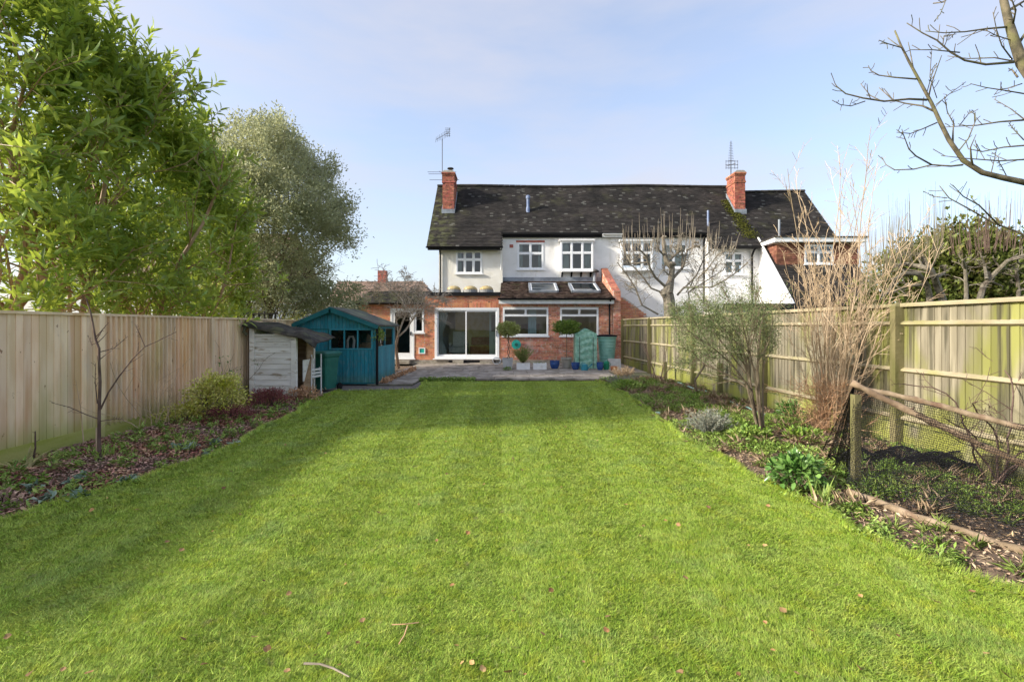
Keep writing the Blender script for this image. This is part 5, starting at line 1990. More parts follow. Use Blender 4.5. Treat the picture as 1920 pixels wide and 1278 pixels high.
# water butt
x, y = px(1138, 18.2), 18.2
t = thing('water_butt', 'ribbed pale green water butt with a black lid by the brick pier', 'water butt', (x, y, ZP))
pr = [(.25, .0), (.26, .02)]
for k in range(9):
    z = .05 + k * .105
    r0 = .265 + .085 * (z / 1.05)
    pr += [(r0, z), (r0 + .004, z + .07), (r0 - .008, z + .085)]
pr += [(.355, 1.04), (.37, 1.05), (.37, 1.09)]
MB().lathe(pr, (x, y, ZP + .08), 28).build('body', m_butt, t)
MB().lathe([(.385, 1.09), (.39, 1.13), (.30, 1.16), (.02, 1.17)], (x, y, ZP + .08), 28).build('lid', m_black, t)
MB().lathe([(.27, 0), (.25, .08)], (x, y, ZP), 20).build('stand', m_black, t)
MB().tube([(x - .1, y - .27, ZP + .2), (x - .1, y - .34, ZP + .2), (x - .1, y - .35, ZP + .15)], .018, 6).build('tap', m_black, t)
# coil of pale hose by the sliding door
m = MB()
m.tube([(-.62 + .16 * math.cos(a) - .0, 19.3 + .05 * math.sin(a * 2), ZP + .17 + .13 * math.sin(a)) for a in [k * .5 for k in range(13)]], .02, 6)
tag(m.build('hose_coil', m_whitebox), 'small coil of white pipe left of the square grey planter', 'hose')

# ================================================================== TREES AND SHRUBS
def foliage(root, pts, dirs, per, L, W, mat, seed, spread=.9, kind='diamond', back=.25, upn=.6, name='crown', jit=.05, droop=.15):
    """whorls of leaves at shoot tips"""
    q = np.random.RandomState(seed)
    P_ = np.repeat(np.array([tuple(p) for p in pts]), per, 0)
    D_ = np.repeat(unit(np.array([tuple(d) for d in dirs])), per, 0)
    n = len(P_)
    P_ = P_ - D_ * (q.rand(n) * back)[:, None] + q.normal(0, jit, (n, 3))
    d = D_ + rdir(q, n) * spread
    nr = rdir(q, n) + np.array([0, 0, upn])
    V, F = leaves(P_, d, nr, L * (.6 + .7 * q.rand(n)), W * (.7 + .6 * q.rand(n)), kind, droop=droop)
    return np_mesh(name, V, F, mat, root)

def whorls(root, pts, dirs, per, L, W, mat, seed, stem=.34, name='crown'):
    """shoots with long leaves set spirally along the stem, as on a cherry laurel"""
    q = np.random.RandomState(seed)
    T = np.array([tuple(p) for p in pts])
    D = unit(np.array([tuple(d) for d in dirs]))
    n = len(T)
    U = unit(np.cross(D, rdir(q, n)))
    Wv = np.cross(D, U)
    ph = q.rand(n) * 6.283
    size = .7 + .6 * q.rand(n)
    parts = []
    for j in range(per):
        t = j / (per - 1)
        az = ph + j * 2.4 + q.normal(0, .25, n)
        rad = U * np.cos(az)[:, None] + Wv * np.sin(az)[:, None]
        an = np.radians(22 + 58 * t + q.normal(0, 9, n))[:, None]
        ld = rad * np.sin(an) + D * np.cos(an)
        nm = D * np.sin(an) - rad * np.cos(an)
        pos = T - D * (stem * t * size)[:, None]
        ll = L * size * (.72 + .45 * math.sin(math.pi * min(1, t + .25))) * (.85 + .3 * q.rand(n))
        parts.append(leaves(pos, ld, nm + rdir(q, n) * .18, ll, W * size, 'long', fold=.22, droop=.16))
    V, F = join(parts)
    return np_mesh(name, V, F, mat, root)

# --- tall cherry laurels beyond the left fence
def laurel_top(y):
    return float(np.interp(y, [4.0, 7.5, 8.6, 9.4, 10.2, 11.2, 12.0, 12.7, 13.2], [6.5, 6.5, 6.25, 5.9, 5.75, 5.4, 4.9, 3.7, 2.6])) + .28 * math.sin(y * 5.3) + .16 * math.sin(y * 11.7 + 1)
def lx0(y):
    return float(np.interp(y, [8, 10, 11.5, 13], [-7.45, -7.55, -7.85, -8.2]))
def laurel(label, y0, y1, trunks, n, seed):
    t = thing('laurel_tree', label, 'tree', (-7.4, (y0 + y1) / 2, 0), 'cherry laurels behind the left fence')
    r = random.Random(seed)
    q = np.random.RandomState(seed)
    m = MB()
    tips = []
    for k in range(trunks):
        by_ = y0 + (y1 - y0) * (k + r.random()) / trunks
        base_ = (lx0(by_) - .1 + r.uniform(-.5, .4), by_, -.05)
        hh = laurel_top(by_)
        grow(m, base_, (r.uniform(-.25, .3), r.uniform(-.2, .2), 1), hh * .92, .055 * r.uniform(.7, 1.3), 0,
             dict(seg=.35, wob=.12, up=[.06, .10, .05], n=[11, 5], lv=2, lr=[.30, .5], sides=[7, 5, 3], rr=.5, rmin=.005, t0=.22, ang=48, tap=.25), r, tips)
    m.build('trunk', m_bark_r, t)
    pts, dirs = [], []
    for (p, d) in tips:
        if p.z > 1.7:
            pts.append(p)
            dirs.append(d)
    while len(pts) < n:
        y = r.uniform(y0 - .15, y1 + .15)
        zt = laurel_top(y)
        z = 1.85 + (zt - 1.85) * r.random() ** .8
        wv = .35 * math.sin(y * 2.6 + z * 1.1) + .25 * math.sin(z * 2.9 - y)
        half = 1.15 * (1 - ((z - 1.7) / (zt - 1.0)) ** 3) + .15
        side = 1 if r.random() < .62 else r.uniform(-1, 1)
        x = lx0(y) + wv * .6 + side * half * r.uniform(.75, 1.0)
        if math.sin(y * 3.3 + z * 1.1) * math.sin(z * 2.7 - y * 1.3 + side) < -.34:
            continue
        # thinner where the stems show, near the holly
        if y > 10.0 and z < 3.9 and r.random() < .62:
            continue
        pts.append(Vector((min(x, -6.02), y, z)))
        dirs.append(Vector((.55 * side + r.gauss(0, .35), r.gauss(0, .45), .75 + r.gauss(0, .3))))
    for k in range(int(60 * (y1 - y0))):       # leading shoots that break the outline
        y = r.uniform(y0 - .1, y1 + .2)
        zt = laurel_top(y)
        x = lx0(y) + r.uniform(-.5, .9)
        z0_ = zt - r.uniform(.1, 1.6)
        if z0_ < zt - .5:
            x = lx0(y) + r.uniform(.7, 1.25)
        d0 = Vector((r.gauss(.15, .25), r.gauss(.1, .3), 1)).normalized()
        L0 = r.uniform(.3, .95)
        for j in range(4):
            pts.append(Vector((min(x, -6.02), y, z0_)) + d0 * L0 * (j + 1) / 4)
            dirs.append(d0 + Vector((r.gauss(0, .3), r.gauss(0, .3), .1)))
    whorls(t, pts, dirs, 11, .18, .053, m_laurel, seed, stem=.38)
    return t
laurel('nearest tall cherry laurel at the left edge, with brown trunks', 6.4, 8.0, 6, 760, 101)
laurel('tall middle cherry laurel with the highest leaves behind the plain fence bay', 8.0, 10.2, 8, 740, 102)
laurel('shorter cherry laurel with yellow-green leaves nearest the holly', 10.2, 12.6, 10, 560, 103)

# --- big grey-green holly
hol = thing('holly_tree', 'large rounded grey-green holly tree left of the house', 'tree', (-8.3, 15.6, 0))
r = random.Random(5)
m = MB()
tips = []
for k in range(6):
    a = k * 1.05
    grow(m, (-8.2 + .18 * math.cos(a), 15.6 + .18 * math.sin(a), -.05), (.32 * math.cos(a), .32 * math.sin(a), 1), 6.2 * r.uniform(.8, 1.05), .085, 0,
         dict(seg=.5, wob=.08, up=[.03, .04, .02], n=[12, 7], lv=2, lr=[.38, .5], sides=[7, 5, 3], rr=.45, rmin=.004, t0=.22, ang=50, tap=.2), r, tips)
m.build('trunk', m_bark, hol)
q = np.random.RandomState(8)
cl = []
def holly_ok(x, y, z):
    ax, az = (x + 8.0) / 2.35, (z - 4.9) / 3.2
    ay = (y - 15.6) / 2.4
    if z < 4.9:
        az = (z - 4.9) / 3.3
    return abs(ax) ** 2.6 + ay * ay + abs(az) ** 2.6 < 1 + .22 * math.sin(x * 2.3 + z * 1.7) + .15 * math.sin(z * 3.1 - y * 2)
while len(cl) < 4300:
    x, y, z = q.uniform(-11.2, -5.0), q.uniform(13.0, 18.2), q.uniform(1.7, 8.9)
    if holly_ok(x, y, z):
        rr = math.sqrt(((x + 8.15) / 2.75) ** 2 + ((z - 4.9) / 3.6) ** 2 + ((y - 15.6) / 2.4) ** 2)
        gap = math.sin(x * 3.7 + 1) * math.sin(z * 3.3) * math.sin(y * 3.1 + 2)
        if q.rand() < .25 + .75 * rr and gap > -.30:
            cl.append((x, y, z))
for k in range(130):                          # bulging sprays that make the outline uneven
    d0 = rdir(q, 1)[0]
    d0[2] = abs(d0[2]) * 1.1 - .15
    c0 = np.array([-8.0, 15.6, 4.9]) + d0 * np.array([2.5, 2.2, 3.3]) * q.uniform(.85, 1.17)
    for j in range(22):
        cl.append(tuple(c0 + rdir(q, 1)[0] * q.rand() ** .5 * q.uniform(.3, .62)))
for k in range(330):                          # low skirt towards the shed
    cl.append((q.uniform(-7.4, -4.9), q.uniform(15.2, 16.6), q.uniform(1.9, 3.0)))
cl = np.array(cl)
d = cl - np.array([-8.15, 15.6, 4.3])
foliage(hol, cl, d + np.array([0, 0, .6]), 14, .095, .042, m_holly, 9, spread=1.0, back=.28, jit=.10)

# yellowish shrubs glowing behind the trellis
def leafy_shrub(name, label, c, rx, ry, rz, n, L, W, mat, seed, stems=7, cat='shrub', bark=None, kind='diamond', lump=.2):
    t = thing(name, label, cat, (c[0], c[1], c[2]))
    r = random.Random(seed)
    q = np.random.RandomState(seed)
    m = MB()
    tips = []
    for k in range(stems):
        grow(m, (c[0] + r.uniform(-.08, .08), c[1] + r.uniform(-.08, .08), c[2] - .04), (r.gauss(0, .5) * rx / rz, r.gauss(0, .5), 1), rz * 1.5, .014 * max(1, rz), 0,
             dict(seg=.12 * max(1, rz), wob=.12, up=.04, n=[5, 3], lv=1, lr=.45, sides=[5, 3], rr=.6, rmin=.002, t0=.25), r, tips)
    m.build('stems', bark or m_bark, t)
    d = rdir(q, n)
    d[:, 2] = np.where(d[:, 2] < -.6, -d[:, 2], d[:, 2])
    rad = q.rand(n) ** .4 * (1 + lump * np.sin(d[:, 0] * 6 + seed) * np.sin(d[:, 1] * 5 + 2 * d[:, 2]) + q.normal(0, .07, n))
    pos = np.array([c[0], c[1], c[2] + rz]) + d * rad[:, None] * np.array([rx, ry, rz])
    pos[:, 2] = np.maximum(pos[:, 2], c[2] + .02)
    V, F = leaves(pos, d + rdir(q, n) * .9 + np.array([0, 0, .3]), rdir(q, n) + np.array([0, 0, .7]), L * (.6 + .7 * q.rand(n)), W * (.7 + .6 * q.rand(n)), kind)
    np_mesh('foliage', V, F, mat, t)
    return t
leafy_shrub('shrub', 'pale yellow-green shrub glowing between laurel and holly', (-8.4, 13.2, 0), .9, .8, 1.5, 2600, .08, .035, m_euon, 61)
leafy_shrub('shrub', 'yellow-leaved shrub between the trellis and the teal shed', (-6.7, 14.6, 0), .7, .6, 1.0, 1800, .07, .03, m_euon, 62)

# --- smooth multi-stemmed bare tree by the teal shed
bt = thing('bare_tree', 'small bare multi-stemmed tree with smooth brown trunk beside the teal shed', 'tree', (-4.3, 17.9, 0))
m = MB()
r = random.Random(17)
Yb = 17.9
def Z3(zx, zy, Y=Yb, dy=0.0):                 # measured in an enlarged view of that corner
    return P(640 + zx / 5.81, 500 + zy / 5.81, Y + dy)
opt = dict(seg=.16, wob=.22, up=[0, .02, -.03], n=[17, 8], lv=2, lr=[.42, .55], sides=[7, 4, 3], rr=.34, rmin=.0078, t0=.25, ang=52, tap=.35)
tips = []
grow(m, 0, (0, 0, 1), 1, .075, 2, dict(opt, lv=0, tap=.75), r, tips, path=[Z3(620, 1110), Z3(605, 980), Z3(590, 860), Z3(620, 740)])
limbs = [
    ([(620, 740), (610, 640), (590, 550), (610, 490), (640, 480), (690, 500)], .030),
    ([(615, 745), (660, 620), (700, 520), (690, 420), (640, 330), (560, 260), (470, 190), (400, 150)], .036),
    ([(640, 330), (700, 290), (800, 250), (880, 210)], .018),
    ([(610, 770), (700, 690), (760, 600), (840, 500), (930, 420), (1020, 350), (1100, 320)], .036),
    ([(780, 580), (740, 520), (790, 480), (860, 420), (900, 340), (960, 290)], .022),
    ([(690, 420), (660, 350), (700, 250), (690, 140), (720, 60)], .018),
    ([(560, 260), (430, 270), (330, 310), (260, 340)], .015),
    ([(840, 500), (900, 430), (880, 340), (820, 270)], .016),
    ([(930, 420), (1010, 400), (1090, 380), (1150, 350)], .012),
]
m.build('trunk', m_bark_r, bt, smooth=True)
m = MB()
for i, (pp, rr_) in enumerate(limbs):
    grow(m, 0, (0, 0, 1), 1, rr_, 0, opt, r, tips, path=[Z3(a, b_, Yb, .12 * math.sin(i * 2.1 + k * .9) * k / len(pp) * 2) for k, (a, b_) in enumerate(pp)])
m.build('branches', m_twig_p, bt, smooth=True)

# --- pollarded tree in the neighbour's garden
pt = thing('pollarded_tree', 'knobbly pollarded bare tree with upright shoots before the white house', 'tree', (6.0, 18.3, 0))
m = MB()
m_sh = MB()
r = random.Random(23)
Yp = 18.2
def Z8(zx, zy, dy=0.0):
    return P(1140 + zx / 5.327, 360 + zy / 5.327, Yp + dy)
trunk = [(620, 1420), (618, 1230), (610, 1080), (590, 1000), (630, 880), (640, 760), (585, 690), (558, 570), (550, 460)]
m.tube([Z8(a, b_) for a, b_ in trunk], [.22, .215, .21, .22, .12, .11, .10, .07, .05], 10)
for (a, b_, s_) in ((560, 1010, .20), (640, 720, .15), (700, 580, .12), (380, 640, .10), (890, 520, .09), (550, 450, .09)):   # burrs
    c_ = Z8(a, b_)
    for k in range(5):
        v = Vector((r.gauss(0, .5), r.gauss(0, .5), r.gauss(0, .5)))
        m.tube([c_ + v * s_ * .8 - Vector((0, 0, s_ * .6)), c_ + v * s_ * .8, c_ + v * s_ * .8 + Vector((0, 0, s_ * .6))], [s_ * .3, s_ * .7, s_ * .25], 7)
PK = .68
plimbs = [
    ([(640, 870), (740, 760), (770, 680), (790, 580), (890, 530)], .085), ([(735, 770), (745, 650), (730, 520), (720, 440)], .06),
    ([(590, 960), (470, 850), (420, 760), (380, 640), (300, 560)], .08), ([(400, 700), (230, 715), (170, 600), (120, 480)], .05),
    ([(560, 1010), (430, 960), (350, 850), (250, 740), (180, 720)], .055), ([(500, 1220), (340, 1130), (270, 950), (200, 840), (90, 700)], .055),
    ([(265, 950), (200, 945)], .04), ([(690, 1030), (760, 950), (880, 950), (1040, 950), (1180, 870), (1300, 790), (1400, 700)], .06),
    ([(760, 960), (880, 840), (970, 640), (1080, 520)], .05), ([(820, 1090), (800, 1000), (960, 900), (1150, 780), (1190, 690)], .045),
    ([(900, 860), (1000, 760), (1100, 620), (1250, 560)], .04), ([(590, 700), (640, 660), (700, 600), (700, 540)], .07), ([(560, 640), (500, 560), (480, 470)], .05),
    ([(640, 860), (560, 780), (570, 700)], .05), ([(780, 1000), (830, 930), (860, 860), (940, 720)], .035), ([(1040, 950), (1040, 800), (1100, 700)], .03)]
po = dict(seg=.22, wob=.2, up=[.05, .12], n=[16, 5], lv=2, lr=[.30, .45], sides=[6, 4, 3], rr=.3, rmin=.0065, t0=.2, ang=60, tap=.5)
tips = []
for i, (pp, rr_) in enumerate(plimbs):
    dy = .9 * math.sin(i * 2.4)
    grow(m, 0, (0, 0, 1), 1, rr_ * PK, 0, po, r, tips, path=[Z8(a, b_, dy * k / (len(pp) - 1)) for k, (a, b_) in enumerate(pp)])
m.build('trunk', m_bark_p, pt)
for k in range(110):
    zx = r.uniform(110, 1290)
    yb_ = 520 + ((zx - 680) / 600) ** 2 * 90 + r.uniform(-30, 60)
    hgt = (60 + 300 * r.random() ** 1.7) * (1.15 - .55 * abs(zx - 560) / 700)
    dy = r.uniform(-.7, .7)
    lean = (zx - 650) / 600 * 45 + r.gauss(0, 26)
    pts = [Z8(zx - lean * .7, yb_ + 40, dy), Z8(zx, yb_ - hgt * .35, dy), Z8(zx + lean * .45, yb_ - hgt, dy)]
    MB().tube(pts, [.011, .009, .004], 4, cap=False).build('shoot', m_twig_g, pt)

# --- multi-stemmed tan shrub (tall canes) in the right border
fs = thing('cane_shrub', 'tall bare shrub of arching tan canes against the right fence', 'shrub', (4.9, 7.25, 0))
m = MB()
m2 = MB()
r = random.Random(31)
o_ = dict(seg=.28, wob=.065, up=[.004, .0], n=[9, 4], lv=2, lr=[.17, .4], sides=[5, 3], rr=.42, rmin=.0026, t0=.35, ang=33, tap=.28)
tips = []
for k in range(56):
    a = r.uniform(0, 6.283)
    sp_ = abs(r.gauss(0, .09)) if k > 9 else abs(r.gauss(0, .06))
    b0 = Vector((4.82 + .13 * math.cos(a), 7.25 + .15 * math.sin(a), -.03))
    ln = r.uniform(1.5, 3.2) if k > 9 else r.uniform(3.7, 4.5)
    dd = Vector((math.cos(a) * sp_ * 1.2 - .02, math.sin(a) * sp_ * .6 - .03, 1))
    grow(m, b0, dd, ln, r.uniform(.005, .0095) if k > 9 else .012, 0, o_, r, tips)
for k in range(900):
    a, rad = r.uniform(0, 6.283), abs(r.gauss(0, .33))
    p0 = Vector((4.72 + rad * math.cos(a) * .9, 7.2 + rad * math.sin(a) * .6, r.uniform(.0, .75)))
    dd = Vector((r.gauss(0, .6), r.gauss(0, .5), r.uniform(-.1, 1))).normalized() * r.uniform(.12, .38)
    m2.tube([p0, p0 + dd * .5 + Vector((r.gauss(0, .03), 0, 0)), p0 + dd], [.0030, .0026, .0018], 3, cap=False)
m.build('canes', m_twig_t, fs)
m2.build('dead_twigs', m_twig_o, fs)['kind'] = 'stuff'
# second, thinner clump of canes further right against the fence top
# --- feathery evergreen shrub leaning left
fe = thing('evergreen_shrub', 'feathery grey-green evergreen shrub leaning left over the border', 'shrub', (3.62, 7.0, 0))
m = MB()
r = random.Random(37)
tips = []
base_ = Vector((3.64, 7.0, -.03))
o_ = dict(seg=.16, wob=.10, up=[.03, .05, .05], n=[12, 7], lv=2, lr=[.34, .5], sides=[6, 4, 3], rr=.5, rmin=.0025, t0=.42, ang=34, tap=.3)
def fe_path(pp, dyv):
    return [P(a, b_, 7.0 + dyv * i / (len(pp) - 1)) for i, (a, b_) in enumerate(pp)]
for i, (pp, rr_, dyv) in enumerate([
        ([(1428, 822), (1415, 770), (1404, 700), (1392, 650), (1370, 600)], .026, .2), ([(1428, 822), (1424, 760), (1420, 690), (1425, 620), (1435, 575)], .026, -.2),
        ([(1424, 815), (1405, 730), (1370, 705), (1325, 685), (1300, 668)], .020, .1), ([(1420, 800), (1400, 720), (1370, 680), (1335, 650), (1290, 620)], .018, -.5),
        ([(1432, 822), (1430, 740), (1432, 660), (1450, 600)], .018, .4), ([(1420, 790), (1402, 700), (1380, 640), (1340, 600), (1310, 580)], .018, .5),
        ([(1428, 822), (1415, 700), (1400, 640), (1385, 580)], .016, -.6), ([(1398, 700), (1360, 650), (1320, 600), (1285, 585)], .014, .3)]):
    grow(m, 0, (0, 0, 1), 1, rr_, 0, o_, r, tips, path=fe_path(pp, dyv))
for (a, b_, c_) in ((1300, 730, 1290), (1308, 735, 1320)):          # separate crooked stem near the hose
    pass
m.build('stems', m_bark, fe)
pts = [p for p, d in tips if p.z > .85]
dirs = [d for p, d in tips if p.z > .85]
q = np.random.RandomState(4)
for k in range(520):
    pxx, pyy = q.uniform(1268, 1462), q.uniform(556, 660)
    if pyy > 612 + 40 * math.sin(pxx * .03) and q.rand() < .6:
        continue
    if (pxx - 1365) ** 2 / 100 ** 2 + (pyy - 612) ** 2 / 60 ** 2 > 1.05:
        continue
    pts.append(P(pxx, pyy, 7.0 + q.normal(0, .28)))
    dirs.append(Vector((q.normal(0, .5), q.normal(0, .5), 1)))
foliage(fe, pts, dirs, 22, .032, .009, m_feather, 44, spread=.9, back=.17, jit=.045)
# crooked leafy stem just behind it
cs = thing('climbing_shrub', 'crooked brown climber stem rising before the right fence', 'climber', (3.95, 11.0, 0))
m = MB()
tips = []
grow(m, 0, (0, 0, 1), 1, .03, 0, dict(o_, lv=2, n=[8, 4]), r, tips, path=[P(1306, 733, 11.0), P(1303, 712, 11.0), P(1318, 690, 11.0), P(1327, 665, 11.0), P(1325, 625, 11.1), P(1338, 590, 11.2)])
m.build('stem', m_bark, cs)
foliage(cs, [p for p, d in tips], [d for p, d in tips], 14, .045, .014, m_feather, 45, spread=1.0, back=.25, jit=.06)

# --- thin bare rose bush near the far end of the right fence
rb = thing('rose_bush', 'thin bare rose stems near the house end of the right fence', 'shrub', (4.3, 14.0, 0))
m = MB()
for k in range(7):
    grow(m, (4.15 + r.uniform(-.1, .2), 14.0, -.03), (r.gauss(.12, .3), r.gauss(0, .15), 1), r.uniform(.9, 1.7), .012, 0, dict(seg=.2, wob=.12, up=.03, n=[4], lv=1, lr=.35, sides=[5, 3], rr=.6, rmin=.003, t0=.3, tap=.4), r, [])
m.build('stems', m_twig_d, rb)
# --- bare tree overhanging from the right
ot = thing('overhanging_tree', 'bare tree leaning in from the right with rising dark twigs against the sky', 'tree', (7.6, 6.4, 0))
m = MB()
r = random.Random(53)
def Z4(zx, zy, Y=6.2):
    return P(1520 + zx / 3.0425, zy / 3.0425, Y)
o_ = dict(seg=.14, wob=.14, up=[.05, .10], n=[6, 3], lv=1, lr=[.22, .5], sides=[6, 4], rr=.5, rmin=.0042, t0=.2, ang=50, tap=.4)
trunk = [Vector((7.5, 6.4, -.1)), Vector((7.5, 6.4, 1.5)), Vector((7.35, 6.35, 3.0)), Z4(1330, 520), Z4(1205, 360), Z4(1160, 230), Z4(1130, 130), Z4(1100, 0), Z4(1090, -150), Z4(1060, -400)]
m.tube(trunk, [.15, .13, .11, .085, .062, .052, .045, .040, .035, .02], 9)
tl = []
olimbs = [
    ([(1400, 1080), (1217, 1040), (1100, 1015), (980, 985), (870, 915), (790, 800), (740, 700), (690, 590), (620, 460), (560, 350), (515, 260), (480, 175)], .040),
    ([(870, 940), (800, 948), (690, 940), (590, 965), (480, 970), (430, 940), (405, 895)], .012), ([(690, 940), (600, 890), (560, 850), (530, 770), (490, 740)], .010),
    ([(720, 700), (640, 735), (570, 762), (490, 755)], .009), ([(715, 640), (640, 605), (540, 590), (470, 572), (390, 500)], .013), ([(665, 570), (560, 565), (420, 578), (300, 560), (200, 535), (150, 495), (137, 475)], .014),
    ([(310, 578), (230, 605), (170, 598), (122, 572)], .007), ([(400, 575), (340, 545), (285, 478)], .007), ([(605, 452), (480, 442), (390, 430), (345, 405), (328, 375)], .010), ([(515, 272), (440, 250), (390, 230)], .007),
    ([(1160, 355), (1000, 368), (880, 345), (800, 300), (720, 230), (640, 190), (548, 132)], .016), ([(1160, 350), (1050, 330), (900, 335), (780, 320)], .009), ([(850, 300), (700, 285), (565, 285)], .008),
    ([(1120, 155), (1000, 165), (880, 182), (760, 188), (655, 178)], .012), ([(755, 250), (760, 205), (830, 195)], .006), ([(1140, 230), (1050, 200), (1000, 172)], .007), ([(1150, 340), (1090, 260), (1060, 170), (1040, 70)], .009),
    ([(1217, 685), (1080, 695), (950, 715), (850, 720), (770, 725)], .012), ([(820, 712), (780, 640), (762, 550)], .007), ([(850, 715), (900, 650), (935, 635)], .006), ([(845, 860), (900, 790), (940, 690), (938, 640)], .009),
    ([(1330, 800), (1217, 830), (1100, 840), (980, 865), (900, 850), (885, 805)], .012), ([(1300, 910), (1217, 910), (1080, 918), (900, 905), (745, 888)], .012), ([(1120, 1010), (1090, 950), (1070, 920)], .006), ([(1030, 985), (1050, 900), (1060, 850)], .006),
    ([(1330, 540), (1217, 535), (1100, 515), (1000, 500), (912, 478)], .010), ([(1205, 478), (1120, 505), (1060, 512)], .007), ([(1217, 680), (1140, 620), (1045, 565)], .008), ([(1217, 800), (1160, 740), (1130, 700)], .007),
    ([(700, 20), (745, 15), (775, 0), (850, -60)], .008), ([(770, 5), (740, 80), (705, 122)], .005), ([(1180, 440), (1150, 400), (1130, 400)], .012), ([(1150, 160), (1170, 60), (1140, -20)], .014), ([(1180, 260), (1250, 150), (1300, 60)], .02), ([(1130, 60), (1230, 0), (1300, -60)], .018),
    ([(720, 560), (680, 440), (690, 290)], .005), ([(665, 520), (690, 430), (718, 360)], .005), ([(715, 597), (800, 530), (885, 468)], .006),
    ([(1400, 1500), (1200, 1330), (1040, 1270), (900, 1190), (790, 1130), (735, 1060)], .014), ([(1080, 1290), (960, 1170), (870, 1120), (810, 1055)], .010), ([(780, 1130), (700, 1120), (640, 1090)], .006)]
o_.update(n=[6, 2], lr=[.17, .45])
for i, (pp, rr_) in enumerate(olimbs):
    Yi = 6.2 + .35 * math.sin(i * 1.9) * (0 if i == 0 else 1)
    grow(m, 0, (0, 0, 1), 1, rr_, 0, dict(o_, tap=.35 if i else .22), r, tl, path=[Z4(a, b_, 6.2 + (Yi - 6.2) * k / (len(pp) - 1)) for k, (a, b_) in enumerate(pp)])
m.tube([trunk[2], Z4(1460, 1090)], [.07, .042], 7)
m.tube([trunk[1], Z4(1500, 1520), Z4(1400, 1500)], [.05, .03, .016], 6)
m.build('trunk_and_branches', m_bark_g, ot, smooth=True)

# --- old espalier apple trees behind the right fence
def espalier(label, base_, limbs_, shoots, seed, Y):
    t = thing('apple_tree', label, 'tree', base_, 'old apple trees behind the right fence')
    m, ms = MB(), MB()
    r = random.Random(seed)
    def Z(zx, zy, dy=0):
        return P(1600 + zx / 4.9156, 320 + zy / 4.9156, Y + dy)
    ends = []
    for (pp, rr_) in limbs_:
        path_ = [Z(a, b_, .15 * math.sin(k * 1.3)) for k, (a, b_) in enumerate(pp)]
        grow(m, 0, (0, 0, 1), 1, rr_ * .62, 0, dict(seg=.15, wob=.25, up=.08, n=[8, 4], lv=2, lr=[.28, .5], sides=[7, 5, 3], rr=.4, rmin=.004, t0=.3, ang=60, tap=.5), r, ends, path=path_)
    m.build('trunk', m_bark_p, t)
    for (x0, x1, y0, y1, n_, h0, h1) in shoots:
        for k in range(n_):
            zx = r.uniform(x0, x1)
            zy = y0 + (y1 - y0) * (zx - x0) / (x1 - x0) + r.uniform(-40, 60)
            hgt = r.uniform(h0, h1)
            ln = r.gauss(0, 25) + (zx - (x0 + x1) / 2) * .10
            dy = r.uniform(-.5, .5)
            ms.tube([Z(zx - ln * .8, zy + 60, dy), Z(zx, zy - hgt * .4, dy), Z(zx + ln * .4, zy - hgt, dy)], [.0045, .0036, .0016], 3, cap=False)
    ms.build('shoots', m_twig_d if seed == 2 else m_bark_g, t)['kind'] = 'stuff'
    return t
espalier('spreading old apple tree with upright shoots right of the cane shrub', (6.9, 8.3, 0),
         [([(850, 1500), (820, 1180), (770, 1050), (740, 960), (690, 900), (600, 880), (480, 860), (380, 880)], .10), ([(720, 1500), (700, 1150), (680, 1050), (600, 950), (480, 940), (380, 1000), (330, 1120)], .085),
          ([(770, 980), (840, 940), (850, 870)], .05), ([(740, 940), (700, 860), (640, 840)], .05), ([(650, 1050), (500, 1060), (380, 1110), (250, 1150)], .05), ([(690, 890), (640, 800), (560, 780)], .035)],
         [(100, 480, 900, 760, 60, 100, 480), (330, 860, 780, 680, 80, 120, 600), (80, 420, 1060, 880, 46, 60, 260)], 1, 8.2)
espalier('leaning old apple tree before the ivy mound by the fence', (8.6, 9.0, 0),
         [([(1040, 1400), (1040, 1080), (1030, 900), (1010, 820)], .065), ([(1130, 1300), (1200, 1060), (1320, 930), (1420, 830), (1573, 780)], .09), ([(1230, 1000), (1210, 880), (1180, 790)], .05), ([(1530, 1400), (1520, 1080), (1500, 900)], .07)],
         [(860, 1573, 700, 640, 70, 120, 520)], 2, 9.0)
# ivy mound / hedge behind them
leafy_shrub('ivy_mound', 'rounded yellow-green ivy mound behind the apple trees', (9.9, 10.4, 0), 2.3, 1.2, 1.88, 26000, .11, .07, m_ivy, 71, stems=9, lump=.08)
leafy_shrub('ivy_mound', 'low green bush showing between the apple trunks', (7.65, 9.6, 0), 1.0, .7, .98, 3600, .08, .05, m_ivy, 72, stems=6)

# --- left bed: staked sapling
sp_ = thing('sapling', 'slender dark sapling tied to a stake in the left flower bed', 'tree', (-4.75, 5.55, 0))
m = MB()
r = random.Random(67)
Ys = 5.55
def Z6(zx, zy, dy=0):
    return P(zx / 2.904, 560 + zy / 2.904, Ys + dy)
o_ = dict(seg=.1, wob=.10, up=.03, n=[7], lv=1, lr=.16, sides=[6, 3], rr=.45, rmin=.0022, t0=.3, ang=50, tap=.35)
sl = [([(545, 930), (540, 800), (540, 620), (545, 450), (540, 350), (540, 270), (520, 220), (505, 130), (490, 60), (470, 0)], .019),
      ([(548, 600), (590, 510), (650, 420), (720, 330), (790, 260), (860, 230), (960, 180)], .010), ([(540, 655), (470, 630), (380, 590), (280, 565)], .006), ([(790, 262), (760, 190), (735, 140)], .005),
      ([(540, 290), (620, 270), (695, 205)], .006), ([(525, 205), (560, 165), (592, 130)], .006), ([(530, 570), (518, 450), (520, 350)], .006), ([(525, 240), (500, 250), (480, 200)], .005), ([(545, 665), (620, 655), (670, 655)], .005)]
for i, (pp, rr_) in enumerate(sl):
    grow(m, 0, (0, 0, 1), 1, rr_, 0, o_, r, [], path=[Z6(a, b_, .12 * math.sin(i * 2) * k / len(pp)) for k, (a, b_) in enumerate(pp)])
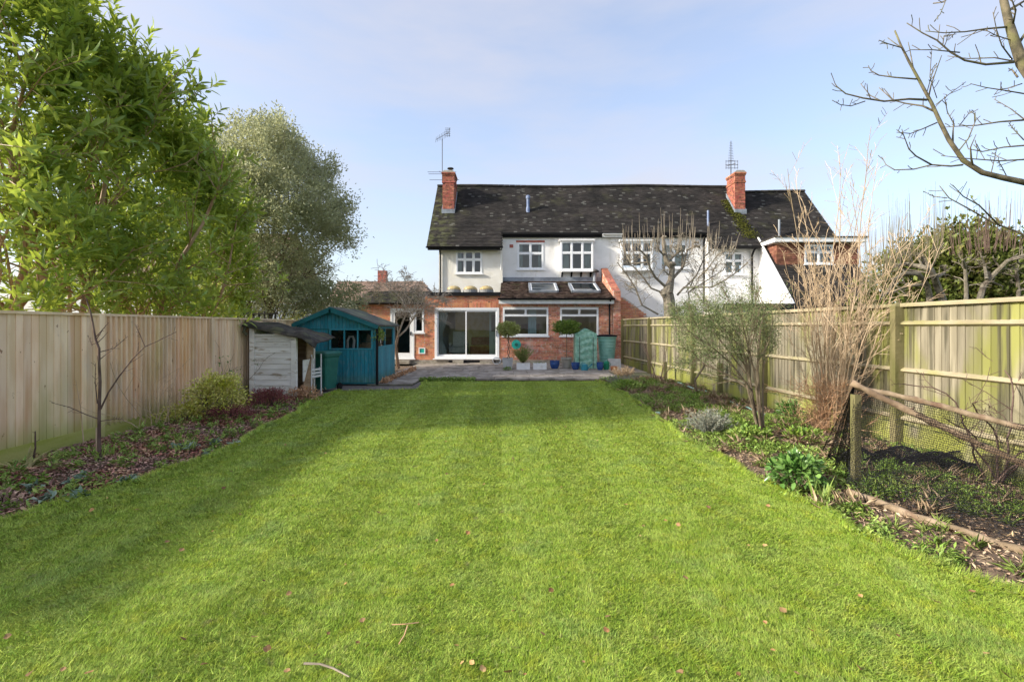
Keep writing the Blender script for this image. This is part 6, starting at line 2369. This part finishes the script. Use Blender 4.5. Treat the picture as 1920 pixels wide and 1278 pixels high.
m.build('trunk', m_twig_d, sp_)
tag(MB().tube([Z6(528, 930), Z6(527, 700)], .011, 6).build('tree_stake', m_twig_t), 'thin pale stake beside the sapling trunk', 'stake')
for (i, (a, c_, rr_, mm, nm, lb)) in enumerate((((175, 900), (192, 720), .014, m_twig_d, 'dead_plant', 'short dark dead stem by the left fence'), ((455, 780), (412, 440), .007, m_twig_t, 'dry_cane', 'thin dry tan cane leaning by the left fence'))):
    p0, p1 = Z6(*a, .25 + .6 * i), Z6(*c_, .25 + .6 * i)
    m = MB()
    grow(m, 0, (0, 0, 1), 1, rr_, 0, dict(seg=.08, wob=.3, up=0, n=[4], lv=1, lr=.15, sides=[5, 3], rr=.4, rmin=.002, t0=.5), r, [], path=[p0, p0.lerp(p1, .5) + Vector((.02, 0, 0)), p1])
    tag(m.build(nm, mm), lb, 'stem')
# bare twiggy shrub and climbing stems on the left fence
tw_ = thing('twiggy_shrub', 'bare thin-stemmed shrub against the lipped fence boards', 'shrub', (-5.6, 7.6, 0))
m = MB()
for k in range(13):
    grow(m, (-5.55 + r.uniform(-.15, .15), 7.5 + r.uniform(-.3, .3), -.02), (r.gauss(.1, .25), r.gauss(0, .4), 1), r.uniform(.5, 1.25), .007, 0, dict(seg=.15, wob=.15, up=.02, n=[5], lv=1, lr=.35, sides=[4, 3], rr=.5, rmin=.002, t0=.3), r, [])
m.build('stems', m_twig_t, tw_)
clb = thing('climber', 'sparse leafy climber on the left fence beside the log store', 'climber', (-5.9, 9.9, 0))
m = MB()
tips = []
for k in range(6):
    grow(m, (-5.9, 9.4 + k * .17, .0), (.05, r.gauss(.1, .35), 1), r.uniform(.9, 1.5), .006, 0, dict(seg=.15, wob=.25, up=.04, n=[5], lv=1, lr=.3, sides=[4, 3], rr=.5, rmin=.002, t0=.3), r, tips)
m.build('stems', m_bark, clb)
foliage(clb, [p for p, d in tips][::2], [d for p, d in tips][::2], 3, .055, .035, m_glossy, 81, spread=1.2, back=.2, jit=.05, name='foliage')
# euonymus, purple shrub
leafy_shrub('euonymus', 'bright yellow-green euonymus bush in the left flower bed', (-5.05, 8.2, 0), .44, .40, .40, 3400, .05, .028, m_euon, 91, stems=12, lump=.25)
leafy_shrub('euonymus', 'small yellow-green trailing euonymus left of the bright bush', (-5.45, 7.9, 0), .36, .3, .17, 500, .05, .028, m_euon, 92, stems=6)
leafy_shrub('purple_shrub', 'low dark red heather-like shrub before the log store', (-4.78, 9.4, 0), .42, .38, .20, 2600, .045, .012, m_purple, 93, stems=16, bark=m_twig_d)
leafy_shrub('purple_shrub', 'dull purple low shrub between euonymus and lawn edge', (-4.75, 8.1, 0), .40, .42, .14, 1800, .04, .012, m_purple, 94, stems=12, bark=m_twig_d)
# dry orange bracken by the log store's corner and along the shed side
o = scatter_leaves('dry_bracken', 420, lambda q_, n: np.stack([-4.55 + q_.normal(0, .16, n), 10.55 + q_.normal(0, .14, n), q_.rand(n) * .25], 1), .10, .02, m_twig_o, seed=31)
o['kind'] = 'stuff'
o = scatter_leaves('leaf_drift', 900, lambda q_, n: np.stack([-3.66 + np.abs(q_.normal(0, .07, n)), 13.4 + q_.rand(n) * 4.4, .03 + q_.rand(n) ** 2 * .12], 1), .07, .045, m_twig_o, up=.3, seed=32)
o['kind'] = 'stuff'
leafy_shrub('clematis', 'green climber with pinkish leaves on the corner of the teal shed', (-3.72, 13.35, 1.12), .17, .14, .22, 420, .06, .03, m_cover, 95, stems=4)

# ================================================================== BED PLANTS AND LITTER
def in_left(q_, n, ymin=1.8, ymax=11.2, bias=1.0):
    y = ymin + (ymax - ymin) * q_.rand(n) ** bias
    xe = XL(y)
    t_ = q_.rand(n)
    return xe - .02 + (-5.98 - xe) * t_, y, t_
def in_right(q_, n, ymin=2.0, ymax=14.6, bias=1.0):
    y = ymin + (ymax - ymin) * q_.rand(n) ** bias
    xe = XR(y)
    t_ = q_.rand(n)
    return xe + .02 + (FR(y) - .02 - xe) * t_, y, t_
def bz(t_, y):
    return -.055 + .10 * np.sin(np.pi * np.minimum(1, t_ * 1.05)).clip(0, 1) ** .6 + .03 * np.sin(y * 2.1 + t_ * 7) * t_
def litter(name, fn, n, L, W, mat, seed, z=.012, label=None, flat=.35, **kw):
    q_ = np.random.RandomState(seed)
    x, y, t_ = fn(q_, n, **kw)
    pos = np.stack([x, y, bz(t_, y) + z + q_.rand(n) * .03], 1)
    d = rdir(q_, n)
    d[:, 2] *= flat
    nr = rdir(q_, n) * .55 + np.array([0, 0, 1.0])
    V, F = leaves(pos, d, nr, L * (.5 + .9 * q_.rand(n)), W * (.5 + .8 * q_.rand(n)), 'diamond', fold=.3)
    o = np_mesh(name, V, F, mat)
    o['kind'] = 'stuff'
    if label:
        o['label'] = label
    return o
litter('leaf_litter', in_left, 32000, .05, .026, m_lit, 201, label='brown leaf litter over the left flower bed', bias=1.15)
litter('leaf_litter', in_right, 26000, .045, .018, m_lit_r, 202, label='dry brown litter over the right border', bias=1.1)
def cover(name, fn, ncl, per, L, W, mat, seed, label, mask, rad=.09, hgt=.09, up=.8, kind='diamond', **kw):
    q_ = np.random.RandomState(seed)
    x, y, t_ = fn(q_, ncl * 6, **kw)
    k = mask(x, y, t_, q_)
    x, y, t_ = x[k][:ncl], y[k][:ncl], t_[k][:ncl]
    c = np.stack([x, y, bz(t_, y) + .01], 1)
    c = np.repeat(c, per, 0)
    n = len(c)
    d = rdir(q_, n)
    d[:, 2] = np.abs(d[:, 2]) * up + .12
    off = rdir(q_, n) * np.array([rad, rad, 0]) * q_.rand(n)[:, None]
    pos = c + off
    pos[:, 2] += q_.rand(n) * hgt
    V, F = leaves(pos, d, rdir(q_, n) * .6 + np.array([0, 0, 1]), L * (.6 + .7 * q_.rand(n)), W * (.7 + .6 * q_.rand(n)), kind, droop=.25)
    o = np_mesh(name, V, F, mat)
    o['kind'] = 'stuff'
    o['label'] = label
    return o
cover('bed_greenery', in_left, 330, 16, .07, .022, m_cover, 211, 'scattered green seedlings in the left flower bed', lambda x, y, t_, q_: (q_.rand(len(x)) < .35) & (t_ < .8), bias=1.1)
cover('edging_leaves', in_left, 38, 20, .07, .036, m_blue, 212, 'blue-green leaf rosettes along the left bed edge', lambda x, y, t_, q_: (t_ < .26) & (y > 3.6) & (y < 6.6) & (np.sin(y * 4.2) > -.35), rad=.08, hgt=.07, ymin=3.4, ymax=7.2)
cover('border_greenery', in_right, 1650, 22, .05, .017, m_cover, 213, 'weedy green ground cover over the right border', lambda x, y, t_, q_: (np.sin(x * 3.1 + y * 1.7) + np.sin(y * 2.3 - x) > -.5 + 1.2 * (t_ > .6)) & (q_.rand(len(x)) < .8) & ~((y < 4.75) & (t_ > .12) & (q_.rand(len(x)) < .35)), rad=.12, hgt=.07, bias=1.0)
cover('border_grass', in_right, 380, 22, .10, .007, m_rosem, 214, 'coarse grass tufts in the right border', lambda x, y, t_, q_: (q_.rand(len(x)) < .5), rad=.06, hgt=.02, up=1.6)
cover('border_dry_grass', in_right, 140, 26, .16, .006, m_twig_t, 215, 'dry straw tufts in the right border', lambda x, y, t_, q_: (q_.rand(len(x)) < .4) & (y > 4), rad=.08, hgt=.03, up=1.0)
def clump(name, label, c, n, h, w, mat, seed, spread=.7, cat='plant', droop=.5, rad=.06):
    """strap-leaved clump: arching blades"""
    q_ = np.random.RandomState(seed)
    t = thing(name, label, cat, c)
    parts = []
    pos = np.array(c) + rdir(q_, n) * np.array([rad, rad, 0])
    d = rdir(q_, n) * spread
    d[:, 2] = 1
    nr = np.stack([-d[:, 0], -d[:, 1], np.full(n, .0)], 1) * -1 + rdir(q_, n) * .2
    nr = -nr
    V, F = leaves(pos, d, nr + np.array([0, 0, .4]), h * (.6 + .6 * q_.rand(n)), w, 'long', droop=droop, fold=.12)
    np_mesh('leaves', V, F, mat, t)
    return t
clump('strap_plant', 'arching yellow-green strap-leaved clump at the left edge', (-5.25, 5.05, .0), 70, .62, .022, m_strap, 221, spread=1.6, droop=.75, rad=.14)
clump('strap_plant', 'small upright iris tuft beside the sapling', (-4.85, 5.75, .02), 16, .22, .018, m_cover, 222, spread=.35, droop=.1)
clump('strap_plant', 'green iris tuft between sapling and purple shrub', (-4.6, 6.6, .03), 22, .20, .015, m_cover, 223, spread=.5, droop=.2)
clump('strap_plant', 'small green iris tuft halfway along the left bed edge', (-4.15, 6.15, .02), 20, .19, .015, m_cover, 224, spread=.5, droop=.2)
clump('strap_plant', 'daffodil shoots under the leafy plant in the right border', (2.86, 4.45, .0), 26, .24, .013, m_cover, 225, spread=.35, droop=.12)
leafy_shrub('foxglove', 'low heap of dull red-brown leaves at the lawn edge, far left', (-4.55, 4.22, 0), .17, .14, .09, 60, .055, .03, m_lit, 96, stems=3, kind='diamond')
leafy_shrub('leafy_plant', 'large glossy-leaved plant at the corner of the netted bed', (2.83, 4.78, 0), .23, .22, .17, 560, .07, .04, m_glossy, 97, stems=9, kind='long')
leafy_shrub('leafy_plant', 'low bright green leafy plant at the foot of the evergreen shrub', (3.35, 6.75, 0), .30, .22, .09, 420, .08, .04, m_cover, 98, stems=5)
leafy_shrub('leafy_plant', 'bright green low plant right of the evergreen stems', (4.1, 6.75, 0), .28, .2, .08, 360, .08, .04, m_cover, 99, stems=5)
leafy_shrub('fern', 'dark green fern before the mossy fence boards', (4.85, 8.35, 0), .2, .18, .14, 320, .12, .02, m_glossy, 100, stems=5)
spiky_bush('lavender', 'grey rounded lavender bush beside the evergreen shrub', 'shrub', (2.93, 7.15, -.02), .42, .42, 5200, .05, .007, m_lav, 111, stems=90, stemm=m_twig_g, upk=.8)
spiky_bush('lavender', 'straggly grey-brown lavender at the far end of the right border', 'shrub', (2.95, 13.2, -.02), .45, .34, 2600, .05, .007, m_lav, 112, stems=60, stemm=m_twig_t, upk=.8)
spiky_bush('lavender', 'dry grassy tuft by the terracotta pot', 'shrub', (3.5, 15.0, -.02), .42, .42, 2400, .06, .007, m_twig_t, 113, stems=60, stemm=m_twig_t, upk=.8)
leafy_shrub('leafy_plant', 'light green spreading plant at the far corner of the lawn', (2.95, 12.3, 0), .36, .5, .12, 900, .06, .03, m_cover, 121, stems=8)
leafy_shrub('leafy_plant', 'small green weed at the foot of the square grey planter', (-.15, 17.1, .05), .16, .1, .06, 160, .05, .025, m_cover, 122, stems=4)
# dead branch litter pile by the right fence
# --- pale green garden hose snaking along the right border
m = MB()
hp = [G(1270, 717, .05), G(1290, 725, .06), G(1320, 732, .05), G(1345, 745, .05), G(1380, 757, .05), G(1410, 768, .05), G(1440, 780, .06), G(1470, 788, .05), G(1515, 803, .04)]
pp = []
for i in range(len(hp) - 1):
    for k in range(5):
        p = hp[i].lerp(hp[i + 1], k / 5)
        pp.append(p + Vector((.03 * math.sin(i * 3 + k), .05 * math.sin(i * 2 + k * .8), .015 * math.sin(k + i))))
m.tube(pp, .014, 6)
tag(m.build('garden_hose', m_hosegr, smooth=True), 'pale green hose snaking along the foot of the right fence', 'hose')
tag(MB().box(2.62, 2.70, 8.75, 8.80, .03, .06).build('plant_label', m_hosegr), 'small pale blue plant label lying in the right border', 'label')

# ================================================================== NETTED BED ON THE RIGHT
np0 = G(1607, 915)
NX, NY = np0.x, np0.y
tag(MB().box(NX - .045, NX + .02, NY - .033, NY + .033, -.06, .94).build('net_post', m_post_g), 'mossy square post at the corner of the netted bed', 'post')
def pole(name, label, a, c_, r_, mat, seed, bend=.03):
    r = random.Random(seed)
    a, c_ = Vector(a), Vector(c_)
    n = 16
    pts, rad = [], []
    for i in range(n + 1):
        t_ = i / n
        pts.append(a.lerp(c_, t_) + Vector((r.gauss(0, .006), bend * math.sin(t_ * 5 + seed) * .5, bend * math.sin(t_ * 4 + seed) + r.gauss(0, .004))))
        rad.append(r_ * (1 + .15 * math.sin(i * 2.7 + seed) + r.gauss(0, .06)))
    m = MB().tube(pts, rad, 8)
    for k in range(4):
        i = r.randrange(2, n - 1)
        d_ = Vector((r.gauss(0, 1), r.gauss(0, 1), r.gauss(0, 1))).normalized() * r_ * 1.8
        m.tube([pts[i], pts[i] + d_], [r_ * .5, r_ * .3], 5)
    return tag(m.build(name, mat, smooth=True), label, 'pole')
A0 = Vector((NX - .03, NY, .985))
pole('rough_pole', 'upper rough branch pole of the netted bed', A0 + Vector((.02, .02, .0)), (4.75, 4.05, .70), .028, m_pole, 1)
pole('rough_pole', 'lower slanting dark branch pole of the netted bed', A0 + Vector((-.05, -.02, .06)), (4.70, 4.12, .32), .033, m_pole_d, 2, .02)
g0, g1 = G(1590, 922, .07), G(1960, 1064, .07)
pole('rough_pole', 'long rough pole lying on the ground along the netted bed', g0, g1 + Vector((.3, -.25, 0)), .033, m_pole, 3, .015)
for i, (pxx, pyy, h_) in enumerate(((1860, 893, .24), (1900, 888, .45))):
    p = G(pxx, pyy)
    tag(MB().box(p.x - .06, p.x + .06, p.y - .05, p.y + .05, -.05, h_).build('stump_post', m_post_g), ('short sawn post carrying the slanting pole' if i == 0 else 'mossy post at the right photo edge of the netted bed'), 'post')
pole('fallen_branch', 'thick fallen branch lying inside the netted bed', G(1745, 920, .04), G(1830, 903, .05), .05, m_pole, 5, .01)
# thin bare fruit stems beyond the net
ft = thing('fruit_bush', 'bare fruit bush with thin spurs at the right photo edge', 'shrub', (4.95, 5.0, 0))
m = MB()
r = random.Random(71)
for k in range(7):
    grow(m, (4.98 + r.uniform(-.08, .08), 4.95, -.02), (r.gauss(-.15, .35), r.gauss(0, .2), 1), r.uniform(.9, 1.6), .012, 0, dict(seg=.12, wob=.2, up=.03, n=[5, 3], lv=2, lr=.35, sides=[5, 4, 3], rr=.5, rmin=.0025, t0=.3), r, [])
m.build('stems', m_twig_d, ft)
# black net: real mesh of cords draped from the poles to the ground
nt_ = thing('garden_net', 'black garden netting draped over the poles of the right bed', 'net', (NX, NY, 0))
def net(name, fn, ku, kv, w):
    q_ = np.random.RandomState(9)
    U, Vv = np.meshgrid(np.linspace(0, 1, ku), np.linspace(0, 1, kv), indexing='ij')
    pts = np.array([[tuple(fn(u, v)) for u, v in zip(a, b_)] for a, b_ in zip(U, Vv)])
    pts += q_.normal(0, .0025, pts.shape)
    parts = []
    def strips(Pg):
        a, b_ = Pg[:-1].reshape(-1, 3), Pg[1:].reshape(-1, 3)
        t_ = unit(b_ - a)
        s1_ = unit(np.cross(t_, np.array([.3, -.9, .3]))) * w / 2
        n = len(a)
        V = np.stack([a - s1_, a + s1_, b_ + s1_, b_ - s1_], 1).reshape(-1, 3)
        F = (np.array([[0, 1, 2], [0, 2, 3]])[None] + (np.arange(n) * 4)[:, None, None]).reshape(-1, 3)
        parts.append((V, F))
    strips(pts)
    strips(pts.transpose(1, 0, 2))
    V, F = join(parts)
    o = np_mesh(name, V, F, m_net, nt_)
    return o
B1 = Vector((4.75, 4.05, .70))
G0, G1 = Vector(g0), Vector(g1) + Vector((.3, -.25, 0))
def drape(u, v):
    top = A0.lerp(B1, u)
    bot = G0.lerp(G1, u) + Vector((.05, .10, .0))
    p = top.lerp(bot, v)
    sag = -.30 * math.sin(math.pi * v) * (.35 + .65 * u) * (1 - .2 * v)
    p.z = max(.02 + .02 * math.sin(u * 20 + v * 9), p.z + sag)
    p.y += .28 * math.sin(math.pi * v) * u + .03 * math.sin(u * 14)
    return p
net('net_front', drape, 105, 66, .0050)
def wing(u, v):
    top = A0 + Vector((-.0, .0, .05))
    bot = Vector((NX - .03, NY + .1, .0)).lerp(Vector((NX + .33, NY + 1.07, .0)), u) + Vector((0, 0, .02 + .03 * math.sin(u * 15)))
    p = top.lerp(bot, v ** .9)
    p.x += .05 * math.sin(u * 18) * v
    p.y += .04 * math.cos(u * 22) * v
    return p
net('net_side', wing, 96, 60, .0050)
def heap(u, v):
    p = Vector((NX + .12 + u * 1.5, NY + .35 + .35 * v + .25 * math.sin(u * 3), .12 + .05 * math.sin(u * 17 + v * 4) + .05 * math.sin(v * 11)))
    return p
net('net_heap', heap, 90, 60, .0065)

# ================================================================== SMALL THINGS ON THE LAWN
lv_me = []
for k in range(6):
    q_ = np.random.RandomState(300 + k)
    m = MB()
    L_, W_ = .05, .032
    pr = [(-.5, 0), (-.2, .36), (.12, .42), (.5, .04), (.15, -.40), (-.22, -.34)]
    c0 = (0, 0, .006)
    m.v = [c0] + [(a * L_, b_ * W_ * 2 * (.8 + .4 * q_.rand()), .004 + .012 * abs(b_) + .008 * q_.rand()) for a, b_ in pr]
    m.f = [(0, i + 1, (i + 1) % 6 + 1) for i in range(6)]
    lv_me.append(share('fallen_leaf', m, m_lleaf))
r = random.Random(77)
cnt = 0
while cnt < 120:
    y = 2.2 + 9 * r.random() ** 2.0
    x = r.uniform(-1, 1) * (y * 1.07)
    if not (float(XL(y)) + .1 < x < float(XR(y)) - .1):
        continue
    o = bpy.data.objects.new('fallen_leaf', lv_me[cnt % 6])
    C.objects.link(o)
    o.location = (x, y, .022 + r.random() * .008)
    o.rotation_euler = (r.gauss(0, .3), r.gauss(0, .3), r.uniform(0, 6.28))
    s_ = r.uniform(.3, .85)
    o.scale = (s_, s_, s_)
    tag(o, 'small curled brown fallen leaf lying on the lawn', 'leaf', 'fallen leaves on the lawn')
    cnt += 1
m = MB()
m.tube([G(570, 1243, .03), G(600, 1244, .035), G(625, 1252, .03), G(655, 1268, .03)], [.006, .005, .005, .003], 5)
tag(m.build('fallen_twig', m_twig_g), 'long grey twig lying on the lawn near the bottom', 'twig')
m = MB()
m.tube([G(735, 1170, .03), G(760, 1169, .035), G(785, 1166, .03)], .003, 4)
m.tube([G(764, 1172, .035), G(758, 1190, .03), G(748, 1206, .03)], .003, 4)
tag(m.build('fallen_twig', m_twig_o), 'small forked brown twig on the lawn', 'twig')
# clumps of moss on the neighbour's roof beside the chimney
q_ = np.random.RandomState(41)
t_ = q_.rand(1300)
yy = 24.9 - 2.1 * t_
xx = 11.15 + .25 * t_ + q_.normal(0, .12 + .10 * t_, 1300)
pos = np.stack([xx, yy, EZ + (yy - EY) * TP + .03], 1)
pos[:, 0] = np.where((pos[:, 0] > 11.2) & (pos[:, 1] > 24.2), 11.15 - np.abs(q_.normal(0, .15, 1300)), pos[:, 0])
d = rdir(q_, 1300)
d[:, 2] = np.abs(d[:, 2])
V, F = leaves(pos, d, rdir(q_, 1300) + np.array([0, -.5, .8]), .06, .05, 'diamond', fold=.6)
np_mesh('roof_moss', V, F, m_moss, nb)['kind'] = 'stuff'
